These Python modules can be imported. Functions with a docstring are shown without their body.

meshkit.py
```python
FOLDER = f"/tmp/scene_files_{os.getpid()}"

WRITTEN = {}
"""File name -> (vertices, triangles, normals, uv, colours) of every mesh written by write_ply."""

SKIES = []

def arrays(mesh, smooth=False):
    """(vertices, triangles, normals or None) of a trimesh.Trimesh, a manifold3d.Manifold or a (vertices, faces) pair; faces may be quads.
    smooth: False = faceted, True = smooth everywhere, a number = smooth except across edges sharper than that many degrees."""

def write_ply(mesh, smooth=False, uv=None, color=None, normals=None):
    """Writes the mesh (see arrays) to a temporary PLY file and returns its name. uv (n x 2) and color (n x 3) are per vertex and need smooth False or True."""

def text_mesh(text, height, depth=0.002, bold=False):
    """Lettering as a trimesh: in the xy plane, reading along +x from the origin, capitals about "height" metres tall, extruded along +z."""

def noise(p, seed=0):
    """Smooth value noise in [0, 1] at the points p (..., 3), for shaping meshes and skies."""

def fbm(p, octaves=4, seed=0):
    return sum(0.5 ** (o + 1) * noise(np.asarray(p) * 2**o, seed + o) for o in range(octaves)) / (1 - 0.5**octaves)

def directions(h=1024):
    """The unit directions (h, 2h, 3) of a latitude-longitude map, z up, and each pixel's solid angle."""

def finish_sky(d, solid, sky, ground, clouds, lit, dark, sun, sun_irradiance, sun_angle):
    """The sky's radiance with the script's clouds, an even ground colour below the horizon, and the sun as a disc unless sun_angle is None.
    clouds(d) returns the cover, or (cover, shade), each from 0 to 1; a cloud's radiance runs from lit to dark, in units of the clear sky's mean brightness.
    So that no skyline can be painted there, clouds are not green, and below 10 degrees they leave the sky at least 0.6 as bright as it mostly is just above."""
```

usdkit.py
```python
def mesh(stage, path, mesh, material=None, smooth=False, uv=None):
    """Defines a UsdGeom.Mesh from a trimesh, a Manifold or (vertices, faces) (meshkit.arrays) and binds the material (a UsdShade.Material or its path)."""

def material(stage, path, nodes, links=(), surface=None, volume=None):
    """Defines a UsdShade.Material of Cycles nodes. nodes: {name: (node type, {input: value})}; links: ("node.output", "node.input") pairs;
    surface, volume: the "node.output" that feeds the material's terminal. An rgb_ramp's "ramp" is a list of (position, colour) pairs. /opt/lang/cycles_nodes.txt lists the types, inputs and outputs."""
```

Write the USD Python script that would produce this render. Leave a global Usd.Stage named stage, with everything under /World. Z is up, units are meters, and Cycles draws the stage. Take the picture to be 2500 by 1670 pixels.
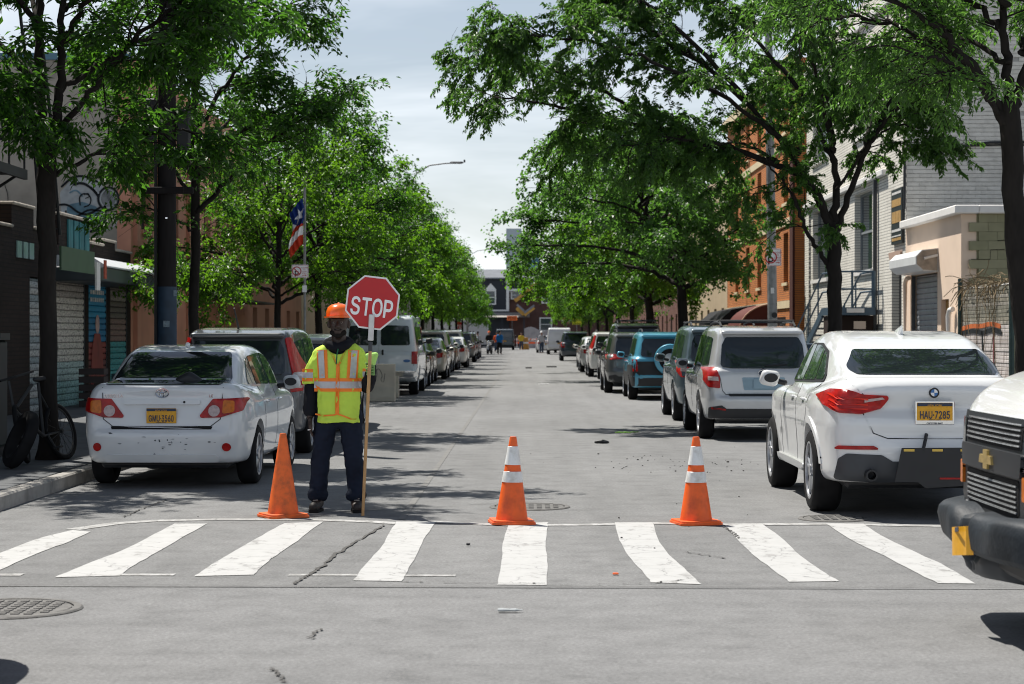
import math, random
import numpy as np, trimesh, manifold3d as mf
import scipy.ndimage as ndi
import shapely
from scipy.spatial import Delaunay
import shapely.geometry as sg, shapely.ops as so
from shapely import affinity
import usdkit, meshkit
from pxr import Usd, UsdGeom, UsdLux, UsdShade, Gf, Sdf, Vt

# ---------------------------------------------------------------- stage, camera, sky, sun, exposure
stage = Usd.Stage.CreateInMemory()
UsdGeom.SetStageUpAxis(stage, UsdGeom.Tokens.z)
UsdGeom.SetStageMetersPerUnit(stage, 1.0)
world = UsdGeom.Xform.Define(stage, '/World'); stage.SetDefaultPrim(world.GetPrim())
UsdGeom.Scope.Define(stage, '/World/Looks')

cam = UsdGeom.Camera.Define(stage, '/World/camera')
cam.AddTranslateOp().Set(Gf.Vec3d(0, 0, 1.585))
cam.AddRotateZOp().Set(0.354)
cam.AddRotateXOp().Set(90 - 0.2245)
cam.CreateHorizontalApertureAttr(36.0); cam.CreateVerticalApertureAttr(36.0 * 684 / 1024)
cam.CreateFocalLengthAttr(69.84)
cam.CreateFStopAttr(4.5); cam.CreateFocusDistanceAttr(18.5)
cam.CreateClippingRangeAttr(Gf.Vec2f(0.1, 2000))
EXPOSURE = 0.62
cam.CreateExposureAttr(EXPOSURE)

SUN = np.array([-0.37, 0.40, 1.0]); SUN /= np.linalg.norm(SUN)
SUN_EL, SUN_ROT = math.asin(SUN[2]), math.atan2(SUN[0], SUN[1])
SKY_STRENGTH, SUN_INTENSITY = 0.05, 1.25
sun = UsdLux.DistantLight.Define(stage, '/World/sun')
sun.CreateNormalizeAttr(True); sun.CreateIntensityAttr(SUN_INTENSITY); sun.CreateAngleAttr(0.53)
sun.CreateColorAttr(Gf.Vec3f(1.0, 0.955, 0.88))
sun.AddRotateZOp().Set(math.degrees(math.atan2(SUN[1], SUN[0])) + 90)
sun.AddRotateXOp().Set(90 - math.degrees(SUN_EL))
dome = UsdLux.DomeLight.Define(stage, '/World/sky')
dome.CreateIntensityAttr(1.0)
sky_mat = usdkit.material(stage, '/World/Looks/sky_material', {
    'sky': ('sky_texture', {'sky_type': 'single_scattering', 'sun_disc': False, 'sun_elevation': SUN_EL, 'sun_rotation': SUN_ROT,
                            'air_density': 1.0, 'aerosol_density': 0.7, 'ozone_density': 1.0}),
    'tc': ('texture_coordinate', {}),
    'map': ('mapping', {'scale': (1.6, 0.8, 7.0), 'location': (0.3, 0.2, 0.33), 'rotation': (0, 0, 0.25)}),
    'n': ('noise_texture', {'scale': 1.7, 'detail': 7, 'roughness': 0.55, 'distortion': 0.5}),
    'ramp': ('rgb_ramp', {'ramp': [(0.0, (0.22,) * 3), (0.42, (0.32,) * 3), (0.52, (0.58,) * 3), (0.63, (0.92,) * 3), (1.0, (1.0,) * 3)]}),
    'sep': ('separate_xyz', {}), 'el': ('map_range', {'from_min': 0.0, 'from_max': 0.55, 'to_min': 1.0, 'to_max': 0.22, 'clamp': True}),
    'thin': ('math', {'math_type': 'multiply'}),
    'mix': ('mix_color', {'b': (15.5, 16.2, 17.0)}),
    'bg': ('background_shader', {'strength': SKY_STRENGTH})},
    [('tc.generated', 'map.vector'), ('map.vector', 'n.vector'), ('n.fac', 'ramp.fac'), ('sky.color', 'mix.a'), ('tc.generated', 'sep.vector'), ('sep.z', 'el.value'), ('el.result', 'thin.value1'), ('ramp.color', 'thin.value2'), ('thin.value', 'mix.fac'),
     ('mix.result', 'bg.color')], surface='bg.background')
UsdShade.MaterialBindingAPI.Apply(dome.GetPrim()).Bind(sky_mat)
dome.GetPrim().SetCustomDataByKey('kind', 'structure')

# ---------------------------------------------------------------- naming and prims
_used = {}
def numbered(parent, name):
    k = (str(parent), name); n = _used.get(k, -1) + 1; _used[k] = n
    return f'{parent}/{name}' if n == 0 else f'{parent}/{name}_{n:03d}'

def tag(prim, label=None, cat=None, group=None, kind=None):
    p = prim.GetPrim() if hasattr(prim, 'GetPrim') else prim
    for k, v in (('label', label), ('category', cat), ('group', group), ('kind', kind)):
        if v: p.SetCustomDataByKey(k, v)
    return p

def place(x, loc=(0, 0, 0), rz=0.0, scale=1.0, rx=0.0, ry=0.0):
    x.AddTranslateOp().Set(Gf.Vec3d(*map(float, loc)))
    x.AddRotateXYZOp().Set(Gf.Vec3f(float(rx), float(ry), float(rz)))
    s = (scale,) * 3 if np.ndim(scale) == 0 else scale
    x.AddScaleOp().Set(Gf.Vec3f(*map(float, s)))

def thing(name, label=None, cat=None, loc=(0, 0, 0), rz=0.0, group=None, kind=None, scale=1.0, rx=0.0, ry=0.0):
    x = UsdGeom.Xform.Define(stage, numbered('/World', name)); place(x, loc, rz, scale, rx, ry)
    return tag(x, label, cat, group, kind)

def sub(parent, name, loc=None, rz=0.0, rx=0.0, ry=0.0, scale=1.0, label=None):
    x = UsdGeom.Xform.Define(stage, numbered(parent.GetPath(), name))
    if loc is not None: place(x, loc, rz, scale, rx, ry)
    return tag(x, label)

_arr = {}
def part(parent, name, mesh, m, smooth=False, label=None, uv=None):
    path = numbered('/World' if parent is None else parent.GetPath(), name)
    k = (id(mesh), smooth)
    if k not in _arr: _arr[k] = (mesh, meshkit.arrays(mesh, smooth))
    v, f, n = _arr[k][1]
    use = np.unique(f)
    if len(use) != len(v):
        re = np.zeros(len(v), int); re[use] = np.arange(len(use)); v, f, n = v[use], re[f], None if n is None else n[use]
    o = UsdGeom.Mesh.Define(stage, path)
    o.CreatePointsAttr(Vt.Vec3fArray.FromNumpy(v.astype(np.float32)))
    o.CreateFaceVertexCountsAttr(Vt.IntArray.FromNumpy(np.full(len(f), 3, np.int32)))
    o.CreateFaceVertexIndicesAttr(Vt.IntArray.FromNumpy(f.astype(np.int32).ravel()))
    o.CreateSubdivisionSchemeAttr('none')
    if n is not None:
        o.CreateNormalsAttr(Vt.Vec3fArray.FromNumpy(n.astype(np.float32))); o.SetNormalsInterpolation('vertex')
    UsdShade.MaterialBindingAPI.Apply(o.GetPrim()).Bind(m)
    o.CreateDoubleSidedAttr(True)
    return tag(o, label)

def single(name, mesh, m, label, cat, group=None, kind=None, smooth=False):
    return tag(part(None, name, mesh, m, smooth), label, cat, group, kind)

def dup(src, loc, rz=0.0, scale=1.0, label=None, group=None, rx=0.0, ry=0.0):
    was = src.GetCustomData()
    base = src.GetName()
    if len(base) > 4 and base[-4] == '_' and base[-3:].isdigit(): base = base[:-4]
    x = UsdGeom.Xform.Define(stage, numbered('/World', base)); place(x, loc, rz, scale, rx, ry)
    p = tag(x, label or was.get('label'), was.get('category'), group or was.get('group'), was.get('kind'))
    p.GetReferences().AddInternalReference(src.GetPath()); p.SetInstanceable(True)
    return p

def structure(name, mesh, m, smooth=False):
    return tag(part(None, name, mesh, m, smooth), kind='structure')

# ---------------------------------------------------------------- materials
_mats = {}
def mat(name, color, rough=0.6, metal=0.0, var=0.0, vscale=3.0, bump=0.0, bscale=40.0, coat=0.0, spec=0.5, island=0.0, stretch=None, detail=5, dark=None, ramp=None, cr=0.03):
    """principled surface with noise variation of the base colour and a fine bump"""
    if name in _mats: return _mats[name]
    if rough >= 0.7 and spec == 0.5: spec = 0.18
    nodes = {'p': ('principled_bsdf', {'base_color': color, 'roughness': rough, 'metallic': metal, 'coat_weight': coat, 'coat_roughness': cr, 'specular_ior_level': spec})}
    links = []
    if var or bump or island:
        nodes['tc'] = ('texture_coordinate', {})
        src = 'tc.object'
        if stretch:
            nodes['mp'] = ('mapping', {'scale': stretch}); links.append((src, 'mp.vector')); src = 'mp.vector'
    last = None
    if var:
        nodes['n'] = ('noise_texture', {'scale': vscale, 'detail': detail, 'roughness': 0.6})
        lo = dark or tuple(c * (1 - var) for c in color); hi = tuple(min(1, c * (1 + var * 0.6)) for c in color)
        nodes['r'] = ('rgb_ramp', {'ramp': ramp or [(0.28, lo), (0.52, color), (0.75, hi)]})
        links += [(src, 'n.vector'), ('n.fac', 'r.fac')]; last = 'r.color'
    if island:
        nodes['g'] = ('geometry', {})
        nodes['ir'] = ('map_range', {'to_min': 1 - island, 'to_max': 1 + island * 0.7})
        nodes['im'] = ('mix_color', {'blend_type': 'multiply', 'fac': 1.0, 'a': color, 'use_clamp': False})
        links += [('g.random_per_island', 'ir.value'), ('ir.result', 'im.b')]
        if last: links.append((last, 'im.a'))
        last = 'im.result'
    if last: links.append((last, 'p.base_color'))
    if bump:
        nodes['bn'] = ('noise_texture', {'scale': bscale, 'detail': 4, 'roughness': 0.6})
        nodes['b'] = ('bump', {'strength': 1.0, 'distance': bump})
        links += [(src, 'bn.vector'), ('bn.fac', 'b.height'), ('b.normal', 'p.normal')]
    _mats[name] = usdkit.material(stage, '/World/Looks/' + name, nodes, links, surface='p.BSDF')
    return _mats[name]

def paint(name, color, metal=0.0, rough=0.38, dirt=0.12):
    return mat('paint_' + name, color, rough=rough, metal=metal, var=dirt, vscale=1.3, coat=1.0, detail=6)

# ---------------------------------------------------------------- geometry helpers
cat_ = trimesh.util.concatenate
def box(c, s, ch=0.0, rz=0.0, R=None):
    s = np.array(s, float)
    if ch > 0:
        ch = min(ch, s.min() * 0.45)
        pts = []
        for k in range(3):
            e = s / 2 - ch; e[k] = s[k] / 2
            for a in (-1, 1):
                for b in (-1, 1):
                    for d in (-1, 1): pts.append(np.array([a, b, d]) * e)
        m = trimesh.convex.convex_hull(np.array(pts))
    else: m = trimesh.creation.box(s)
    if R is not None: m.apply_transform(R)
    if rz: m.apply_transform(trimesh.transformations.rotation_matrix(rz, [0, 0, 1]))
    m.apply_translation(c); return m

def bx(x0, x1, y0, y1, z0, z1, ch=0.0):
    return box(((x0 + x1) / 2, (y0 + y1) / 2, (z0 + z1) / 2), (abs(x1 - x0), abs(y1 - y0), abs(z1 - z0)), ch)

def cyl(a, b, r, r2=None, sides=12, cap=True):
    return tube([a, b], [r, r if r2 is None else r2], sides, cap)

def tube(pts, rad, sides=8, cap=True):
    p = np.asarray(pts, float); n = len(p)
    r = np.broadcast_to(np.asarray(rad, float), (n,))
    t = np.gradient(p, axis=0); t /= np.linalg.norm(t, axis=1, keepdims=True) + 1e-12
    ref = np.array([0, 0, 1.0]) if abs(t[:, 2]).mean() < 0.8 else np.array([1.0, 0, 0])
    a = np.cross(t, ref); a /= np.linalg.norm(a, axis=1, keepdims=True) + 1e-12
    b = np.cross(t, a)
    ang = np.arange(sides) * 2 * np.pi / sides
    v = p[:, None] + r[:, None, None] * (np.cos(ang)[None, :, None] * a[:, None] + np.sin(ang)[None, :, None] * b[:, None])
    i, j = np.meshgrid(np.arange(n - 1), np.arange(sides), indexing='ij'); j2 = (j + 1) % sides
    q = np.stack([i * sides + j, (i + 1) * sides + j, (i + 1) * sides + j2, i * sides + j2], -1).reshape(-1, 4)
    f = np.vstack([q[:, [0, 1, 2]], q[:, [0, 2, 3]]]); v = v.reshape(-1, 3)
    if cap:
        k = len(v); v = np.vstack([v, p[0], p[-1]]); s = np.arange(sides); s2 = (s + 1) % sides; e = (n - 1) * sides
        f = np.vstack([f, np.stack([np.full(sides, k), s, s2], 1), np.stack([np.full(sides, k + 1), e + s2, e + s], 1)])
    return trimesh.Trimesh(v, f, process=False)

def lathe(prof, sides=32, axis='z'):
    """profile of (radius, height) turned about an axis"""
    p = np.asarray(prof, float); n = len(p); ang = np.arange(sides) * 2 * np.pi / sides
    v = np.stack([p[:, None, 0] * np.cos(ang), p[:, None, 0] * np.sin(ang), np.repeat(p[:, 1:2], sides, 1)], -1).reshape(-1, 3)
    i, j = np.meshgrid(np.arange(n - 1), np.arange(sides), indexing='ij'); j2 = (j + 1) % sides
    q = np.stack([i * sides + j, i * sides + j2, (i + 1) * sides + j2, (i + 1) * sides + j], -1).reshape(-1, 4)
    m = trimesh.Trimesh(v, np.vstack([q[:, [0, 1, 2]], q[:, [0, 2, 3]]]), process=False)
    if axis == 'x': m.vertices = m.vertices[:, [2, 0, 1]]
    if axis == 'y': m.vertices = m.vertices[:, [1, 2, 0]]
    return m

def poly(pts, r=0.0):
    p = sg.Polygon(pts)
    if not p.is_valid: p = p.buffer(0)
    return p.buffer(-r).buffer(r, quad_segs=4) if r else p

def extr(p, h, plane='xy', at=0.0):
    """shapely polygon extruded; plane xz: thickness along y; plane yz: thickness along x"""
    geoms = getattr(p, 'geoms', [p])
    m = cat_([trimesh.creation.extrude_polygon(g, h, engine='earcut') for g in geoms if g.area > 1e-9])
    v = m.vertices.copy()
    if plane == 'xz': m = trimesh.Trimesh(np.stack([v[:, 0], at + h - v[:, 2], v[:, 1]], 1), m.faces, process=False)
    elif plane == 'yz': m = trimesh.Trimesh(np.stack([at + v[:, 2], v[:, 0], v[:, 1]], 1), m.faces, process=False)
    else: m.apply_translation((0, 0, at))
    return m

def flat(p, z, size=None):
    """shapely polygon as a horizontal sheet"""
    out = []
    for g in getattr(p, 'geoms', [p]):
        if g.area < 1e-7: continue
        v, f = trimesh.creation.triangulate_polygon(g, engine='earcut')
        if size: v, f = trimesh.remesh.subdivide_to_size(np.c_[v, np.zeros(len(v))], f, size)
        v = np.c_[v[:, :2], np.full(len(v), z)]
        m = trimesh.Trimesh(v, f, process=False)
        if m.face_normals[:, 2].mean() < 0: m.invert()
        out.append(m)
    return cat_(out)

def hull(spheres, seg=16):
    """hull of (x, y, z, r) spheres"""
    return mf.Manifold.batch_hull([mf.Manifold.sphere(s[3], seg).translate(tuple(map(float, s[:3]))) for s in spheres])

def man(m):
    return mf.Manifold(mf.Mesh(np.asarray(m.vertices, np.float32), np.asarray(m.faces, np.uint32)))

def tri(m):
    a = m.to_mesh(); return trimesh.Trimesh(a.vert_properties[:, :3].astype(float), a.tri_verts, process=False)

def soft(m, length=0.02, it=12):
    """union -> evenly refined and smoothed"""
    t = tri(m.refine_to_length(length)); t.merge_vertices()
    trimesh.smoothing.filter_taubin(t, iterations=it); return t

def moved(m, loc=(0, 0, 0), rz=0.0, rx=0.0, ry=0.0, s=1.0):
    m = m.copy()
    if np.ndim(s) or s != 1.0: m.apply_scale(s)
    T = trimesh.transformations
    for a, ax in ((rx, [1, 0, 0]), (ry, [0, 1, 0]), (rz, [0, 0, 1])):
        if a: m.apply_transform(T.rotation_matrix(a, ax))
    m.apply_translation(loc); return m

def fill_poly(pg, size):
    """evenly triangulated polygon: (points n x 2, faces)"""
    pg = shapely.segmentize(pg, size)
    if pg.area / pg.length < size * 0.45:
        v, f = trimesh.creation.triangulate_polygon(pg, engine='earcut'); t = trimesh.Trimesh(np.c_[v, np.zeros(len(v))], f, process=True); return t.vertices[:, :2], t.faces
    b = [np.array(pg.exterior.coords)[:-1]] + [np.array(r.coords)[:-1] for r in pg.interiors]
    x0, y0, x1, y1 = pg.bounds; X, Y = np.meshgrid(np.arange(x0 + size / 2, x1, size), np.arange(y0 + size / 2, y1, size))
    q = np.c_[X.ravel(), Y.ravel()]; q = q[shapely.contains_xy(pg.buffer(-size * 0.35), q[:, 0], q[:, 1])]
    P = np.vstack(b + [q]); f = Delaunay(P).simplices; c = P[f].mean(1)
    return P, f[shapely.contains_xy(pg, c[:, 0], c[:, 1])]

def text(s, h, depth=0.003, bold=True, center=True, width=None):
    """lettering in the xz plane facing -y, centred on the origin"""
    m = meshkit.text_mesh(s, h, depth, bold)
    b = m.bounds
    v = m.vertices - ((b[0] + b[1]) / 2 if center else [b[0][0], 0, 0])
    if width: v[:, 0] *= width / (b[1][0] - b[0][0])
    return trimesh.Trimesh(np.stack([v[:, 0], -v[:, 2], v[:, 1]], 1), m.faces, process=False)

def chaikin(p, n=2, closed=True):
    p = np.asarray(p, float)
    for _ in range(n):
        q = np.roll(p, -1, 0) if closed else p[1:]
        a = p if closed else p[:-1]
        c = np.empty((2 * len(a), p.shape[1])); c[0::2] = 0.75 * a + 0.25 * q; c[1::2] = 0.25 * a + 0.75 * q
        p = c if closed else np.vstack([p[:1], c, p[-1:]])
    return p

def poly_sdf(P, x, y):
    """signed distance (negative inside) to a closed polygon"""
    P = np.asarray(P, np.float32); d2 = np.full(x.shape, 1e18, np.float32); ins = np.zeros(x.shape, bool)
    x = x.astype(np.float32); y = y.astype(np.float32)
    for (ax, ay), (bx_, by) in zip(P, np.roll(P, -1, 0)):
        ex, ey = bx_ - ax, by - ay; wx, wy = x - ax, y - ay
        t = np.minimum(np.maximum((wx * ex + wy * ey) / (ex * ex + ey * ey + 1e-12), 0), 1)
        wx2, wy2 = wx - ex * t, wy - ey * t
        np.minimum(d2, wx2 * wx2 + wy2 * wy2, out=d2)
        if abs(ey) > 1e-9: ins ^= ((ay > y) != (by > y)) & (wx < ex * wy / ey)
    d = np.sqrt(d2); return np.where(ins, -d, d)

class Field:
    """a polygon's distance field, tabulated and read back with cubic interpolation"""
    def __init__(s, P, h=0.025, pad=0.45):
        P = np.asarray(P); s.o = P.min(0) - pad; n = ((P.max(0) + pad - s.o) / h).astype(int) + 2; s.h = h
        U, V = np.meshgrid(s.o[0] + np.arange(n[0]) * h, s.o[1] + np.arange(n[1]) * h, indexing='ij')
        s.c = ndi.spline_filter(poly_sdf(P, U, V).astype(float), order=3)
    def __call__(s, x, y):
        return ndi.map_coordinates(s.c, [(x - s.o[0]) / s.h, (y - s.o[1]) / s.h], order=3, mode='nearest', prefilter=False)

def smax(a, b, k):
    h = np.maximum(k - np.abs(a - b), 0) / k
    return np.maximum(a, b) + h * h * k * 0.25
def smin(a, b, k): return -smax(-a, -b, k)

def surface_nets(F, origin, h):
    nx, ny, nz = F.shape
    acc = np.zeros((nx - 1, ny - 1, nz - 1, 3), np.float32); cnt = np.zeros((nx - 1, ny - 1, nz - 1), np.int8)
    corner = lambda o: F[o[0]:nx - 1 + o[0], o[1]:ny - 1 + o[1], o[2]:nz - 1 + o[2]]
    cs = [(i, j, k) for i in (0, 1) for j in (0, 1) for k in (0, 1)]
    for a in cs:
        for ax in range(3):
            if a[ax]: continue
            b = list(a); b[ax] = 1
            fa, fb = corner(a), corner(b); c = (fa < 0) != (fb < 0)
            t = np.where(c, fa / np.where(c, fa - fb, 1), 0)
            for q in range(3): acc[..., q] += np.where(c, a[q] + (t if q == ax else 0), 0)
            cnt += c
    act = cnt > 0; idx = np.full(act.shape, -1, np.int64); idx[act] = np.arange(act.sum())
    v = (np.argwhere(act) + acc[act] / cnt[act][:, None]) * h + np.asarray(origin)
    faces = []
    S = F < 0
    for ax in range(3):
        a = [slice(None)] * 3; b = [slice(None)] * 3
        a[ax] = slice(0, -1); b[ax] = slice(1, None)
        s0, s1 = S[tuple(a)], S[tuple(b)]
        e = np.argwhere(s0 != s1); flip = s0[tuple(e.T)]
        u, w = (ax + 1) % 3, (ax + 2) % 3
        ok = (e[:, u] > 0) & (e[:, w] > 0) & (e[:, u] < F.shape[u] - 1) & (e[:, w] < F.shape[w] - 1)
        e, flip = e[ok], flip[ok]
        def cell(du, dw):
            q = e.copy(); q[:, u] -= du; q[:, w] -= dw; return idx[tuple(q.T)]
        q = np.stack([cell(1, 1), cell(0, 1), cell(0, 0), cell(1, 0)], 1)
        q[~flip] = q[~flip][:, ::-1]
        faces.append(q)
    q = np.vstack(faces)
    return v, np.vstack([q[:, [0, 1, 2]], q[:, [0, 2, 3]]])
# ---------------------------------------------------------------- shared materials
M_GLASS = mat('car_glass', (0.010, 0.014, 0.016), rough=0.03, spec=0.75)
M_GLASS2 = mat('car_glass_green', (0.02, 0.035, 0.028), rough=0.03, spec=0.7)
M_BLACK = mat('black_plastic', (0.012, 0.013, 0.015), rough=0.55, var=0.3, vscale=6)
M_GREYPL = mat('grey_plastic', (0.032, 0.036, 0.042), rough=0.5, var=0.25, vscale=6)
M_TYRE = mat('tyre_rubber', (0.011, 0.011, 0.012), rough=0.85, var=0.35, vscale=9)
M_RIM = mat('alloy_rim', (0.50, 0.51, 0.53), rough=0.32, metal=0.85, var=0.15, vscale=5)
M_RIMD = mat('rim_dark', (0.05, 0.05, 0.055), rough=0.5, metal=0.5)
M_CHROME = mat('chrome', (0.72, 0.74, 0.76), rough=0.12, metal=1.0)
M_RED = mat('lamp_red', (0.33, 0.006, 0.005), rough=0.35, coat=0.25, spec=0.3, var=0.45, vscale=14, detail=2)
M_REDHI = mat('lamp_red_bright', (0.60, 0.022, 0.010), rough=0.35, coat=0.2, spec=0.3)
M_AMBER = mat('lamp_amber', (0.50, 0.13, 0.006), rough=0.35, coat=0.25, spec=0.3, var=0.3, vscale=30)
M_LENS = mat('lamp_clear', (0.42, 0.33, 0.32), rough=0.3, coat=0.3, var=0.3, vscale=40)
M_SEAM = mat('panel_gap', (0.012, 0.012, 0.013), rough=0.8)
M_PLATE = mat('plate_yellow', (0.66, 0.33, 0.015), rough=0.45, var=0.15, vscale=25)
M_NAVY = mat('plate_navy', (0.02, 0.03, 0.06), rough=0.5)
M_RECESS_REFL = mat('recess_reflection', (0.25, 0.36, 0.43), rough=0.6, var=0.15, vscale=6)  # blue-grey reflection put in as a flat colour
M_WHITE = mat('white_gloss', (0.78, 0.78, 0.77), rough=0.4, var=0.06, vscale=5)
M_BLUE = mat('emblem_blue', (0.04, 0.15, 0.38), rough=0.3)
M_GOLD = mat('emblem_gold', (0.55, 0.40, 0.14), rough=0.35, metal=0.6, var=0.3, vscale=30)

M_GAP = mat('panel_gap_soft', (0.07, 0.072, 0.075), rough=0.8)
# ---------------------------------------------------------------- ground, road, pavements, markings
def asphalt(name, base, patch=0.16, streak=(2.2, 0.05, 1.0)):
    n = {'g': ('geometry', {}), 'p': ('principled_bsdf', {'roughness': 0.88, 'specular_ior_level': 0.3}),
         'm1': ('mapping', {'scale': (1.0, 0.35, 1.0)}),
         'big': ('noise_texture', {'scale': 0.35, 'detail': 5, 'roughness': 0.6}), 'mid': ('noise_texture', {'scale': 3.2, 'detail': 6, 'roughness': 0.7}),
         'fine': ('noise_texture', {'scale': 42.0, 'detail': 4, 'roughness': 0.8}), 'grit': ('voronoi_texture', {'scale': 120.0}),
         'rb': ('rgb_ramp', {'ramp': [(0.3, tuple(c * (1 - patch) for c in base)), (0.55, base), (0.75, tuple(c * (1 + patch * 0.7) for c in base))]}),
         'rm': ('rgb_ramp', {'ramp': [(0.32, (0.80,) * 3), (0.5, (1.0,) * 3), (0.72, (1.14,) * 3)]}),
         'rf': ('rgb_ramp', {'ramp': [(0.30, (0.66,) * 3), (0.5, (1.0,) * 3), (0.70, (1.36,) * 3)]}),
         'x1': ('mix_color', {'blend_type': 'multiply', 'fac': 1.0, 'use_clamp': False}), 'x2': ('mix_color', {'blend_type': 'multiply', 'fac': 1.0, 'use_clamp': False}),
         'sm': ('mapping', {'scale': streak}), 'sn': ('noise_texture', {'scale': 1.0, 'detail': 5, 'roughness': 0.6}), 'sr': ('rgb_ramp', {'ramp': [(0.34, (0.92,) * 3), (0.5, (1.0,) * 3), (0.68, (1.05,) * 3)]}), 'x3': ('mix_color', {'blend_type': 'multiply', 'fac': 1.0, 'use_clamp': False}),
         'on': ('noise_texture', {'scale': 1.7, 'detail': 2}), 'orr': ('rgb_ramp', {'ramp': [(0.0, (1.0,) * 3), (0.68, (1.0,) * 3), (0.76, (0.74,) * 3)]}), 'x4': ('mix_color', {'blend_type': 'multiply', 'fac': 1.0, 'use_clamp': False}),
         'b': ('bump', {'strength': 0.7, 'distance': 0.006})}
    l = [('g.position', 'm1.vector'), ('m1.vector', 'big.vector'), ('g.position', 'mid.vector'), ('g.position', 'fine.vector'), ('g.position', 'grit.vector'),
         ('big.fac', 'rb.fac'), ('mid.fac', 'rm.fac'), ('fine.fac', 'rf.fac'), ('rb.color', 'x1.a'), ('rm.color', 'x1.b'), ('x1.result', 'x2.a'), ('rf.color', 'x2.b'),
         ('g.position', 'sm.vector'), ('sm.vector', 'sn.vector'), ('sn.fac', 'sr.fac'), ('x2.result', 'x3.a'), ('sr.color', 'x3.b'), ('g.position', 'on.vector'), ('on.fac', 'orr.fac'), ('x3.result', 'x4.a'), ('orr.color', 'x4.b'), ('x4.result', 'p.base_color'), ('fine.fac', 'b.height'), ('b.normal', 'p.normal')]
    return usdkit.material(stage, '/World/Looks/' + name, n, l, surface='p.BSDF')

M_ROAD = asphalt('asphalt', (0.166, 0.167, 0.167), 0.2)
M_ROAD2 = asphalt('asphalt_crossing', (0.168, 0.169, 0.170), 0.10, (0.06, 1.8, 1.0))
M_DIRT = mat('earth_ground', (0.16, 0.15, 0.13), rough=0.95, var=0.3, vscale=0.2)
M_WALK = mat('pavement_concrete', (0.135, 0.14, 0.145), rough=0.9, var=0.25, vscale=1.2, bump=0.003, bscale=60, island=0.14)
M_KERB = mat('kerb_stone', (0.36, 0.345, 0.32), rough=0.85, var=0.35, vscale=3.5, bump=0.006, bscale=30, island=0.12)
M_SEAMROAD = mat('tar_seam', (0.135, 0.135, 0.134), rough=0.9, var=0.3, vscale=4)
M_IRON = mat('cast_iron', (0.145, 0.142, 0.137), rough=0.75, metal=0.3, var=0.4, vscale=9, bump=0.004, bscale=50)

structure('ground', flat(sg.box(-900, -300, 900, 1500), -0.16), M_DIRT)
structure('road', flat(sg.box(-4.7, 12.45, 4.7, 214), 0.0), M_ROAD)
structure('cross_street', flat(sg.box(-90, -14, 90, 12.44), 0.0), M_ROAD2)
structure('far_street', flat(sg.box(-90, 214.01, 90, 226), 0.0), M_ROAD2)

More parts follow.
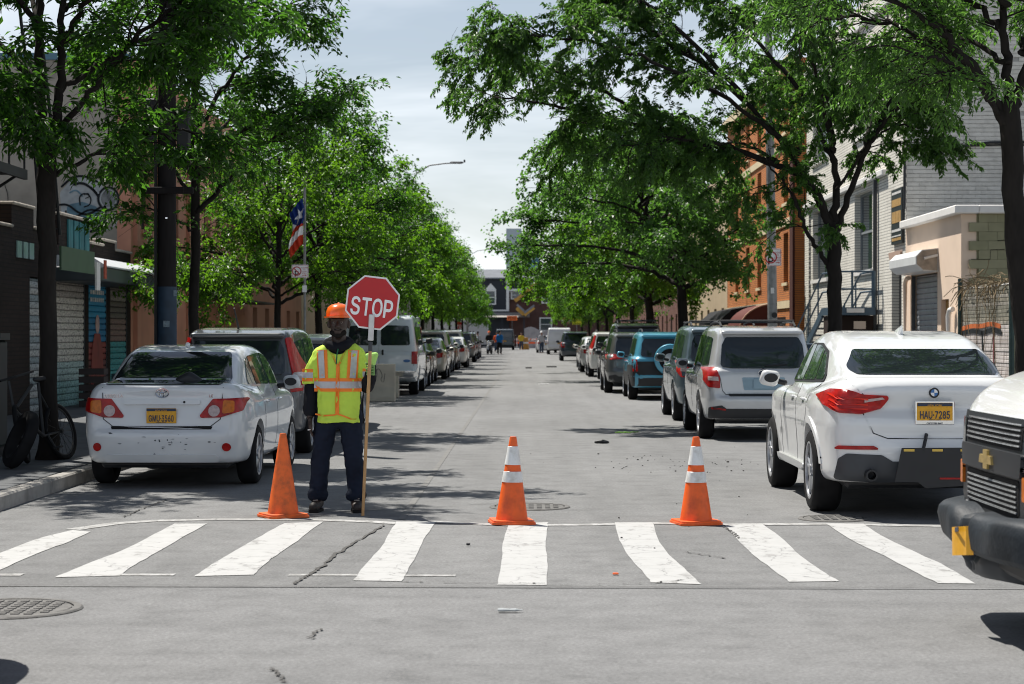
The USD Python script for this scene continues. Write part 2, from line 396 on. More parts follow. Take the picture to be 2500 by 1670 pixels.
# worn white paint: noise eats into it
def wear_paint(name, lo, hi, sc):
    n = {'g': ('geometry', {}), 'p': ('principled_bsdf', {'roughness': 0.7}), 'mp': ('mapping', {'scale': (1.0, 0.6, 1.0)}),
         'n': ('noise_texture', {'scale': sc, 'detail': 8, 'roughness': 0.72, 'distortion': 0.3}), 'big': ('noise_texture', {'scale': 1.1, 'detail': 3}),
         'ad': ('math', {'math_type': 'multiply_add', 'value2': 0.30}),
         'r': ('rgb_ramp', {'ramp': [(lo, (0.24, 0.237, 0.23)), (hi, (0.36, 0.36, 0.355)), (1.0, (0.42, 0.42, 0.414))]}),
         'v': ('voronoi_texture', {'scale': 3.0, 'feature': 'distance_to_edge'}), 'dn': ('noise_texture', {'scale': 5.0, 'detail': 4}),
         'wp': ('mix_color', {'fac': 0.18}), 'vr': ('rgb_ramp', {'ramp': [(0.0, (0.42,) * 3), (0.010, (0.75,) * 3), (0.02, (1.0,) * 3), (1.0, (1.0,) * 3)]}),
         'mx': ('mix_color', {'blend_type': 'multiply', 'fac': 0.8})}
    l = [('g.position', 'mp.vector'), ('mp.vector', 'n.vector'), ('g.position', 'big.vector'), ('big.fac', 'ad.value1'), ('n.fac', 'ad.value3'), ('ad.value', 'r.fac'),
         ('g.position', 'dn.vector'), ('g.position', 'wp.a'), ('dn.color', 'wp.b'), ('wp.result', 'v.vector'), ('v.distance', 'vr.fac'), ('r.color', 'mx.a'), ('vr.color', 'mx.b'), ('mx.result', 'p.base_color')]
    return usdkit.material(stage, '/World/Looks/' + name, n, l, surface='p.BSDF')
M_BAR = wear_paint('crossing_paint', 0.50, 0.575, 7.0)
M_LINE = wear_paint('worn_line_paint', 0.60, 0.72, 9.0)

BARS = [
 ([(-3.65, 16.02), (-3.77, 15.42), (-3.79, 14.35), (-3.8, 13.54), (-3.77, 12.88)], [(-3.47, 15.88), (-3.47, 15.02), (-3.52, 14.35), (-3.52, 13.33), (-3.52, 12.85)]),
 ([(-2.92, 16.57), (-2.93, 15.59), (-2.93, 14.54), (-3.0, 13.87), (-3.04, 13.17), (-3.06, 12.9)], [(-2.65, 16.57), (-2.66, 15.59), (-2.67, 14.28), (-2.67, 13.48), (-2.65, 12.99)]),
 ([(-2.01, 16.61), (-2.07, 15.42), (-2.11, 14.64), (-2.14, 13.73), (-2.16, 12.97)], [(-1.7, 16.76), (-1.73, 15.67), (-1.76, 14.42), (-1.79, 13.73), (-1.78, 13.05)]),
 ([(-1.08, 16.76), (-1.07, 15.34), (-1.06, 14.57), (-1.09, 13.67), (-1.1, 12.76)], [(-0.74, 16.76), (-0.78, 15.42), (-0.77, 14.28), (-0.78, 13.35), (-0.78, 12.71)]),
 ([(-0.13, 16.57), (-0.16, 15.18), (-0.16, 13.73), (-0.17, 12.54)], [(0.2, 16.72), (0.16, 14.96), (0.16, 13.73), (0.14, 12.52)]),
 ([(0.76, 16.7), (0.73, 15.37), (0.74, 14.3), (0.78, 13.37), (0.81, 12.67)], [(1.08, 16.7), (1.02, 15.2), (1.04, 14.09), (1.09, 13.37), (1.12, 12.56)]),
 ([(1.66, 16.41), (1.64, 15.2), (1.64, 14.16), (1.67, 13.31), (1.69, 12.69)], [(1.99, 16.6), (2.0, 15.37), (1.97, 14.3), (1.98, 13.44), (2.02, 12.73)]),
 ([(2.52, 16.6), (2.51, 15.2), (2.57, 14.3), (2.59, 13.37), (2.63, 12.64)], [(2.83, 16.6), (2.8, 15.53), (2.84, 14.44), (2.88, 13.63), (2.86, 12.61)]),
 ([(3.70, 16.6), (3.78, 15.6), (3.86, 14.4), (3.92, 12.8)], [(4.02, 16.6), (4.08, 15.6), (4.16, 14.4), (4.22, 12.8)]),
]
FAR_LINE = [(-3.66, 16.06), (-3.43, 16.57), (-3.15, 16.82), (-2.61, 16.96), (-1.81, 16.94), (-1.3, 16.76), (-1.01, 16.57), (-0.74, 16.72), (-0.1, 16.45), (0.48, 16.49), (1.07, 16.64), (1.66, 16.53), (2.53, 16.57), (3.44, 16.4)]
CRACKS = [[(-1.16, 16.48), (-1.26, 15.26), (-1.36, 14.14), (-1.4, 13.23), (-1.43, 12.82), (-1.46, 12.54)], [(-0.77, 12.67), (-0.56, 12.64), (-0.17, 12.6), (0.13, 12.6)], [(-1.08, 10.64), (-1.11, 10.49), (-1.11, 10.3)], [(-1.2, 9.4), (-1.15, 9.25), (-1.09, 9.0)], [(-3.47, 17.16), (-3.47, 17.91), (-3.42, 18.97)], [(0.14, 12.54), (0.47, 12.54), (0.81, 12.6), (1.03, 12.78)], [(1.15, 14.44), (1.29, 14.23), (1.42, 14.02)], [(1.64, 16.32), (1.66, 15.87), (1.66, 15.37)]]
def bar(left, right):
    rs = np.random.default_rng(int(abs(left[0][0]) * 1000))
    l, r = chaikin(left, 2, False), chaikin(right, 2, False)
    l = l + rs.normal(0, 0.003, l.shape); r = r + rs.normal(0, 0.003, r.shape)
    return sg.Polygon(np.vstack([l, r[::-1]]))
xw = tag(UsdGeom.Xform.Define(stage, '/World/crosswalk'), kind='structure')
for l, r in BARS: part(xw, 'bar', flat(bar(l, r), 0.004), M_BAR)
part(xw, 'edge_line', flat(sg.LineString(FAR_LINE).buffer(0.075, cap_style=2).difference(so.unary_union([bar(l, r).buffer(0.002) for l, r in BARS])), 0.004), M_LINE)
part(xw, 'edge_line', flat(so.unary_union([sg.box(-4.9, 12.98, -3.3, 13.1), sg.box(-2.75, 13.0, -2.3, 13.1), sg.box(-1.55, 13.0, -1.05, 13.09), sg.box(-0.85, 12.97, -0.45, 13.06)]).difference(so.unary_union([bar(l, r).buffer(0.002) for l, r in BARS])), 0.004), M_LINE)

rk = np.random.default_rng(5)
def crack(pts, w):
    p = np.array(chaikin(pts, 1, False)); q = []
    for a, b in zip(p[:-1], p[1:]):
        for t in np.linspace(0, 1, 6)[:-1]: q.append(a + (b - a) * t)
    q = np.array(q + [p[-1]]) + rk.normal(0, 0.011, (len(q) + 1, 2))
    ws = np.abs(rk.normal(w, w * 0.5, len(q))) + 0.003; ws[0] = ws[-1] = 0.002
    return so.unary_union([sg.Polygon([(a[0] - wa, a[1]), (a[0] + wa, a[1]), (b[0] + wb, b[1]), (b[0] - wb, b[1])]).buffer(0.001) for a, b, wa, wb in zip(q[:-1], q[1:], ws[:-1], ws[1:])])
M_CRACK = mat('road_crack', (0.085, 0.083, 0.08), rough=0.95)
cks = tag(UsdGeom.Xform.Define(stage, '/World/road_cracks'), kind='structure')
for i, c in enumerate(CRACKS): part(cks, 'crack', flat(crack(c, 0.007 if i == 0 else 0.003), 0.008), M_CRACK)
structure('road_seam', flat(sg.LineString([(-9, 12.55), (-4, 12.47), (-1, 12.42), (2, 12.36), (9, 12.30)]).buffer(0.014), 0.012), M_SEAMROAD)
structure('road_seam', flat(sg.LineString([(-1.05, 17), (-1.0, 40), (-0.95, 80), (-0.9, 200)]).buffer(0.03), 0.004), mat('lane_seam', (0.17, 0.168, 0.163), rough=0.9, var=0.2, vscale=3))

def manhole(x, y, r, label, grate=False):
    t = thing('manhole_cover', label, 'manhole cover', (x, y, 0.004))
    part(t, 'frame', lathe([(r * 0.9, 0), (r * 0.9, 0.008), (r, 0.008), (r + 0.012, 0)], 40), M_IRON, 30)
    part(t, 'lid', lathe([(0, 0.006), (r * 0.87, 0.006), (r * 0.87, -0.001)], 40), M_IRON, 30)
    m = []
    for i in np.arange(-r * 0.8, r * 0.81, 0.075):
        for j in np.arange(-r * 0.8, r * 0.81, 0.075):
            if i * i + j * j < (r * 0.8) ** 2: m.append(box((i, j, 0.008), (0.045, 0.045, 0.008)))
    tag(part(t, 'stud_pattern', cat_(m), M_IRON), kind='stuff')
manhole(0.05, 18.2, 0.36, 'round cast iron cover just behind the middle striped cone')
manhole(2.65, 17.05, 0.29, 'small iron cover by the rear wheel of the white SUV')
manhole(-2.98, 11.42, 0.42, 'iron cover in the near carriageway at the left edge')

# raised pavements with kerbs and flags
def pavement(sx, y0, y1, detail):
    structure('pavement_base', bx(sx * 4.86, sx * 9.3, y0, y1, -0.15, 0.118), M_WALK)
    k = tag(UsdGeom.Xform.Define(stage, numbered('/World', 'kerb')), kind='structure')
    y = y0
    rs = random.Random(3)
    while y < y1:
        L = rs.uniform(1.6, 2.3); e = min(y + L, y1)
        part(k, 'kerb_stone', bx(sx * 4.70, sx * 4.855, y + 0.006, e - 0.006, -0.15, 0.14, 0.018), M_KERB); y = e
        if y > detail:
            part(k, 'kerb_stone', bx(sx * 4.70, sx * 4.855, y + 0.006, y1, -0.15, 0.14, 0.018), M_KERB); break
    f = tag(UsdGeom.Xform.Define(stage, numbered('/World', 'pavement')), kind='structure')
    y = y0
    while y < detail:
        for i in range(3):
            a, b = 4.87 + i * 1.44, 4.87 + (i + 1) * 1.44
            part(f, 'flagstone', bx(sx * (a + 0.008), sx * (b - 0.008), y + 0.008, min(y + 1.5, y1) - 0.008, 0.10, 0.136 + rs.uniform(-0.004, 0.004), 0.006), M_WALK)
        y += 1.5
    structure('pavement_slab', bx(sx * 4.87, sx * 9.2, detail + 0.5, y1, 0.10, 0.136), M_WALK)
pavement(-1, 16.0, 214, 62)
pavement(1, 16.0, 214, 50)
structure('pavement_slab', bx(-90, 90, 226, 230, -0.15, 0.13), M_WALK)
# ---------------------------------------------------------------- buildings
def brick_mat(name, c1, c2, mortar, plane='yz', bw=0.215, rh=0.075, ms=0.010, depth=0.006, stain=0.3):
    """courses and joints for walls that recede; plane: the two axes the wall spans"""
    n = {'g': ('geometry', {}), 's': ('separate_xyz', {}), 'c': ('combine_xyz', {}),
         'b': ('brick_texture', {'color1': c1, 'color2': c2, 'mortar': mortar, 'scale': 1.0, 'mortar_size': ms, 'mortar_smooth': 0.2, 'brick_width': bw, 'row_height': rh, 'bias': 0.0}),
         'n': ('noise_texture', {'scale': 0.8, 'detail': 7, 'roughness': 0.65}), 'r': ('rgb_ramp', {'ramp': [(0.3, (1 - stain,) * 3), (0.55, (1.0,) * 3), (0.8, (1.06,) * 3)]}),
         'm': ('mix_color', {'blend_type': 'multiply', 'fac': 1.0, 'use_clamp': False}), 'bp': ('bump', {'strength': 0.8, 'distance': depth, 'invert': True}), 'p': ('principled_bsdf', {'roughness': 0.85, 'specular_ior_level': 0.15})}
    ax = {'yz': ('y', 'z'), 'xz': ('x', 'z')}[plane]
    l = [('g.position', 's.vector'), ('s.' + ax[0], 'c.x'), ('s.' + ax[1], 'c.y'), ('c.vector', 'b.vector'), ('g.position', 'n.vector'), ('n.fac', 'r.fac'), ('b.color', 'm.a'), ('r.color', 'm.b'),
         ('m.result', 'p.base_color'), ('b.fac', 'bp.height'), ('bp.normal', 'p.normal')]
    return usdkit.material(stage, '/World/Looks/' + name, n, l, surface='p.BSDF')
M_WBRICK = brick_mat('white_brick', (0.70, 0.67, 0.60), (0.66, 0.63, 0.56), (0.26, 0.25, 0.23), bw=0.9, ms=0.009, stain=0.15)
M_OBRICK = brick_mat('orange_brick', (0.52, 0.19, 0.06), (0.46, 0.165, 0.055), (0.16, 0.09, 0.06), bw=0.6, stain=0.15)
M_DBRICK = brick_mat('dark_brick', (0.030, 0.020, 0.017), (0.022, 0.016, 0.014), (0.018, 0.015, 0.014))
M_RBRICK = brick_mat('red_brick', (0.17, 0.07, 0.05), (0.14, 0.06, 0.045), (0.14, 0.12, 0.11))
M_RBRICKX = brick_mat('brown_brick_end', (0.10, 0.045, 0.036), (0.085, 0.04, 0.033), (0.09, 0.07, 0.065), 'xz')
M_GREYST = mat('grey_stucco', (0.40, 0.36, 0.30), rough=0.9, var=0.3, vscale=0.9, bump=0.01, bscale=14, detail=8)
M_SALMON = mat('salmon_stucco', (0.56, 0.27, 0.18), rough=0.9, var=0.14, vscale=1.1, bump=0.006, bscale=18)
M_BROWNST = mat('brown_stucco', (0.38, 0.19, 0.115), rough=0.9, var=0.18, vscale=0.9)
M_BEIGE = mat('beige_stucco', (0.70, 0.55, 0.43), rough=0.85, var=0.07, vscale=1.4, bump=0.004, bscale=24)
M_TAN = mat('tan_stucco', (0.42, 0.33, 0.22), rough=0.9, var=0.12, vscale=1.0)
M_WCAP = mat('white_cap', (0.70, 0.68, 0.65), rough=0.6, var=0.12, vscale=2.5)
M_CREAM = mat('cream_stone', (0.60, 0.50, 0.33), rough=0.8, var=0.1, vscale=2)
M_ROOF = mat('roof_felt', (0.08, 0.08, 0.085), rough=0.95, var=0.2, vscale=1)
M_PANE = mat('window_pane', (0.03, 0.042, 0.05), rough=0.06, spec=0.8)
M_SASH = mat('window_sash', (0.20, 0.20, 0.19), rough=0.6)
M_SASHW = mat('window_sash_white', (0.62, 0.63, 0.62), rough=0.55)
M_STEEL = mat('steel_bluegrey', (0.05, 0.085, 0.12), rough=0.5, metal=0.2, var=0.2, vscale=4)
M_DKST = mat('steel_dark', (0.018, 0.019, 0.02), rough=0.6, var=0.3, vscale=4)

class Building:
    """a street house whose front lies in the plane x = X, body away from the road"""
    def __init__(b, name, label, sx, X, depth, y0, y1, H, m, openings=(), side=None, group=None, cat='building', thick=0.32, sash=None, rows=2, sill=None, roof=None, pane=None, back=None):
        b.t = thing(name, label, cat, (0, 0, 0), group=group); b.sx, b.X = sx, X
        x = lambda d: sx * (X + d)
        op = so.unary_union([sg.box(*o[:4]) if False else sg.box(o[0], o[2], o[1], o[3]) for o in openings]) if openings else sg.Polygon()
        front = sg.box(y0, 0.0, y1, H).difference(op)
        part(b.t, 'front_wall', extr(front, thick, 'yz', x(0) if sx > 0 else x(thick)), m)
        for yy in ((y0, y0 + 0.3), (y1 - 0.3, y1)): part(b.t, 'side_wall', bx(x(thick + 0.002), x(depth), yy[0], yy[1], 0, H - 0.004), side or m)
        part(b.t, 'rear_wall', bx(x(depth + 0.002), x(depth + 0.3), y0, y1, 0, H - 0.004), side or m)
        part(b.t, 'roof', bx(x(thick + 0.01), x(depth - 0.01), y0 + 0.31, y1 - 0.31, H - 0.5, H - 0.3), roof or M_ROOF)
        if openings: part(b.t, 'dark_interior', bx(x(thick + 0.25), x(thick + 0.3), y0 + 0.32, y1 - 0.32, 0.02, H - 0.55), M_SEAM)
        for o in openings:
            if len(o) > 4 and o[4] == 'open': continue
            b.window(o[0], o[1], o[2], o[3], sash or M_SASH, sill, rows, pane)
    def window(b, y0, y1, z0, z1, ms, sill, rows=2, pane=None, d0=0.16):
        sx, X = b.sx, b.X; x = lambda d: sx * (X + d)
        w = sub(b.t, 'window')
        fr = sg.box(y0 + 0.002, z0 + 0.002, y1 - 0.002, z1 - 0.002).difference(sg.box(y0 + 0.06, z0 + 0.06, y1 - 0.06, z1 - 0.06))
        part(w, 'frame', extr(fr, 0.07, 'yz', x(d0) if sx > 0 else x(d0 + 0.07)), ms)
        h = (z1 - z0 - 0.12) / rows
        for r in range(rows):
            a = z0 + 0.06 + r * h
            part(w, 'pane', bx(x(d0 + 0.03 + 0.012 * r), x(d0 + 0.042 + 0.012 * r), y0 + 0.06, y1 - 0.06, a + 0.001, a + h - 0.001), pane or M_PANE)
            if r: part(w, 'sash_rail', bx(x(d0 + 0.005), x(d0 + 0.028), y0 + 0.061, y1 - 0.061, a - 0.03, a + 0.03), ms)
        if sill: part(w, 'sill', bx(x(-0.07), x(0.15), y0 - 0.08, y1 + 0.08, z0 - 0.11, z0 - 0.002), sill)
    def p(b, name, d0, d1, y0, y1, z0, z1, m, ch=0.0, label=None):
        return part(b.t, name, bx(b.sx * (b.X + d0), b.sx * (b.X + d1), y0, y1, z0, z1, ch), m, label=label)

def shutter(b, y0, y1, z0, z1, mats, pitch=0.11, d=0.05, nick=None):
    """a roll-down gate whose slats are boards of their own"""
    s = sub(b.t, 'shutter'); x = lambda v: b.sx * (b.X + v); k = 0; z = z0
    ms = mats if isinstance(mats, list) else [mats]
    while z < z1 - 0.02:
        e = min(z + pitch, z1)
        pr = poly([(0.0, 0.004), (-0.018, 0.02), (-0.026, (e - z) / 2), (-0.018, e - z - 0.02), (0.0, e - z - 0.004), (0.012, e - z - 0.004), (0.012, 0.004)])
        v = extr(pr, y1 - y0 - 0.06, 'xz', y0 + 0.03)
        v.vertices[:, 0] = b.sx * (b.X + d + v.vertices[:, 0]); v.vertices[:, 2] += z
        part(s, 'slat', v, ms[k % len(ms)] if len(ms) < 6 else ms[min(k * len(ms) // int((z1 - z0) / pitch + 1), len(ms) - 1)]); z = e; k += 1
    for yy in (y0, y1 - 0.05): part(s, 'guide_rail', bx(x(0.01), x(0.09), yy, yy + 0.05, z0, z1), M_GREYPL)
    return s

# --- left side
b = Building('corner_building', 'tall dark building past the left edge with an iron fire escape', -1, 9.2, 12, 17, 34.6, 11, M_DBRICK, [(19, 20.2, 5, 7), (23, 24.2, 5, 7), (27, 28.2, 5, 7)], sill=M_GREYST)
fe = thing('fire_escape', 'black iron fire escape and drop ladder hanging at the upper left', 'fire escape')
for z in (4.25, 5.15 + 2.2):
    part(fe, 'platform', cat_([bx(-8.1, -9.19, 28.5, 32.2, z - 0.05, z - 0.10 + 0.02)] + [bx(-8.12, -8.06, 28.5, 32.2, z - 0.16, z + 0.0)]), M_DKST)
    for zz in (z + 0.5, z + 0.95): part(fe, 'railing', tube([(-9.19, 32.15, zz), (-8.1, 32.15, zz), (-8.1, 28.5, zz)], 0.022, 6), M_DKST)
    for yy in (28.5, 29.4, 30.3, 31.2, 32.15): part(fe, 'baluster', tube([(-8.1, yy, z), (-8.1, yy, z + 0.97)], 0.018, 6), M_DKST)
    part(fe, 'bracket', tube([(-9.19, 32.0, z - 0.75), (-8.15, 32.0, z - 0.08)], 0.025, 6), M_DKST)
for xx in (-8.02, -7.72):
    part(fe, 'ladder_rail', tube([(xx - 0.25, 32.3, 7.4), (xx, 32.3, 5.2), (xx + 0.16, 32.3, 3.2)], 0.028, 6), M_DKST)
for k in range(13):
    z = 3.3 + k * 0.30; o = np.interp(z, [3.2, 5.2, 7.4], [0.16, 0.0, -0.25])
    part(fe, 'rung', tube([(-8.02 + o, 32.3, z), (-7.72 + o, 32.3, z)], 0.016, 5), M_DKST)

b = Building('storefront', 'low dark brick storefront with stepped parapet and graffiti-covered roller shutters', -1, 9.2, 11, 34.62, 46.38, 3.35, M_DBRICK,
             [(36.9, 38.0, 0.1, 2.66, 'open'), (39.0, 41.6, 0.1, 2.66, 'open'), (41.9, 43.8, 0.1, 2.66, 'open'), (44.1, 46.0, 0.1, 2.66, 'open')])
for y0, y1, h in ((34.62, 35.6, 3.50), (35.6, 37.2, 3.92), (37.2, 38.4, 3.55), (39.2, 42.0, 3.95), (42.0, 43.3, 3.50), (43.3, 44.6, 3.62), (44.6, 46.38, 3.45)):
    b.p('parapet', 0.0, 0.30, y0 + 0.002, y1 - 0.002, 3.352, h, M_DBRICK)
    b.p('coping', -0.05, 0.36, y0, y1, h + 0.002, h + 0.06, mat('coping_stone', (0.40, 0.36, 0.31), 0.85, var=0.4, vscale=5), 0.02)
rg = np.random.default_rng(8)
def gcol(n, cols, name):
    return [mat(f'{name}_{k}', tuple(np.clip(np.array(c) * 1.0, 0, 1)), 0.6, var=0.55, vscale=9, dark=(0.03, 0.035, 0.04), stretch=(1, 1, 3), detail=3) for k, c in enumerate(cols)]
shutter(b, 36.9, 38.0, 0.12, 2.64, gcol(3, [(0.30, 0.33, 0.34), (0.20, 0.25, 0.27), (0.36, 0.37, 0.36)], 'shutter_grey'), 0.13)
shutter(b, 39.0, 41.6, 0.12, 2.64, gcol(3, [(0.24, 0.42, 0.42), (0.33, 0.44, 0.43), (0.50, 0.48, 0.43), (0.52, 0.49, 0.44), (0.48, 0.45, 0.40), (0.30, 0.27, 0.24)], 'shutter_pale'), 0.13)
shutter(b, 41.9, 43.8, 0.12, 2.64, [mat('mural_dark', (0.06, 0.03, 0.03), 0.6, var=0.3, vscale=4), mat('mural_maroon', (0.11, 0.03, 0.03), 0.6, var=0.3, vscale=4), mat('mural_red', (0.20, 0.03, 0.025), 0.6, var=0.4, vscale=3)] * 1 + [mat('mural_blue', (0.01, 0.15, 0.30), 0.6, var=0.25, vscale=4), mat('mural_sky', (0.015, 0.24, 0.42), 0.6, var=0.2, vscale=4), mat('mural_sky2', (0.02, 0.26, 0.46), 0.6, var=0.2, vscale=4)], 0.13)
shutter(b, 44.1, 46.0, 0.12, 2.64, gcol(3, [(0.03, 0.26, 0.28), (0.04, 0.30, 0.32), (0.03, 0.28, 0.30), (0.20, 0.12, 0.10), (0.12, 0.10, 0.08), (0.28, 0.25, 0.20)], 'shutter_teal'), 0.13)
# painted figures on the blue mural gate: a red body and pale face, lettering above
part(b.t, 'mural_figure', extr(poly([(42.15, 0.3), (43.55, 0.3), (43.35, 1.25), (43.1, 1.6), (42.55, 1.6), (42.3, 1.25)], 0.08), 0.004, 'yz', -9.2 + 0.001 - 0.02), mat('mural_red', None))
part(b.t, 'mural_face', extr(sg.Point(42.85, 1.80).buffer(0.20), 0.004, 'yz', -9.2 + 0.001 - 0.02), mat('mural_pink', (0.45, 0.32, 0.30), 0.7, var=0.4, vscale=7))
for z in (2.44, 2.28): part(b.t, 'mural_lettering', cat_([bx(-9.216, -9.212, 42.15 + k * 0.20, 42.15 + k * 0.20 + rg.uniform(0.08, 0.16), z, z + 0.09) for k in range(7)]), M_WHITE)
b.p('awning_box', -0.98, -0.002, 38.3, 46.2, 2.62, 2.90, mat('awning_dark', (0.035, 0.045, 0.052), 0.5, var=0.3, vscale=2), 0.02)
aw = extr(poly([(0, 2.903), (-1.02, 2.903), (-1.02, 2.93), (-0.75, 3.10), (0, 3.14)]), 7.4, 'xz', 38.8)
aw.vertices[:, 0] = -9.2 - aw.vertices[:, 0] if False else -9.2 + (-aw.vertices[:, 0])
part(b.t, 'awning_top', aw, mat('awning_sheet', (0.62, 0.63, 0.64), 0.45, var=0.1))
b.p('green_sign', -1.06, -1.02, 34.9, 37.6, 2.72, 3.14, mat('sign_green', (0.05, 0.10, 0.055), 0.55, var=0.15), label='plain dull green sign board')
for y0, z0, z1, m in ((37.6, 2.42, 2.95, M_WCAP), (46.3, 2.20, 2.98, M_WCAP)): b.p('notice_board', -1.10, -1.065, y0, y0 + 0.32, z0, z1, m)
b.p('red_notice', -1.09, -1.07, 38.35, 38.55, 2.66, 3.02, mat('notice_red', (0.45, 0.10, 0.06), 0.7, var=0.5, vscale=20))
for k in range(4): b.p('teal_panel', -0.04, -0.005, 39.9 + k * 0.5, 40.3 + k * 0.5, 3.18, 3.90, mat('panel_teal', (0.02, 0.13, 0.15), 0.6, var=0.6, vscale=3, stretch=(3, 3, 0.8)))
for k, y in enumerate((35.9, 36.35, 36.8)): b.p('clerestory_pane', -0.03, -0.003, y, y + 0.32, 2.98, 3.28, mat('pane_pale', (0.25, 0.36, 0.36), 0.2, var=0.3))

g = Building('salmon_building', 'salmon stucco building whose grey flank wears looping black graffiti', -1, 9.2, 11, 46.4, 65.9, 8.1, M_SALMON,
             [(47.6, 48.9, 4.1, 5.4), (51.5, 52.8, 4.1, 5.4), (57.0, 58.2, 4.4, 5.7), (61.5, 62.7, 4.4, 5.7), (55.6, 56.4, 1.95, 2.35), (57.6, 58.3, 1.9, 2.3), (59.6, 60.3, 1.85, 2.25)], side=M_GREYST, sash=mat('sash_brown', (0.10, 0.05, 0.04), 0.6), sill=M_SALMON)
g.p('blue_coping', -0.05, 11, 46.36, 46.398, 8.0, 8.16, mat('coping_blue', (0.10, 0.20, 0.26), 0.5))
for y in (46.7, 49.6, 54.0): g.p('pilaster', -0.10, -0.002, y, y + 0.45, 0.14, 7.9, M_SALMON)
g.p('black_canopy', -0.75, -0.10, 54.6, 61.6, 2.62, 3.30, mat('canopy_black', (0.012, 0.012, 0.014), 0.7), 0.02)
g.p('canopy_frame', -0.95, -0.11, 54.5, 66.0, 2.56, 2.615, M_DKST)
g.p('brown_base', -0.03, -0.002, 54.6, 65.9, 0.14, 2.55, M_BROWNST)
g.p('blue_poster', -0.12, -0.104, 54.12, 54.3, 2.75, 3.5, mat('poster_blue', (0.05, 0.20, 0.27), 0.6))
g.p('pale_board', -0.12, -0.104, 49.65, 50.0, 2.5, 3.45, mat('board_pale', (0.26, 0.25, 0.24), 0.7))
g.p('black_tag', -0.012, -0.003, 50.6, 51.4, 1.75, 2.3, mat('tag_smudge', (0.24, 0.10, 0.065), 0.9, var=0.8, vscale=9))
# graffiti on the flank (plane y = 46.4), each stroke a thin painted ribbon
gf = sub(g.t, 'graffiti')
def stroke(pts, w, m, lift):
    part(gf, 'paint_stroke', extr(sg.LineString(chaikin(pts, 3, False)).buffer(w / 2), 0.003, 'xz', 46.4 - 0.004 - lift), m)
px = lambda x, y: ((x - 1280) * 46.4 / 4850, 1.585 + (816 - y) * 46.4 / 4850)
W1, W2, W3 = mat('spray_white', (0.40, 0.42, 0.42), 0.8, var=0.3, vscale=4), mat('spray_blue', (0.13, 0.22, 0.27), 0.8, var=0.5, vscale=4), mat('spray_black', (0.015, 0.018, 0.02), 0.7)
part(gf, 'paint_fill', extr(poly([px(145, 470), px(180, 430), (px(245, 440)), px(262, 500), px(255, 545), px(210, 560), px(150, 538)], 0.1), 0.003, 'xz', 46.4 - 0.004), W1)
part(gf, 'paint_fill', extr(poly([px(160, 500), px(200, 492), px(238, 505), px(240, 545), px(200, 552), px(165, 530)], 0.12), 0.003, 'xz', 46.4 - 0.008), W2)
part(gf, 'paint_fill', extr(sg.Point(px(262, 485)).buffer(0.26), 0.003, 'xz', 46.4 - 0.008), mat('spray_grey', (0.22, 0.23, 0.23), 0.8, var=0.6, vscale=5))
th = np.linspace(0, 2 * math.pi, 22)
for pts, w, m in (([px(262, 485)[0] + 0.25 * math.cos(a) for a in th], 0, None),):
    cx, cz = px(264, 485); stroke([(cx + 0.24 * math.cos(a), cz + 0.27 * math.sin(a)) for a in th], 0.045, W3, 0.008)
    stroke([(cx + 0.19 * math.cos(a), cz + 0.21 * math.sin(a)) for a in th], 0.03, W1, 0.011)
for pts, w, m in (([(140, 500), (165, 498), (190, 520), (215, 525), (245, 505)], 0.05, W3), ([(150, 545), (165, 530), (190, 528), (215, 510), (240, 515), (258, 512)], 0.045, W3),
                  ([(255, 505), (258, 540), (240, 558), (222, 565)], 0.07, W3), ([(150, 455), (175, 432), (205, 428), (240, 445)], 0.05, W3), ([(180, 450), (200, 445), (225, 460), (240, 480)], 0.06, W3),
                  ([(195, 500), (192, 480), (205, 470), (222, 480), (220, 500), (205, 505)], 0.03, W3), ([(160, 515), (158, 535), (180, 540), (205, 530), (225, 545)], 0.035, W3), ([(170, 470), (185, 462), (200, 478)], 0.035, W2),
                  ([(205, 475), (215, 470), (218, 480), (208, 484)], 0.02, W3), ([(240, 560), (270, 562), (290, 535), (295, 505)], 0.025, W1), ([(210, 440), (238, 470)], 0.07, W1), ([(15, 495), (40, 500)], 0.02, W3), ([(10, 450), (20, 480), (14, 520)], 0.015, W3)):
    stroke([px(*q) for q in pts], w, m, 0.011)

def rows_of(y0, y1, pitch, w, zs):
    return [(y, y + w, a, b_) for a, b_ in zs for y in np.arange(y0 + pitch * 0.4, y1 - w - 0.4, pitch)]
Building('brown_house', 'brown stucco house partly hidden by lime green leaves on the left', -1, 9.2, 11, 66, 81.9, 7.2, M_BROWNST, rows_of(66, 81.9, 3.2, 1.1, [(0.9, 2.5), (4.2, 5.8)]), sill=M_GREYST)
s3 = Building('beige_house', 'beige house with blue clapboard upper floor beyond the brown house', -1, 9.2, 11, 82, 99.9, 7.4, M_TAN, rows_of(82, 99.9, 3.6, 1.1, [(4.6, 6.2)]), sill=M_WCAP)
for k in range(16): s3.p('clapboard', -0.035, -0.003, 82, 85.2, 3.9 + k * 0.2, 4.09 + k * 0.2, mat('clapboard_blue', (0.17, 0.23, 0.30), 0.7))
Building('brick_house', 'red brick house behind the street trees, far left', -1, 9.2, 11, 100, 139, 8.6, M_RBRICK, rows_of(100, 139, 3.4, 1.1, [(1.2, 2.8), (4.4, 6.1)]), sill=M_CREAM, rows=2)
Building('grey_house', 'grey rendered house row near the far left junction', -1, 9.2, 11, 139.1, 200, 8.2, M_GREYST, rows_of(139, 200, 4.6, 1.2, [(1.2, 2.8), (4.4, 6.1)]), sill=M_WCAP, rows=1)

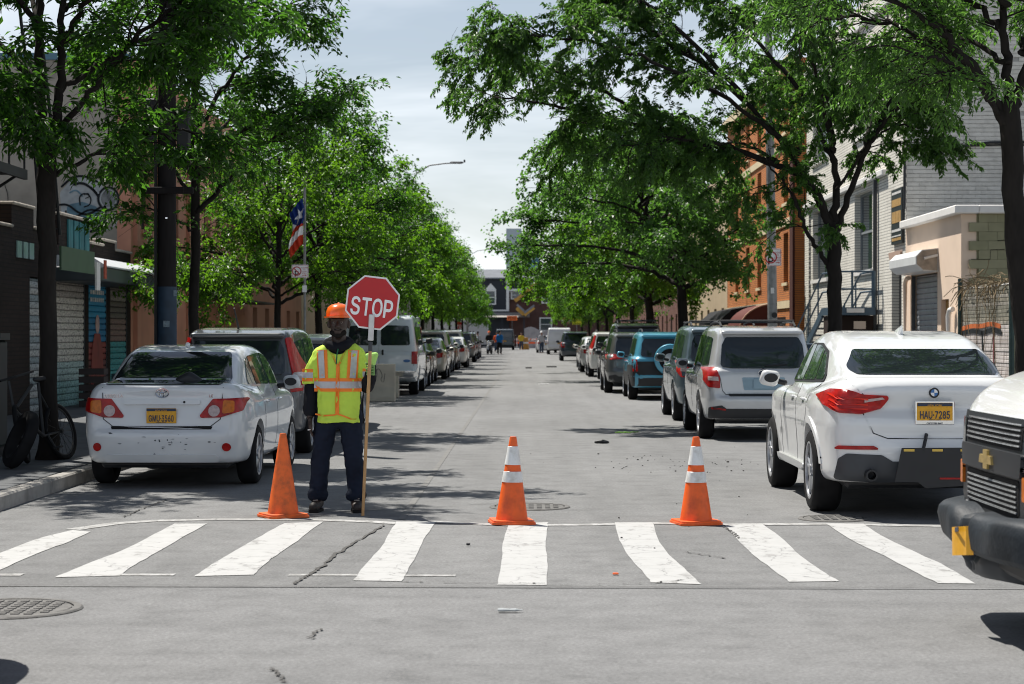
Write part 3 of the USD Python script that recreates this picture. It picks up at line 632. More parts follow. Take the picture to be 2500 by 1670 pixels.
# --- right side
yard = thing('yard_fence', 'graffiti-daubed slatted yard fence with dry vines along its top', 'fence')
fm = [mat(f'fence_slat_{k}', c, 0.85, var=0.5, vscale=7) for k, c in enumerate([(0.27, 0.25, 0.20), (0.22, 0.21, 0.17), (0.30, 0.28, 0.24)])]
fw = [mat(f'fence_painted_{k}', c, 0.85, var=0.45, vscale=5, dark=(0.16, 0.11, 0.09), stretch=(1, 3, 0.6)) for k, c in enumerate([(0.50, 0.46, 0.44), (0.44, 0.40, 0.38), (0.54, 0.50, 0.48)])]
rf = random.Random(12)
z = 0.14; k = 0
while z < 2.58:
    part(yard, 'slat', bx(9.2 - rf.uniform(0, 0.012), 9.25, 37.55, 41.86, z + 0.004, z + 0.068, 0.006), (fw if z < 1.72 else fm)[rf.randrange(3)]); z += 0.074; k += 1
for pts, m in (([(41.7, 1.70), (40.8, 1.76), (40.0, 1.74), (39.2, 1.80), (38.4, 1.74)], mat('spray_orange', (0.50, 0.13, 0.04), 0.8, var=0.4, vscale=6)), ([(41.6, 1.62), (40.6, 1.66), (39.9, 1.60), (39.1, 1.68), (38.3, 1.62)], W3),
               ([(39.9, 1.62), (39.85, 1.2), (39.95, 0.9)], W3), ([(38.9, 1.64), (38.95, 1.2), (38.85, 0.7)], mat('spray_maroon', (0.16, 0.05, 0.05), 0.8, var=0.4)), ([(41.7, 1.6), (41.6, 0.9), (41.65, 0.3)], W3)):
    part(yard, 'paint_stroke', extr(sg.LineString(chaikin(pts, 2, False)).buffer(0.045), 0.004, 'yz', 9.178), m)
for y in (36.6, 37.4, 41.8): part(yard, 'post', cyl((9.16, y, 0.1), (9.16, y, 2.75), 0.05, sides=10), mat('post_green', (0.025, 0.055, 0.05), 0.6, var=0.3))
part(yard, 'top_wire', tube([(9.2, 41.86, 2.55), (9.2, 39.5, 2.52), (9.2, 37.4, 2.55)], 0.014, 5), M_WCAP)
nv = []
for k in range(130):
    y = rf.uniform(37.4, 41.7); p = np.array([9.2 + rf.gauss(0, 0.05), y, 2.58]); pts = [p]
    dv = np.array([rf.gauss(0, 0.25), rf.gauss(0, 1.0), rf.uniform(-0.2, 0.9)]); dv /= np.linalg.norm(dv)
    for _ in range(5): dv = dv + np.array([rf.gauss(0, 0.25), rf.gauss(0, 0.3), -0.28]); dv /= np.linalg.norm(dv); pts.append(pts[-1] + dv * rf.uniform(0.07, 0.16))
    nv.append(tube(pts, 0.008, 3, False))
for k in range(16):
    y = rf.uniform(37.5, 41.6); h = rf.uniform(0.5, 2.0)
    nv.append(tube([(9.17, y, 2.6), (9.165, y + rf.gauss(0, 0.08), 2.6 - h * 0.5), (9.17, y + rf.gauss(0, 0.12), 2.6 - h)], 0.008, 3, False))
tag(part(yard, 'dry_vines', cat_(nv), mat('dry_vine', (0.40, 0.30, 0.18), 0.9, island=0.5)), kind='stuff')

ga = Building('garage', 'low peach stucco garage with white roof cap and roller shutter', 1, 9.2, 10, 41.9, 47.96, 4.12, M_BEIGE, [(44.3, 47.3, 0.14, 2.98, 'open'), (43.1, 43.9, 0.14, 2.35, 'open')], side=mat('olive_block', (0.26, 0.25, 0.155), rough=0.9, var=0.12, vscale=2))
M_BLK = [mat(f'olive_block_{k}', c, 0.9, var=0.14, vscale=3, bump=0.004, bscale=40) for k, c in enumerate([(0.27, 0.26, 0.165), (0.255, 0.247, 0.155), (0.285, 0.272, 0.175)])]
bw = sub(ga.t, 'block_wall')
for r in range(21):
    for q in range(8):
        x0 = 9.56 + q * 0.40 - (0.2 if r % 2 else 0.0); x1 = x0 + 0.396; x0 = max(x0, 9.225)
        part(bw, 'block', bx(x0, x1, 41.86 - rf.uniform(0, 0.006), 41.897, 0.04 + r * 0.195, 0.04 + r * 0.195 + 0.192, 0.003), M_BLK[rf.randrange(3)])
part(bw, 'block_crack', cat_([tube([(9.95, 41.85, 3.55), (10.15, 41.85, 3.57), (10.16, 41.85, 3.72), (10.5, 41.85, 3.74)], 0.007, 4), tube([(9.4, 41.85, 3.16), (9.8, 41.85, 3.16), (9.81, 41.85, 3.36), (10.1, 41.85, 3.37)], 0.006, 4)]), M_SEAM)
ga.p('roof_cap', -0.16, 0.34, 41.74, 47.95, 4.122, 4.30, M_WCAP, 0.02)
ga.p('roof_cap', 0.342, 10, 41.74, 42.2, 4.122, 4.30, M_WCAP, 0.02)
shutter(ga, 44.32, 47.28, 0.16, 2.96, [mat('gate_painted', (0.42, 0.36, 0.42), 0.5, var=0.6, vscale=4, dark=(0.30, 0.06, 0.12)), mat('gate_lilac', (0.46, 0.42, 0.48), 0.5, var=0.5, vscale=4, dark=(0.30, 0.10, 0.16)), mat('gate_smudge', (0.36, 0.36, 0.42), 0.5, var=0.5, vscale=3, dark=(0.34, 0.10, 0.18)), mat('gate_steel', (0.34, 0.36, 0.38), 0.4, metal=0.4, var=0.25, vscale=3), mat('gate_steel2', (0.38, 0.39, 0.41), 0.4, metal=0.4, var=0.2, vscale=3), mat('gate_steel3', (0.33, 0.34, 0.36), 0.4, metal=0.4, var=0.2, vscale=3)], 0.125, 0.14)
hx = poly([(0, 2.98), (-0.34, 3.0), (-0.50, 3.14), (-0.50, 3.32), (-0.36, 3.46), (0, 3.50)])
hs = extr(hx, 3.2, 'xz', 44.2); hs.vertices[:, 0] += 9.198; part(ga.t, 'shutter_housing', hs, mat('housing_white', (0.62, 0.63, 0.63), 0.4, var=0.1))
he = extr(hx.buffer(-0.02), 0.012, 'xz', 44.186); he.vertices[:, 0] += 9.198; part(ga.t, 'housing_end', he, mat('housing_end', (0.33, 0.28, 0.23), 0.7, var=0.4, vscale=5))
part(ga.t, 'housing_axle', tube([(9.18, 44.17, 3.34), (8.88, 44.17, 3.27)], 0.03, 8), M_WCAP)
ga.p('plywood_door', 0.10, 0.14, 43.12, 43.88, 0.14, 2.33, mat('plywood', (0.34, 0.19, 0.06), 0.8, var=0.12))
for y, h, m in ((47.45, 2.9, M_BEIGE), (42.6, 2.1, M_WCAP)):
    part(ga.t, 'pipe', tube([(9.08, y, 0.13), (9.08, y, h - 0.12), (9.10, y - 0.05, h), (9.13, y - 0.22, h + 0.02)], 0.055, 10), m, 40)

wb = Building('white_brick_building', 'tall white painted brick building with steel stair and long windows', 1, 9.2, 12, 48, 64.8, 10.6, M_WBRICK,
              [(52.6, 55.4, 3.3, 5.45), (60.2, 63.4, 3.3, 5.45), (52.6, 55.4, 7.0, 9.2), (60.2, 63.4, 7.0, 9.2), (48.5, 49.8, 0.14, 3.4, 'open')], side=M_GREYST, sill=M_WCAP, rows=2, sash=mat('sash_grey', (0.23, 0.25, 0.26), 0.5))
M_WB = [mat(f'white_painted_brick_{k}', c, 0.85, var=0.12, vscale=6, bump=0.004, bscale=50) for k, c in enumerate([(0.58, 0.56, 0.51), (0.54, 0.52, 0.475), (0.61, 0.59, 0.54)])]
fl = sub(wb.t, 'flank_wall'); joined = []; n = 0
part(fl, 'mortar_bed', bx(9.2, 21.2, 47.97, 47.998, 4.2, 10.5), mat('mortar_grey', (0.36, 0.35, 0.33), 0.95))
order = []
for r in range(62):
    z = 4.36 + r * 0.100
    for q in range(15):
        x0 = 9.22 + q * 0.30 - (0.15 if r % 2 else 0); x1 = x0 + 0.297
        if rf.random() < 0.006: continue
        order.append((max(x0, 9.205), x1, z, abs(z - 5.4)))
order.sort(key=lambda o: o[3])
for x0, x1, z, _ in order:
    m = bx(x0, x1, 47.945 - rf.uniform(0, 0.008), 47.972, z, z + 0.089)
    if n < 300: part(fl, 'brick', m, M_WB[rf.randrange(3)]); n += 1
    else: joined.append(m)
tag(part(fl, 'brickwork', cat_(joined), M_WB[0]), kind='stuff')
part(fl, 'cable', tube([(9.15, 47.90, 4.6), (9.16, 47.90, 6.05), (9.3, 47.90, 6.08), (10.5, 47.90, 6.10), (11.2, 47.90, 6.2), (14, 47.90, 6.22)], 0.035, 6), M_DKST)
part(fl, 'cable', tube([(9.3, 47.92, 6.13), (10.2, 47.92, 6.10), (11.4, 47.92, 6.14), (14, 47.92, 6.12)], 0.02, 6), M_DKST)
wb.p('ledge', -0.14, -0.002, 50.4, 64.8, 5.62, 5.78, M_WCAP, 0.02)
wb.p('ledge', -0.10, -0.002, 48.0, 64.8, 9.9, 10.1, M_WCAP, 0.02)
wb.p('corner_pier', -0.06, -0.002, 63.9, 64.8, 0.14, 5.6, M_WBRICK)
wb.p('drain_pipe', -0.12, -0.03, 51.7, 51.82, 0.14, 5.6, M_GREYPL)
wb.p('door_leaf', 0.18, 0.22, 48.55, 49.75, 0.14, 3.3, mat('door_black', (0.015, 0.017, 0.018), 0.5))
part(wb.t, 'door_swag', extr(poly([(48.3, 3.62), (50.0, 3.62), (49.8, 3.45), (49.15, 3.36), (48.5, 3.45)], 0.04), 0.05, 'yz', 9.14), mat('swag_pink', (0.40, 0.28, 0.22), 0.8))
sg_ = sub(wb.t, 'wall_sign')
part(sg_, 'board', bx(9.13, 9.19, 48.12, 49.5, 3.80, 5.15), mat('sign_black', (0.014, 0.02, 0.022), 0.5))
for z0, z1, m in ((4.72, 4.90, 'o'), (4.32, 4.60, 'o'), (5.02, 5.08, 'w'), (4.10, 4.16, 'w'), (3.98, 4.01, 'w'), (3.88, 3.95, 'o')):
    y = 48.22
    while y < 49.38:
        w = rf.uniform(0.07, 0.16); part(sg_, 'lettering', bx(9.122, 9.129, y, min(y + w, 49.4), z0, z1), mat('sign_gold', (0.48, 0.29, 0.10), 0.6, var=0.3) if m == 'o' else M_WCAP); y += w + 0.035
stp = thing('steel_stair', 'blue-grey steel stair and landing fixed to the white brick building', 'stairway')
part(stp, 'landing', bx(7.95, 9.04, 51.2, 53.2, 2.08, 2.28), M_STEEL)
for a, c in (((7.98, 51.25), (9.0, 51.25)),):
    for z in (2.75, 3.2): part(stp, 'rail', tube([(a[0], a[1], z), (c[0], c[1], z)], 0.025, 8), M_STEEL)
for x, y in ((7.98, 51.25), (8.45, 51.25), (9.0, 51.25)): part(stp, 'post', tube([(x, y, 2.28), (x, y, 3.22)], 0.03 if x < 9 else 0.055, 8), M_STEEL)
for x in (7.98, 9.0):
    for dz in (0.42, 0.92): part(stp, 'hand_rail', tube([(x, 51.3, 2.28 + dz), (x, 53.2, 2.28 + dz), (x, 60.0, 0.3 + dz)], 0.025, 8), M_STEEL)
    part(stp, 'stringer', extr(sg.Polygon([(53.2, 2.28), (60.2, 0.14), (60.0, 0.02), (53.2, 2.03)]), 0.06, 'yz', x - 0.03), M_STEEL)
    for k in range(4): part(stp, 'post', tube([(x, 54.0 + k * 1.9, 2.03 - k * 0.55), (x, 54.0 + k * 1.9, 2.98 - k * 0.55)], 0.022, 8), M_STEEL)
for k in range(11): part(stp, 'tread', bx(8.02, 8.96, 53.25 + k * 0.62, 53.55 + k * 0.62, 2.10 - k * 0.19, 2.14 - k * 0.19), M_STEEL)
part(stp, 'notice', bx(8.30, 8.75, 51.17, 51.19, 2.14, 2.25), M_WCAP)
part(stp, 'notice', bx(8.47, 8.78, 51.12, 51.14, 1.72, 1.92), mat('notice_peach', (0.52, 0.42, 0.34), 0.7))
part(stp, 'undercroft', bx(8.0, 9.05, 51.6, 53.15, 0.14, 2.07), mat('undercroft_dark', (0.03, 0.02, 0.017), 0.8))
dm = thing('dumpster', 'dark blue waste container beside the steel stair', 'container', (7.55, 49.6, 0.136))
part(dm, 'bin_body', extr(poly([(-0.55, 0), (0.55, 0), (0.65, 1.15), (-0.65, 1.15)], 0.03), 0.9, 'xz', 0), mat('bin_blue', (0.025, 0.065, 0.13), 0.5, var=0.3))
part(dm, 'bin_lid', bx(-0.68, 0.68, -0.04, 0.95, 1.155, 1.22, 0.02), mat('bin_lid', (0.04, 0.07, 0.11), 0.45))
for x in (-0.3, 0.0, 0.3): part(dm, 'rib', bx(x - 0.03, x + 0.03, -0.03, 0.0, 0.1, 1.1), mat('bin_blue', None))

gp = Building('clapboard_house', 'narrow grey clapboard house squeezed between white and orange brick buildings', 1, 10.0, 9, 64.85, 67.5, 7.0, mat('siding_grey', (0.22, 0.19, 0.165), 0.8, var=0.15))
for k in range(26): gp.p('clapboard', -0.03, -0.004, 64.86, 67.49, 0.3 + k * 0.22, 0.505 + k * 0.22, mat('siding_grey', None))
gp.p('security_camera', -0.75, -0.5, 64.9, 65.15, 4.28, 4.42, M_WHITE, 0.03); gp.p('camera_bracket', -0.55, -0.032, 64.98, 65.06, 4.40, 4.50, M_WHITE)
ob = Building('orange_brick_building', 'orange brick building with cream bands, narrow windows and dark awnings', 1, 9.2, 11, 67.6, 90, 11.0, M_OBRICK,
              [(y, y + 1.25, a, c_) for a, c_ in ((3.4, 5.15), (6.2, 7.9), (8.7, 10.2)) for y in (69.3, 73.2, 77.2, 81.2, 85.4)], sill=M_CREAM, sash=M_DKST)
for z in (2.5, 5.38, 8.1): ob.p('stone_band', -0.05, -0.003, 67.62, 90, z, z + 0.26, M_CREAM)
ob.p('cornice', -0.25, -0.002, 67.6, 90, 10.7, 11.1, M_CREAM)
ob.p('corner_pier', -0.08, -0.001, 67.6, 68.4, 0.14, 10.6, mat('pier_maroon', (0.07, 0.025, 0.02), 0.8))
aw2 = extr(poly([(0, 2.0), (-1.5, 1.95), (-1.5, 2.1), (-1.0, 2.55), (0, 2.75)]), 9, 'xz', 78.5); aw2.vertices[:, 0] += 9.19
part(ob.t, 'black_awning', aw2, mat('canopy_black', None))
dmn = [(-1.3 * math.sin(a), 1.75 + 0.95 * math.cos(a)) for a in np.linspace(0, math.pi / 2, 9)]
ad = extr(poly([(0, 1.7)] + dmn + [(-1.3, 1.65), (0, 1.65)]), 4.5, 'xz', 72.8); ad.vertices[:, 0] += 9.19
part(ob.t, 'maroon_awning', ad, mat('awning_maroon', (0.10, 0.03, 0.025), 0.7), 40)
part(ob.t, 'awning_trim', cat_([tube([(9.19 + a, 72.78, z) for a, z in dmn], 0.03, 5)]), mat('trim_tan', (0.40, 0.24, 0.17), 0.7))
ob.p('shopfront', -0.02, -0.002, 70.0, 89, 0.14, 2.2, mat('shopfront_dark', (0.02, 0.014, 0.012), 0.4))
Building('tan_house', 'tan stucco house behind the far right trees', 1, 9.2, 11, 90.1, 118, 9.0, M_TAN, rows_of(90.1, 118, 3.6, 1.2, [(1.2, 2.8), (4.4, 6.1)]), sill=M_WCAP)
Building('brick_house', 'red brick house row behind the trees, far right', 1, 9.2, 11, 118.1, 160, 9.4, M_RBRICK, rows_of(118, 160, 4.0, 1.2, [(1.2, 2.8), (4.4, 6.1)]), sill=M_CREAM, rows=1)
Building('brown_house', 'brown brick house at the right corner of the far junction', 1, 9.2, 11, 160.1, 205, 8.4, M_RBRICK, rows_of(160, 205, 4.6, 1.2, [(1.2, 2.8), (4.4, 6.1)]), sill=M_CREAM, rows=1)
# ---------------------------------------------------------------- vehicles
def wheel_meshes(R, w, spokes=0, twin=False):
    rr = R * 0.70
    t = lathe([(rr - 0.02, -w / 2 + 0.02), (rr + 0.01, -w / 2), (R - 0.035, -w / 2), (R - 0.008, -w / 2 + 0.02), (R, -w / 2 + 0.05), (R + 0.001, 0),
               (R, w / 2 - 0.05), (R - 0.008, w / 2 - 0.02), (R - 0.035, w / 2), (rr + 0.01, w / 2), (rr - 0.02, w / 2 - 0.03)], 36, 'x')
    dark = lathe([(0.0, w / 2 - 0.085), (rr - 0.01, w / 2 - 0.085)], 28, 'x')
    rim = [lathe([(rr + 0.004, w / 2 - 0.003), (rr - 0.015, w / 2 - 0.004), (rr - 0.02, w / 2 - 0.08)], 36, 'x')]
    if spokes:
        for k in range(spokes):
            a0 = 2 * math.pi * k / spokes
            for da in ((-0.16, 0.16) if twin else (0,)):
                b = box((w / 2 - 0.03, 0, rr * 0.55), (0.028, 0.034 if twin else 0.062, rr * 0.9), 0.01)
                b.apply_transform(trimesh.transformations.rotation_matrix(a0 + da, [1, 0, 0])); rim.append(b)
        rim.append(moved(cyl((0, 0, 0), (0.05, 0, 0), 0.055, sides=16), (w / 2 - 0.055, 0, 0)))
    else:
        rim.append(lathe([(0.0, w / 2 - 0.03), (rr * 0.35, w / 2 - 0.02), (rr * 0.8, w / 2 - 0.05), (rr - 0.01, w / 2 - 0.02)], 24, 'x'))
    return t, cat_(rim), dark

class Shape:
    def __init__(s, L, W, low, gh, plan, ghplan, ins, tumble, k, wheels, res=0.04):
        s.L, s.W = L, W
        s.low, s.gh = chaikin(low, 2), chaikin(gh, 2)
        full = lambda p: chaikin(np.array(list(p) + [(-x, y) for x, y in p[::-1] if x > 1e-6]), 2)
        s.plan, s.ghplan = full(plan), full(ghplan)
        s.iz, s.iv = zip(*ins); s.zb, s.sl = tumble; s.k = k; s.wh = wheels; s.res = res
        s.H = max(z for _, z in gh); s._mesh = None; s._dec = {}
        s.F = [Field(q) for q in (s.low, s.plan, s.gh, s.ghplan)]
    def f(s, p):
        x, y, z = p[:, 0], p[:, 1], p[:, 2]
        return s._join(s.F[0](y, z), s.F[1](x, y), s.F[2](y, z), s.F[3](x, y), z)
    def _join(s, a, b, c, d, z):
        b = b + np.interp(z, s.iz, s.iv); d = d + np.maximum(z - s.zb, 0) * s.sl
        return smin(smax(a, b, s.k[0]), smax(c, d, s.k[1]), s.k[2])
    def grad(s, p, e=1e-3):
        return np.stack([s.f(p + e * np.eye(3)[i]) - s.f(p - e * np.eye(3)[i]) for i in range(3)], 1) / (2 * e)
    def mesh(s):
        if s._mesh is not None: return s._mesh
        h = s.res
        x = np.arange(-s.W / 2 - 2 * h, s.W / 2 + 3 * h, h); y = np.arange(-2 * h, s.L + 3 * h, h); z = np.arange(0.1, s.H + 3 * h, h)
        Y, Z = np.meshgrid(y, z, indexing='ij'); a = s.F[0](Y, Z)[None]; c = s.F[2](Y, Z)[None]
        X, Y2 = np.meshgrid(x, y, indexing='ij'); b = s.F[1](X, Y2)[:, :, None]; d = s.F[3](X, Y2)[:, :, None]
        F = s._join(a, b, c, d, z[None, None, :])
        v, f = surface_nets(F, (x[0], y[0], z[0]), h)
        for _ in range(3):
            d0, g = s.f(v), s.grad(v)
            v = v - np.clip(d0 / np.maximum((g * g).sum(1), 0.2), -h, h)[:, None] * g
        m = trimesh.Trimesh(v, f, process=False)
        if m.volume < 0: m.invert()
        M = man(m)
        if M.status() == mf.Error.NoError:
            yr, yf, R, tr, w = s.wh
            for yy in (yr, yf):
                for sx in (-1, 1):
                    c = mf.Manifold.cylinder(0.6, R + 0.05, R + 0.05, 40).rotate((0, 90, 0)).translate((tr - 0.16 if sx > 0 else -tr + 0.16 - 0.6, yy, R + 0.01))
                    M = M - c
            m = tri(M)
        else: print('body is not a manifold', M.status())
        s._mesh = m
        return m
    def cast(s, q, mode):
        q = np.asarray(q, float); n = len(q)
        o, d = {'rear': (np.c_[q[:, 0], np.full(n, -0.3), q[:, 1]], (0, 1, 0)), 'front': (np.c_[q[:, 0], np.full(n, s.L + 0.3), q[:, 1]], (0, -1, 0)),
                'right': (np.c_[np.full(n, s.W / 2 + 0.3), q], (-1, 0, 0)), 'left': (np.c_[np.full(n, -s.W / 2 - 0.3), q], (1, 0, 0)),
                'top': (np.c_[q, np.full(n, s.H + 0.3)], (0, 0, -1))}[mode]
        d = np.array(d, float); p = o.copy()
        for _ in range(60):
            e = s.f(p); p += d * (e * 0.8)[:, None]
            if np.abs(e).max() < 4e-4: break
        return p, d
    def decal(s, mode, pg, off=0.004, size=0.06, depth=0.02):
        key = (mode, pg.wkb, off, size)
        if key not in s._dec: s._dec[key] = s._decal(mode, pg, off, size, depth)
        return s._dec[key]
    def _decal(s, mode, pg, off, size, depth):
        out = []
        for g in getattr(pg, 'geoms', [pg]):
            v, f = fill_poly(g, size)
            p, d = s.cast(v, mode)
            g = s.grad(p); g /= np.linalg.norm(g, axis=1, keepdims=True) + 1e-9
            top = p + g * off; bot = p - g * depth
            e = np.sort(np.vstack([f[:, [0, 1]], f[:, [1, 2]], f[:, [2, 0]]]), 1)
            u, c = np.unique(e, axis=0, return_counts=True); e = u[c == 1]; k = len(v)
            q = np.vstack([np.stack([e[:, 0] + 2 * k, e[:, 1] + 2 * k, e[:, 1] + k], 1), np.stack([e[:, 0] + 2 * k, e[:, 1] + k, e[:, 0] + k], 1)])
            m = trimesh.Trimesh(np.vstack([top, bot, top]), np.vstack([f, q]), process=False)
            if (m.face_normals[:len(f)] @ d).mean() > 0: m.faces[:len(f)] = m.faces[:len(f), ::-1]
            out.append(m)
        return cat_(out)

def mirror_x(pts): return [(-a, b) for a, b in pts]

_shapes = {}
def shape_of(D, res):
    k = (repr(D), res)
    if k not in _shapes: _shapes[k] = Shape(**D, res=res)
    return _shapes[k]

class Car:
    """one vehicle: rear bumper at the Xform's origin, nose along +y"""
    def __init__(c, shape, name, label, cat, loc, rz=0.0, group=None, body=None, spokes=0, twin=False, mesh=None, lite=False):
        c.s = shape; c.lite = lite
        c.t = thing(name, label, cat, loc, rz, group)
        c.mesh = mesh if mesh is not None else shape.mesh()
        part(c.t, 'body', c.mesh, body, smooth=32)
        yr, yf, R, tr, w = shape.wh
        ty, rim, dk = wheel_meshes(R, w, spokes, twin)
        for yy in (yr, yf):
            for sx in (-1, 1):
                wx = sub(c.t, 'wheel', (sx * tr, yy, R), 0 if sx > 0 else 180)
                part(wx, 'tyre', ty, M_TYRE, 40); part(wx, 'rim', rim, M_RIM, 40)
                if not lite: part(wx, 'brake_disc', dk, M_RIMD)
        part(c.t, 'underbody', bx(-shape.W / 2 + 0.22, shape.W / 2 - 0.22, 0.25, shape.L - 0.25, min(z for _, z in shape.low) - 0.03, min(z for _, z in shape.low) + 0.12, 0.03), M_BLACK)
    FINE = {'tail_lamp', 'turn_signal', 'fog_reflector', 'rear_diffuser', 'bumper_cladding', 'rear_window', 'lamp_strip', 'reversing_lamp', 'window_frame', 'side_window'}
    def d(c, name, mode, pts, m, off=0.004, r=0.0, label=None, both=False, size=0.055, smooth=True, raw=None):
        pg = raw if raw is not None else poly(pts, r)
        if name in Car.FINE and not c.lite: size, off = min(size, 0.026), off + 0.005
        o = part(c.t, name, c.s.decal(mode, pg, off, size if not c.lite else max(size, 0.11)), m, bool(smooth), label)
        if both:
            if mode in ('left', 'right'): part(c.t, name, c.s.decal('right' if mode == 'left' else 'left', pg, off, size if not c.lite else max(size, 0.11)), m, True, label)
            else: part(c.t, name, c.s.decal(mode, affinity.scale(pg, -1, 1, origin=(0, 0)), off, size if not c.lite else max(size, 0.11)), m, True, label)
        return o
    def line(c, mode, pts, w=0.006, both=False, name='panel_gap', m=None):
        c.d(name, mode, None, m or M_GAP, 0.002, size=0.07, both=both, raw=sg.LineString(pts).buffer(w * 0.75, cap_style=2))
    def plate(c, x, z, txt=None, y=None, m=None, foot=None, tilt=0.0, frame=False):
        y = c.s.cast([(x + a, z + b) for a in (-0.15, 0.15) for b in (-0.09, 0, 0.08)], 'rear')[0][:, 1].min() if y is None else y
        p = sub(c.t, 'license_plate', (x, y - 0.012, z), rx=tilt)
        if frame: part(p, 'plate_frame', box((0, 0.006, -0.01), (0.335, 0.012, 0.20), 0.004), M_CHROME)
        part(p, 'plate_panel', box((0, 0, 0), (0.305, 0.008, 0.152), 0.003), m or M_PLATE)
        if txt:
            part(p, 'plate_band', box((0, -0.006, 0.060), (0.30, 0.004, 0.026), 0), M_NAVY)
            part(p, 'plate_lettering', moved(text(txt, 0.062, 0.002, True, width=0.255), (0, -0.0062, -0.028)), M_NAVY)
            if not c.lite:
                part(p, 'state_lettering', moved(text('NEW YORK', 0.017, 0.0015, False), (0, -0.0085, 0.052)), M_PLATE)
                part(p, 'state_lettering', moved(text('EMPIRE STATE', 0.010, 0.0015, False), (0, -0.006, -0.070)), M_NAVY)
            if foot: part(p, 'frame_lettering', moved(text(foot, 0.016, 0.0015, True), (0, -0.0065, -0.101)), M_NAVY)
        return p
    def mirrors(c, y, z, m, w=0.22):
        for sx in (-1, 1):
            x = c.s.W / 2 - 0.06
            p = sub(c.t, 'wing_mirror', (sx * x, y, z))
            part(p, 'mirror_shell', soft(hull([(sx * 0.12, 0.03, 0.02, 0.06), (sx * 0.20, 0.02, 0.03, 0.055), (sx * 0.19, 0.0, 0.08, 0.05), (sx * 0.10, 0.01, 0.07, 0.05)]), 0.03, 4), m, True)
            part(p, 'mirror_glass', extr(affinity.scale(sg.Point(0, 0).buffer(1), 0.068, 0.045), 0.012, 'xz', -0.05).apply_translation((sx * 0.145, 0, 0.05)), M_BLACK)
            part(p, 'mirror_foot', hull([(0, 0.03, 0, 0.03), (sx * 0.1, 0.03, 0.02, 0.025)], 8), M_BLACK)
    def handles(c, ys, z, m):
        for y in ys:
            for mode, sx in (('left', -1), ('right', 1)):
                x = c.s.cast([(y, z)], mode)[0][0][0]
                part(c.t, 'door_handle', box((x + sx * 0.012, y, z), (0.035, 0.17, 0.028), 0.012), m)
    def rails(c, y0, y1, hx, m=None):
        for sx in (-1, 1):
            ys = np.linspace(y0, y1, 9); z = c.s.cast(np.c_[np.full(9, sx * hx), ys], 'top')[0][:, 2]
            lift = 0.055 * np.clip(np.minimum(np.arange(9), np.arange(8, -1, -1)) / 1.0, 0, 1)
            part(c.t, 'roof_rail', tube(np.c_[np.full(9, sx * hx), ys, z + lift + 0.005], 0.018, 6), m or M_BLACK, 40)
    def crossbars(c, ys, hx):
        for y in ys:
            z = c.s.cast([(hx * 0.95, y)], 'top')[0][0][2] + 0.085
            part(c.t, 'roof_bar', box((0, y, z), (hx * 2.1, 0.07, 0.03), 0.012), M_BLACK)

# --- body shapes (y from the rear bumper, z up)
SEDAN = dict(L=4.54, W=1.76,
    low=[(0.12, 0.24), (0.03, 0.32), (0.0, 0.46), (0.01, 0.585), (0.075, 0.625), (0.085, 0.70), (0.13, 0.95), (0.10, 1.045), (0.16, 1.085), (0.45, 1.085), (0.62, 1.06), (1.1, 0.985), (3.05, 0.965), (3.4, 0.965), (3.9, 0.88), (4.3, 0.77), (4.47, 0.64), (4.54, 0.5), (4.5, 0.24)],
    gh=[(0.45, 0.9), (0.55, 1.05), (0.85, 1.215), (1.18, 1.37), (1.45, 1.44), (1.8, 1.468), (2.2, 1.472), (2.6, 1.435), (2.85, 1.36), (3.42, 1.0), (3.5, 0.9)],
    plan=[(0, 0), (0.45, 0.015), (0.70, 0.07), (0.82, 0.20), (0.865, 0.6), (0.88, 1.2), (0.88, 3.2), (0.86, 3.9), (0.76, 4.33), (0.5, 4.49), (0, 4.54)],
    ghplan=[(0, 0.25), (0.62, 0.35), (0.73, 0.75), (0.80, 1.5), (0.82, 2.3), (0.80, 3.0), (0.66, 3.45), (0, 3.65)],
    ins=[(0.2, 0.07), (0.34, 0.035), (0.55, 0.0), (0.72, 0.0), (0.88, 0.018), (1.0, 0.06), (1.1, 0.12)], tumble=(0.98, 0.40), k=(0.09, 0.13, 0.05), wheels=(0.98, 3.58, 0.315, 0.765, 0.205))
COUPE = dict(L=4.67, W=1.90,
    low=[(0.14, 0.30), (0.05, 0.34), (0.0, 0.46), (0.0, 0.62), (0.05, 0.68), (0.07, 0.73), (0.055, 0.83), (0.13, 0.945), (0.115, 1.02), (0.045, 1.155), (0.11, 1.205), (0.3, 1.215), (0.7, 1.16), (1.3, 1.09), (3.1, 1.06), (3.4, 1.08), (4.1, 1.0), (4.48, 0.87), (4.64, 0.7), (4.67, 0.48), (4.6, 0.28)],
    gh=[(0.18, 1.0), (0.24, 1.20), (0.55, 1.325), (0.95, 1.455), (1.35, 1.555), (1.85, 1.612), (2.3, 1.622), (2.65, 1.585), (2.95, 1.50), (3.5, 1.12), (3.6, 1.0)],
    plan=[(0, 0), (0.5, 0.02), (0.76, 0.09), (0.88, 0.25), (0.93, 0.6), (0.95, 1.0), (0.915, 1.7), (0.91, 3.0), (0.94, 3.7), (0.86, 4.3), (0.6, 4.58), (0, 4.67)],
    ghplan=[(0, 0.05), (0.60, 0.14), (0.74, 0.45), (0.82, 1.1), (0.86, 2.0), (0.83, 3.0), (0.68, 3.5), (0, 3.7)],
    ins=[(0.25, 0.06), (0.4, 0.025), (0.6, 0.015), (0.8, 0.0), (0.95, 0.005), (1.08, 0.05), (1.2, 0.13)], tumble=(1.08, 0.42), k=(0.08, 0.13, 0.05), wheels=(0.98, 3.79, 0.365, 0.815, 0.255))
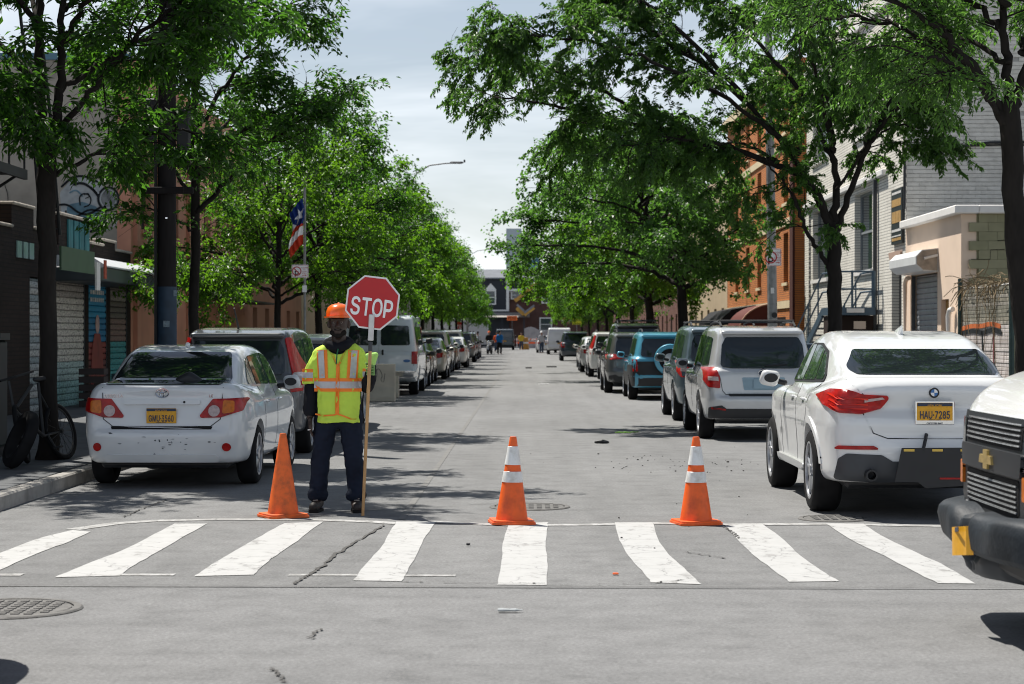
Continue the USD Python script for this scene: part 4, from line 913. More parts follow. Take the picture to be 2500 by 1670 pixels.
WAGON = dict(L=4.6, W=1.80,
    low=[(0.12, 0.30), (0.03, 0.36), (0.0, 0.5), (0.0, 0.64), (0.075, 0.675), (0.09, 0.74), (0.10, 0.95), (0.12, 1.06), (0.35, 1.09), (1.2, 1.05), (3.2, 1.02), (3.5, 1.04), (4.2, 0.95), (4.48, 0.82), (4.6, 0.6), (4.55, 0.28)],
    gh=[(0.12, 0.9), (0.14, 1.06), (0.22, 1.30), (0.33, 1.55), (0.36, 1.64), (0.62, 1.695), (1.6, 1.72), (2.3, 1.70), (2.75, 1.62), (3.45, 1.10), (3.55, 0.9)],
    plan=[(0, 0), (0.5, 0.02), (0.74, 0.08), (0.85, 0.24), (0.885, 0.6), (0.90, 1.2), (0.90, 3.3), (0.87, 3.9), (0.76, 4.38), (0.5, 4.55), (0, 4.6)],
    ghplan=[(0, 0.04), (0.60, 0.10), (0.76, 0.26), (0.82, 0.7), (0.85, 1.8), (0.83, 2.8), (0.68, 3.45), (0, 3.65)],
    ins=[(0.25, 0.06), (0.4, 0.03), (0.6, 0.0), (0.8, 0.0), (0.95, 0.012), (1.05, 0.045)], tumble=(1.02, 0.24), k=(0.07, 0.10, 0.04), wheels=(0.96, 3.58, 0.345, 0.785, 0.225))
VAN = dict(L=5.5, W=2.0,
    low=[(0.10, 0.42), (0.0, 0.46), (-0.02, 0.56), (0.0, 0.66), (0.05, 0.70), (0.06, 1.0), (0.06, 1.12), (4.7, 1.12), (5.3, 1.02), (5.45, 0.9), (5.5, 0.6), (5.45, 0.4), (5.2, 0.32), (0.4, 0.32)],
    gh=[(0.05, 0.9), (0.06, 1.15), (0.14, 1.80), (0.19, 1.97), (0.32, 2.06), (0.8, 2.10), (3.8, 2.10), (4.2, 2.03), (4.75, 1.25), (4.8, 0.9)],
    plan=[(0, 0), (0.8, 0.01), (0.95, 0.05), (0.99, 0.2), (1.0, 1.0), (1.0, 4.6), (0.92, 5.2), (0.7, 5.45), (0, 5.5)],
    ghplan=[(0, 0.03), (0.8, 0.05), (0.95, 0.12), (0.985, 0.5), (0.985, 3.8), (0.9, 4.5), (0.6, 4.8), (0, 4.9)],
    ins=[(0.3, 0.06), (0.5, 0.02), (0.7, 0.0), (1.1, 0.0), (1.2, 0.02)], tumble=(1.12, 0.13), k=(0.06, 0.10, 0.03), wheels=(1.15, 4.6, 0.37, 0.84, 0.24))

def scaled(D, L=1.0, W=1.0, H=1.0, R=None, res=None):
    """another size of a shape"""
    w = D['wheels']
    return dict(L=D['L'] * L, W=D['W'] * W, low=[(y * L, z * H) for y, z in D['low']], gh=[(y * L, z * H) for y, z in D['gh']],
                plan=[(x * W, y * L) for x, y in D['plan']], ghplan=[(x * W, y * L) for x, y in D['ghplan']], ins=[(z * H, i) for z, i in D['ins']],
                tumble=(D['tumble'][0] * H, D['tumble'][1]), k=D['k'], wheels=(w[0] * L, w[1] * L, R or w[2] * H, w[3] * W, w[4]))
M_SCUFF = [mat('scuff_dark', (0.06, 0.07, 0.08), 0.7), mat('scuff_grey', (0.22, 0.24, 0.26), 0.7)]
# --- white saloon at the left kerb
C = Car(Shape(**SEDAN, res=0.03), 'sedan', 'dusty white saloon with scuffed rear bumper, nearest car at the left kerb', 'car', (-3.70, 20.15, 0), -1.0,
        body=paint('white_dusty', (0.60, 0.62, 0.63), dirt=0.10), spokes=5)
c = C
c.d('rear_window', 'rear', [(-0.635, 1.065), (0.635, 1.065), (0.53, 1.385), (-0.53, 1.385)], M_GLASS, 0.004, 0.05)
for pts in ([(1.02, 1.05), (1.36, 1.06), (1.42, 1.335), (1.32, 1.31)], [(1.40, 1.045), (2.10, 1.03), (2.14, 1.375), (1.46, 1.345)], [(2.16, 1.03), (3.02, 1.01), (2.66, 1.29), (2.52, 1.35), (2.20, 1.375)]):
    c.d('side_window', 'left', pts, M_GLASS2, 0.005, 0.03, both=True)
c.d('tail_lamp', 'rear', [(0.37, 0.73), (0.60, 0.735), (0.80, 0.80), (0.83, 0.93), (0.52, 0.925)], M_RED, 0.010, 0.02, both=True)
c.d('reversing_lamp', 'rear', sg.Point(0.535, 0.80).buffer(0.058).exterior.coords, M_LENS, 0.016, both=True)
c.d('turn_signal', 'rear', [(0.615, 0.77), (0.73, 0.79), (0.73, 0.90), (0.625, 0.91)], M_AMBER, 0.014, 0.02, both=True)
c.d('boot_handle_strip', 'rear', [(-0.39, 0.865), (0.39, 0.865), (0.39, 0.915), (-0.39, 0.915)], paint('white_dusty', None), 0.022, 0.015)
c.d('boot_lock', 'rear', sg.Point(0.23, 0.89).buffer(0.012).exterior.coords, M_BLACK, 0.026)
c.line('rear', [(-0.62, 1.04), (-0.60, 0.72), (-0.50, 0.645), (0.50, 0.645), (0.60, 0.72), (0.62, 1.04)], 0.006)
c.d('boot_gap', 'rear', [(-0.51, 0.615), (0.51, 0.615), (0.52, 0.645), (-0.52, 0.645)], M_SEAM, 0.003)
c.d('bumper_reflector', 'rear', sg.Point(0.66, 0.435).buffer(0.042).exterior.coords, M_RED, 0.010, both=True)
c.d('bumper_moulding', 'rear', [(-0.62, 0.285), (-0.56, 0.36), (0.56, 0.36), (0.62, 0.285)], paint('white_dusty', None), 0.012, 0.03)
c.plate(0.0, 0.755, 'GMU·3560')
rs = random.Random(4)
for i in range(22):
    a, b = (rs.gauss(-0.02, 0.20), rs.gauss(0.47, 0.055)) if i < 15 else (rs.uniform(-0.6, 0.6), rs.uniform(0.45, 0.58))
    w, h = rs.uniform(0.005, 0.026), rs.uniform(0.002, 0.007)
    if i < 5: w, h = rs.uniform(0.008, 0.014), rs.uniform(0.008, 0.013)
    c.d('bumper_scuff', 'rear', [(a + w * math.cos(t) * rs.uniform(0.5, 1.2), b + h * math.sin(t) * rs.uniform(0.5, 1.3)) for t in np.linspace(0, 2 * math.pi, 9)[:-1]], M_SCUFF[i % 2], 0.002, size=0.3)
EM = cat_([moved(tube([(math.cos(t) * a, 0, math.sin(t) * b) for t in np.linspace(0, 2 * math.pi, 20)], 0.006, 5), o) for a, b, o in ((0.066, 0.046, (0, 0, 0)), (0.022, 0.044, (0, -0.002, 0)), (0.046, 0.018, (0, -0.003, 0.02)))])
part(c.t, 'emblem', moved(EM, (0, c.s.cast([(0, 0.985)], 'rear')[0][0][1] - 0.006, 0.985)), M_CHROME, 30)
part(c.t, 'model_lettering', moved(text('COROLLA', 0.030, 0.004), (-0.50, c.s.cast([(-0.5, 0.965)], 'rear')[0][0][1] - 0.004, 0.955)), M_CHROME)
part(c.t, 'trim_lettering', moved(text('LE', 0.026, 0.004), (0.50, c.s.cast([(0.5, 0.965)], 'rear')[0][0][1] - 0.004, 0.955)), M_CHROME)
part(c.t, 'roof_antenna_base', soft(hull([(0, 1.5, 1.47, 0.03), (0, 1.62, 1.475, 0.012)], 8), 0.02, 3), paint('white_dusty', None), True)
part(c.t, 'parcel_shelf_bundle', soft(hull([(0.10, 0.60, 1.09, 0.06), (0.28, 0.58, 1.085, 0.055), (0.19, 0.60, 1.125, 0.07)]), 0.03, 4), M_BLACK, True)
for y in (1.38, 2.28): c.line('left', [(y + 0.05, 1.03), (y, 0.9), (y - 0.02, 0.5), (y + 0.03, 0.3)], 0.005, both=True)
c.line('left', [(2.28, 0.30), (3.1, 0.30)], 0.004, both=True)
c.mirrors(2.75, 0.99, paint('white_dusty', None)); c.handles((1.55, 2.45), 0.86, paint('white_dusty', None))

# --- white coupe SUV at the right kerb
PW = paint('white', (0.66, 0.67, 0.67), dirt=0.05)
c = Car(Shape(**COUPE, res=0.03), 'coupe_suv', 'glossy white sloping SUV with a black mat hung over its rear bumper', 'car', (3.50, 16.9, 0), 0.0, body=PW, spokes=5, twin=True)
c.d('rear_window', 'rear', [(-0.60, 1.235), (0.60, 1.235), (0.665, 1.29), (0.56, 1.445), (-0.56, 1.445), (-0.665, 1.29)], M_GLASS, 0.004, 0.04)
c.d('window_frame', 'left', [(1.02, 1.155), (3.20, 1.115), (2.74, 1.41), (2.4, 1.50), (1.85, 1.50), (1.42, 1.43)], M_BLACK, 0.004, 0.04, both=True)
for pts in ([(1.10, 1.175), (1.45, 1.17), (1.56, 1.43), (1.42, 1.40)], [(1.48, 1.165), (2.08, 1.15), (2.10, 1.48), (1.86, 1.48), (1.60, 1.44)], [(2.12, 1.15), (3.05, 1.13), (2.70, 1.39), (2.38, 1.48), (2.14, 1.485)]):
    c.d('side_window', 'left', pts, M_GLASS2, 0.008, 0.03, both=True)
LAMP = [(0.36, 1.005), (0.60, 0.91), (0.72, 0.89), (0.86, 0.915), (0.93, 0.99), (0.90, 1.06), (0.82, 1.105), (0.66, 1.10), (0.58, 1.045)]
LAMP = [(0.37, 1.06), (0.45, 0.945), (0.62, 0.90), (0.80, 0.91), (0.89, 0.97), (0.90, 1.05), (0.83, 1.105), (0.72, 1.10), (0.60, 1.07)]
c.d('tail_lamp', 'rear', LAMP, M_RED, 0.016, 0.02, both=True)
for zz in (0.94, 0.985, 1.035):
    c.d('lamp_strip', 'rear', [(0.56, zz - 0.012), (0.80, zz - 0.012), (0.855, zz + 0.03), (0.84, zz + 0.04), (0.79, zz + 0.006), (0.56, zz + 0.004)], M_REDHI, 0.020, both=True)
c.d('reversing_lamp', 'rear', [(0.42, 1.035), (0.59, 1.005), (0.59, 1.03), (0.44, 1.05)], M_LENS, 0.020, both=True)
c.line('rear', [(-0.72, 1.19), (-0.60, 1.07), (-0.60, 0.90), (-0.52, 0.74), (-0.40, 0.695), (0.40, 0.695), (0.52, 0.74), (0.60, 0.90), (0.60, 1.07), (0.72, 1.19)], 0.006)
c.d('fog_reflector', 'rear', [(0.46, 0.60), (0.84, 0.60), (0.80, 0.632), (0.52, 0.632)], M_RED, 0.006, 0.008, both=True)
c.d('rear_diffuser', 'rear', [(-0.83, 0.34), (-0.80, 0.52), (-0.74, 0.565), (-0.45, 0.555), (-0.36, 0.50), (0.36, 0.50), (0.45, 0.555), (0.74, 0.565), (0.80, 0.52), (0.83, 0.34), (0.5, 0.325), (-0.5, 0.325)], M_GREYPL, 0.005, 0.03)
for sx in (-1, 1):
    part(c.t, 'exhaust_pipe', lathe([(0.035, 0), (0.05, 0.0), (0.052, 0.02), (0.05, 0.2), (0.035, 0.2), (0.033, 0.02)], 20, 'y').apply_translation((sx * 0.55, -0.03, 0.385)), M_BLACK, 40)
c.plate(0.0, 0.925, 'HAU·7285', foot='OYSTER BAY', frame=True)
ey = c.s.cast([(0, 1.075)], 'rear')[0][0][1]
part(c.t, 'emblem_rim', moved(lathe([(0.0, 0.0), (0.043, 0.0), (0.045, 0.006), (0.0, 0.008)], 28, 'y'), (0, ey - 0.012, 1.085)), M_BLACK, 30)
for k in range(4):
    a = [(0, 0)] + [(0.03 * math.cos(t), 0.03 * math.sin(t)) for t in np.linspace(k * math.pi / 2, (k + 1) * math.pi / 2, 7)]
    part(c.t, 'emblem_quarter', moved(extr(sg.Polygon(a), 0.003, 'xz'), (0, ey - 0.0155, 1.085)), M_BLUE if k % 2 else M_WHITE)
part(c.t, 'roof_antenna_fin', soft(hull([(0, 1.62, 1.585, 0.03), (0, 1.56, 1.66, 0.008), (0, 1.85, 1.61, 0.012)], 10), 0.02, 3), PW, True)
mat_pg = poly([(-0.36, 0.335), (-0.30, 0.62), (0.50, 0.625), (0.54, 0.33), (0.30, 0.32), (0.22, 0.30), (-0.1, 0.28), (-0.16, 0.33)])
mt = sub(c.t, 'bumper_mat', (0, -0.035, 0))
part(mt, 'mat_panel', extr(mat_pg, 0.018, 'xz', -0.018), M_BLACK)
for x0 in (-0.24, 0.0, 0.24, 0.4): part(mt, 'yellow_mark', bx(x0 - 0.045, x0 + 0.045, -0.024, -0.0185, 0.592, 0.612), mat('yellow_tape', (0.62, 0.42, 0.08), 0.6))
part(mt, 'red_mark', bx(0.02, 0.24, -0.024, -0.0185, 0.355, 0.37), M_RED)
for x0 in (-0.12, 0.3): part(mt, 'strap', tube([(x0 + 0.05, 0.10, 0.73), (x0 + 0.03, 0.04, 0.69), (x0, -0.01, 0.60)], 0.016, 6), M_BLACK)
c.line('left', [(2.10, 1.12), (2.06, 0.9), (2.06, 0.5), (2.1, 0.36)], 0.005, both=True)
c.line('left', [(1.15, 1.14), (1.25, 0.85), (1.45, 0.6), (1.5, 0.36)], 0.005, both=True)
c.line('left', [(3.1, 1.08), (3.12, 0.9), (3.12, 0.5), (3.05, 0.36)], 0.005, both=True)
c.d('sill', 'left', [(1.42, 0.335), (3.32, 0.335), (3.32, 0.40), (1.42, 0.40)], PW, 0.035, 0.02, both=True)
c.d('arch_trim', 'left', None, PW, 0.012, both=True, raw=sg.Point(0.98, 0.375).buffer(0.475, quad_segs=12).difference(sg.Point(0.98, 0.375).buffer(0.415, quad_segs=12)).intersection(sg.box(0.3, 0.45, 2, 2)))
c.mirrors(3.0, 1.10, PW); c.handles((1.55, 2.35), 0.99, PW)

# --- SUVs and the rest of the two rows: one builder, each car its own colour, lamps and size
def suv_details(c, H=1.0, L=1.0, lamps='mid', win=M_GLASS, body=None, bumper=None, plate='paper', txt=None, rails=True, bars=False, wiper=True, bottom=None):
    s = c.s; W = s.W / 1.80; q = lambda pts: [(a * W, b * H) for a, b in pts]; qs = lambda pts: [(a * L, b * H) for a, b in pts]
    c.d('rear_window', 'rear', q([(-0.63, 1.10), (-0.45, 1.075), (0.45, 1.075), (0.63, 1.10), (0.60, 1.42), (0.54, 1.54), (-0.54, 1.54), (-0.60, 1.42)]), win, 0.005, 0.05)
    for pts in ([(0.52, 1.12), (1.22, 1.10), (1.26, 1.56), (0.68, 1.53)], [(1.30, 1.10), (2.06, 1.09), (2.08, 1.58), (1.34, 1.56)], [(2.12, 1.09), (3.05, 1.08), (2.66, 1.42), (2.45, 1.55), (2.14, 1.58)]):
        c.d('side_window', 'left', qs(pts), M_GLASS2, 0.005, 0.04, both=True)
    if lamps == 'mid': pts = [(0.64, 0.78), (0.80, 0.80), (0.86, 0.90), (0.84, 1.08), (0.70, 1.09), (0.645, 0.95)]
    elif lamps == 'tall': pts = [(0.70, 0.85), (0.84, 0.87), (0.83, 1.10), (0.755, 1.30), (0.66, 1.58), (0.60, 1.575), (0.665, 1.30), (0.71, 1.10)]
    elif lamps == 'wide': pts = [(0.42, 0.97), (0.70, 0.94), (0.86, 0.97), (0.85, 1.08), (0.66, 1.10), (0.45, 1.06)]
    else: pts = [(0.70, 0.72), (0.82, 0.72), (0.83, 1.02), (0.72, 1.02)]
    c.d('tail_lamp', 'rear', q(pts), M_RED, 0.012, 0.02, both=True)
    if lamps == 'mid': c.d('reversing_lamp', 'rear', q([(0.66, 0.89), (0.80, 0.90), (0.80, 0.955), (0.67, 0.95)]), M_LENS, 0.016, both=True)
    if lamps == 'tall':
        c.d('reversing_lamp', 'rear', q([(0.705, 1.0), (0.82, 1.0), (0.81, 1.11), (0.72, 1.11)]), M_LENS, 0.016, both=True)
        c.d('reversing_lamp', 'rear', q([(0.715, 0.91), (0.825, 0.91), (0.825, 0.945), (0.715, 0.945)]), M_LENS, 0.016, both=True)
    c.line('rear', q([(-0.70, 1.5), (-0.66, 1.05), (-0.61, 0.75), (-0.56, 0.69), (0.56, 0.69), (0.61, 0.75), (0.66, 1.05), (0.70, 1.5)])[1:-1], 0.007)
    if bumper is not None: c.d('bumper_cladding', 'rear', q([(-0.80, 0.34), (-0.80, 0.50), (-0.62, 0.53), (-0.55, 0.48), (0.55, 0.48), (0.62, 0.53), (0.80, 0.50), (0.80, 0.34)]), bumper, 0.006, 0.02)
    if bottom is not None:
        c.d('tailgate_cladding', 'rear', q([(-0.83, 0.36), (-0.84, 0.97), (0.84, 0.97), (0.83, 0.36)]), bottom, 0.006, 0.03)
        c.d('side_cladding', 'left', qs([(0.2, 0.35), (0.2, 0.86), (0.5, 0.90), (1.4, 0.86), (1.5, 0.70), (3.0, 0.70), (3.1, 0.86), (4.1, 0.86), (4.35, 0.5), (4.35, 0.35)]), bottom, 0.005, 0.03, both=True)
    c.d('number_recess', 'rear', q([(-0.29, 0.755), (0.29, 0.755), (0.32, 0.945), (-0.32, 0.945)]), M_GREYPL if plate != 'paper' else M_RECESS_REFL, 0.003, 0.02)  # the reflection filling the estate's recess is painted on here
    if plate == 'paper': c.plate(0, 0.85 * H, None, m=M_RECESS_REFL)  # blank plate takes the same painted reflection colour
    elif plate: c.plate(0, 0.85 * H, txt)
    if wiper: part(c.t, 'rear_wiper', tube([(0.02, s.cast([(0.02, 1.12 * H)], 'rear')[0][0][1] - 0.02, 1.115 * H), (0.36, s.cast([(0.36, 1.14 * H)], 'rear')[0][0][1] - 0.02, 1.135 * H)], 0.011, 5), M_BLACK)
    part(c.t, 'roof_spoiler', moved(soft(hull([(-0.58 * W, 0.33 * L, 1.615 * H, 0.03), (0.58 * W, 0.33 * L, 1.615 * H, 0.03), (-0.56 * W, 0.6 * L, 1.655 * H, 0.03), (0.56 * W, 0.6 * L, 1.655 * H, 0.03)], 8), 0.06, 2), (0, -0.05, -0.005)), body, 40)
    if rails: c.rails(0.75 * L, 2.7 * L, 0.56 * W)
    if bars: c.crossbars((1.1 * L, 2.3 * L), 0.56 * W)
    for y in (1.28, 2.1):
        c.line('left', qs([(y, 1.07), (y, 0.8), (y + 0.02, 0.45)]), 0.006, both=True)
    c.mirrors(2.85 * L, 1.07 * H, body); c.handles((1.45 * L, 2.28 * L), 0.95 * H, body)

PS = paint('silver', (0.50, 0.51, 0.52), metal=0.35, rough=0.36)
c = Car(Shape(**WAGON, res=0.035), 'wagon', 'silver estate SUV with roof rails and a plate recess painted with blue-grey reflection', 'car', (3.55, 29.4, 0), 0, body=PS, spokes=5)
suv_details(c, lamps='mid', body=PS, bumper=M_BLACK, bars=True)
c.d('bumper_step', 'rear', [(-0.50, 0.665), (0.50, 0.665), (0.54, 0.70), (-0.54, 0.70)], M_BLACK, 0.01, 0.01)
c.d('fog_reflector', 'rear', [(0.56, 0.455), (0.76, 0.475), (0.76, 0.50), (0.56, 0.48)], M_RED, 0.012, both=True)
part(c.t, 'emblem', moved(affinity_mesh := lathe([(0, 0), (0.07, 0.0), (0.06, 0.012), (0, 0.014)], 20, 'y'), (0, c.s.cast([(0, 1.01)], 'rear')[0][0][1] - 0.016, 1.005), s=(1, 1, 1)), M_NAVY, 30)
part(c.t, 'emblem_rim', moved(tube([(0.075 * math.cos(t), 0, 0.05 * math.sin(t)) for t in np.linspace(0, 2 * math.pi, 22)], 0.006, 5), (0, c.s.cast([(0, 1.01)], 'rear')[0][0][1] - 0.012, 1.005)), M_CHROME, 30)

PG = paint('charcoal', (0.045, 0.050, 0.058), metal=0.35)
c = Car(Shape(**scaled(WAGON, 0.985, 1.01, 0.975), res=0.035), 'crossover', 'charcoal crossover with tall red lamps up its rear pillars and a mast aerial', 'car', (-3.74, 25.6, 0), 0, body=PG, spokes=5)
suv_details(c, 0.975, 0.985, lamps='tall', body=PG, plate='yes', txt='FRD·4417', rails=False)
part(c.t, 'roof_panel', c.s.decal('top', poly([(-0.52, 0.62), (0.52, 0.62), (0.56, 2.4), (-0.56, 2.4)], 0.05), 0.003), paint('roof_pale', (0.36, 0.35, 0.33), rough=0.6), 30)  # paler, rougher panel laid over the charcoal roof
part(c.t, 'roof_aerial', tube([(-0.05, 0.72, 1.66), (-0.07, 0.66, 1.80), (-0.09, 0.60, 1.93)], [0.018, 0.012, 0.008], 6), M_BLACK)

# white van on the left
c = Car(Shape(**VAN, res=0.045), 'passenger_van', 'white passenger van with dark rear windows parked behind the concrete barriers on the left', 'van', (-3.74, 51.0, 0), 0, body=paint('van_white', (0.58, 0.63, 0.66), dirt=0.08))
for sx in (-1, 1):
    c.d('rear_window', 'rear', [(sx * 0.05, 1.30), (sx * 0.80, 1.30), (sx * 0.76, 1.80), (sx * 0.05, 1.82)], M_GLASS, 0.005, 0.05)
    c.d('tail_lamp', 'rear', [(sx * 0.84, 0.82), (sx * 0.97, 0.82), (sx * 0.97, 1.14), (sx * 0.84, 1.14)], M_RED, 0.012, 0.01)
for pts in ([(0.35, 1.30), (1.7, 1.30), (1.7, 1.78), (0.42, 1.78)], [(1.8, 1.30), (3.1, 1.30), (3.1, 1.78), (1.8, 1.78)], [(3.2, 1.30), (4.3, 1.28), (4.0, 1.80), (3.2, 1.78)]):
    c.d('side_window', 'left', pts, M_GLASS2, 0.005, 0.05, both=True)
c.line('rear', [(0, 0.74), (0, 1.95)], 0.008); c.line('rear', [(-0.9, 1.15), (0.9, 1.15)], 0.004); c.line('rear', [(-0.9, 0.78), (-0.9, 1.9)], 0.006, both=True)
c.d('bumper_bar', 'rear', [(-0.95, 0.47), (0.95, 0.47), (0.95, 0.64), (-0.95, 0.64)], M_CHROME, 0.03, 0.04)
c.plate(0.0 - 0.18, 1.05, 'EXR·6205', m=None)
part(c.t, 'door_handle', box((0.10, 0.02, 1.12), (0.05, 0.03, 0.14), 0.01), M_BLACK)
part(c.t, 'badge', moved(extr(affinity.scale(sg.Point(0, 0).buffer(1), 0.09, 0.038), 0.012, 'xz'), (0.72, 0.035, 0.90)), M_BLUE)
c.mirrors(4.3, 1.35, M_BLACK)

# the others: (shape, length, width, height scale, colour name, colour, metal, lamps, x, y, kind, label, extras)
def row_car(base, kL, kW, kH, pname, col, metal, lamps, x, y, name, label, cat='car', res=0.055, rz=0.0, side='left', group='', **kw):
    body = paint(pname, col, metal=metal, dirt=0.15)
    D = scaled(base, kL, kW, kH)
    c = Car(shape_of(D, res), name, label, cat, (x, y, 0), rz, {'left': 'cars parked along the left kerb', 'right': 'cars parked along the right kerb'}.get(side), body, lite=True)
    if base is WAGON: suv_details(c, kH, kL, lamps=lamps, body=body, **kw)
    elif base is SEDAN:
        W = D['W'] / 1.76
        q = lambda pts: [(a * W, b * kH) for a, b in pts]; qs = lambda pts: [(a * kL, b * kH) for a, b in pts]
        c.d('rear_window', 'rear', q([(-0.62, 1.075), (0.62, 1.075), (0.53, 1.37), (-0.53, 1.37)]), M_GLASS, 0.005, 0.05)
        for pts in ([(1.15, 1.05), (2.10, 1.03), (2.14, 1.37), (1.40, 1.33)], [(2.16, 1.03), (3.02, 1.01), (2.66, 1.29), (2.52, 1.35), (2.20, 1.37)]):
            c.d('side_window', 'left', qs(pts), M_GLASS2, 0.005, 0.03, both=True)
        c.d('tail_lamp', 'rear', q([(0.44, 0.76), (0.62, 0.75), (0.81, 0.80), (0.83, 0.94), (0.56, 0.93)]), M_RED, 0.010, 0.02, both=True)
        c.line('rear', q([(-0.60, 1.0), (-0.50, 0.645), (0.50, 0.645), (0.60, 1.0)]), 0.008)
        c.plate(0, 0.76 * kH, kw.get('txt', 'GTL·2290'))
        c.mirrors(2.75 * kL, 0.99 * kH, body)
    elif base is VAN:
        for sx in (-1, 1):
            c.d('rear_window', 'rear', [(sx * 0.06, 1.28 * kH), (sx * 0.76 * kW, 1.28 * kH), (sx * 0.72 * kW, 1.78 * kH), (sx * 0.06, 1.8 * kH)], kw.get('win', M_GLASS), 0.005, 0.05)
            c.d('tail_lamp', 'rear', [(sx * 0.86 * kW, 0.8 * kH), (sx * 0.97 * kW, 0.8 * kH), (sx * 0.97 * kW, 1.12 * kH), (sx * 0.86 * kW, 1.12 * kH)], M_RED, 0.012)
        c.d('side_window', 'left', [(3.3 * kL, 1.30 * kH), (4.3 * kL, 1.28 * kH), (4.0 * kL, 1.80 * kH), (3.3 * kL, 1.78 * kH)], M_GLASS2, 0.005, 0.05, both=True)
        c.plate(0, 0.9 * kH, 'JKV·8034'); c.mirrors(4.3 * kL, 1.35 * kH, M_BLACK)
    return c

R_ = lambda *a, **k: row_car(*a, side='right', **k)
R_(WAGON, 1.02, 1.02, 1.02, 'teal_grey', (0.075, 0.115, 0.135), 0.4, 'mid', 3.64, 35.6, 'suv', 'dark blue-grey SUV with roof rails parked just beyond the silver estate', plate='yes', txt='EKW·3391', bars=True, res=0.045)
c = R_(WAGON, 0.93, 1.0, 0.96, 'sky_blue', (0.06, 0.30, 0.43), 0.1, 'box', 3.42, 47.4, 'suv', 'light blue and black small SUV carrying a covered spare wheel on its tailgate', plate=None, rails=True, wiper=False, bottom=M_BLACK, res=0.045)
PB = paint('sky_blue', None)
sw = sub(c.t, 'spare_wheel', (0.05, -0.02, 0.98))
part(sw, 'wheel_cover', lathe([(0.25, 0.12), (0.37, 0.10), (0.375, -0.04), (0.36, -0.065), (0.27, -0.085), (0.25, -0.06)], 32, 'y'), PB, 40)
part(sw, 'tyre', lathe([(0.0, -0.04), (0.20, -0.06), (0.29, -0.08), (0.30, 0.0)], 28, 'y'), M_TYRE, 40)
part(sw, 'rim', lathe([(0.0, -0.075), (0.10, -0.07), (0.17, -0.05)], 20, 'y'), M_RIM, 40)
R_(WAGON, 0.98, 1.0, 0.96, 'gunmetal', (0.11, 0.115, 0.115), 0.5, 'wide', 3.06, 52.9, 'suv', 'gunmetal grey crossover with wide red lamps, beyond the light blue SUV', plate='yes', txt='DLT·9052', bumper=M_BLACK, res=0.045)
R_(WAGON, 1.08, 1.05, 1.13, 'black', (0.012, 0.013, 0.016), 0.2, 'mid', 3.45, 60.0, 'suv', 'tall black SUV with a roof rack above the gunmetal crossover', plate='yes', txt='BHN·1180', bars=True)
R_(SEDAN, 1.0, 1.0, 1.0, 'grey_dark', (0.06, 0.06, 0.065), 0.4, '', 3.45, 66.6, 'sedan', 'dark grey saloon mostly hidden beyond the tall black SUV')
R_(WAGON, 0.96, 1.0, 0.98, 'pearl', (0.68, 0.68, 0.66), 0.0, 'tall', 3.26, 73.0, 'suv', 'white crossover with upright red lamps in the middle of the right row', plate='yes', txt='AMC·7714')
R_(SEDAN, 0.97, 1.0, 1.02, 'silver2', (0.55, 0.55, 0.55), 0.3, '', 3.2, 82.6, 'sedan', 'silver saloon behind the white crossover on the right', txt='CFT·5128')
R_(SEDAN, 1.0, 1.0, 1.0, 'beige', (0.40, 0.36, 0.29), 0.3, '', 3.36, 91.2, 'sedan', 'beige saloon parked on the right before a gap in the row', txt='ERM·2046')
R_(WAGON, 1.05, 1.05, 1.02, 'midnight', (0.020, 0.030, 0.045), 0.4, 'mid', 3.05, 116.6, 'minivan', 'midnight blue minivan standing alone near the white delivery van', 'minivan', plate='yes', txt='HBX·6630', rails=False)
R_(VAN, 1.0, 1.0, 1.0, 'delivery_white', (0.62, 0.63, 0.63), 0.0, '', 2.75, 155, 'delivery_van', 'boxy white delivery van far up the right side of the street', 'van', win=paint('delivery_white', (0.62, 0.63, 0.63)))
R_(SEDAN, 1.0, 1.0, 1.0, 'white2', (0.68, 0.68, 0.68), 0.0, '', 1.9, 168, 'sedan', 'white saloon by the white-helmeted worker at the far end', res=0.07)
row_car(WAGON, 0.98, 1.0, 0.93, 'silver3', (0.50, 0.52, 0.54), 0.3, 'mid', -3.72, 31.6, 'wagon', 'silver crossover half hidden behind the flagger on the left', plate='yes', txt='GRB·4472', rails=False, res=0.045)
row_car(WAGON, 0.90, 0.98, 0.90, 'olive', (0.10, 0.095, 0.075), 0.4, 'box', -3.75, 57.6, 'hatchback', 'dark olive hatchback just beyond the white passenger van', plate='yes', txt='FHD·8126', rails=False)
row_car(SEDAN, 1.02, 1.0, 1.0, 'dkgreen', (0.03, 0.042, 0.040), 0.4, '', -3.8, 63.2, 'sedan', 'dark green saloon between the olive hatchback and a pale saloon')
row_car(SEDAN, 1.0, 1.0, 1.0, 'champagne', (0.42, 0.40, 0.35), 0.35, '', -3.6, 69.4, 'sedan', 'champagne saloon in the dappled shade of the left row')
row_car(SEDAN, 1.0, 1.0, 0.99, 'blacks', (0.012, 0.013, 0.015), 0.3, '', -3.95, 75.1, 'sedan', 'black saloon right before the white SUV with roof rails on the left')
row_car(WAGON, 1.04, 1.03, 1.03, 'white3', (0.62, 0.62, 0.60), 0.0, 'wide', -3.9, 81.0, 'suv', 'white SUV with roof rails and bright red lamps in the left row', plate='yes', txt='DRA·3907')
row_car(SEDAN, 1.0, 1.0, 1.0, 'dkgrey2', (0.035, 0.036, 0.04), 0.4, '', -3.8, 87.2, 'sedan', 'dark grey saloon after the white SUV on the left')
row_car(SEDAN, 0.98, 1.0, 1.0, 'white4', (0.66, 0.67, 0.66), 0.0, '', -3.55, 93.3, 'sedan', 'small white saloon in the far left row')
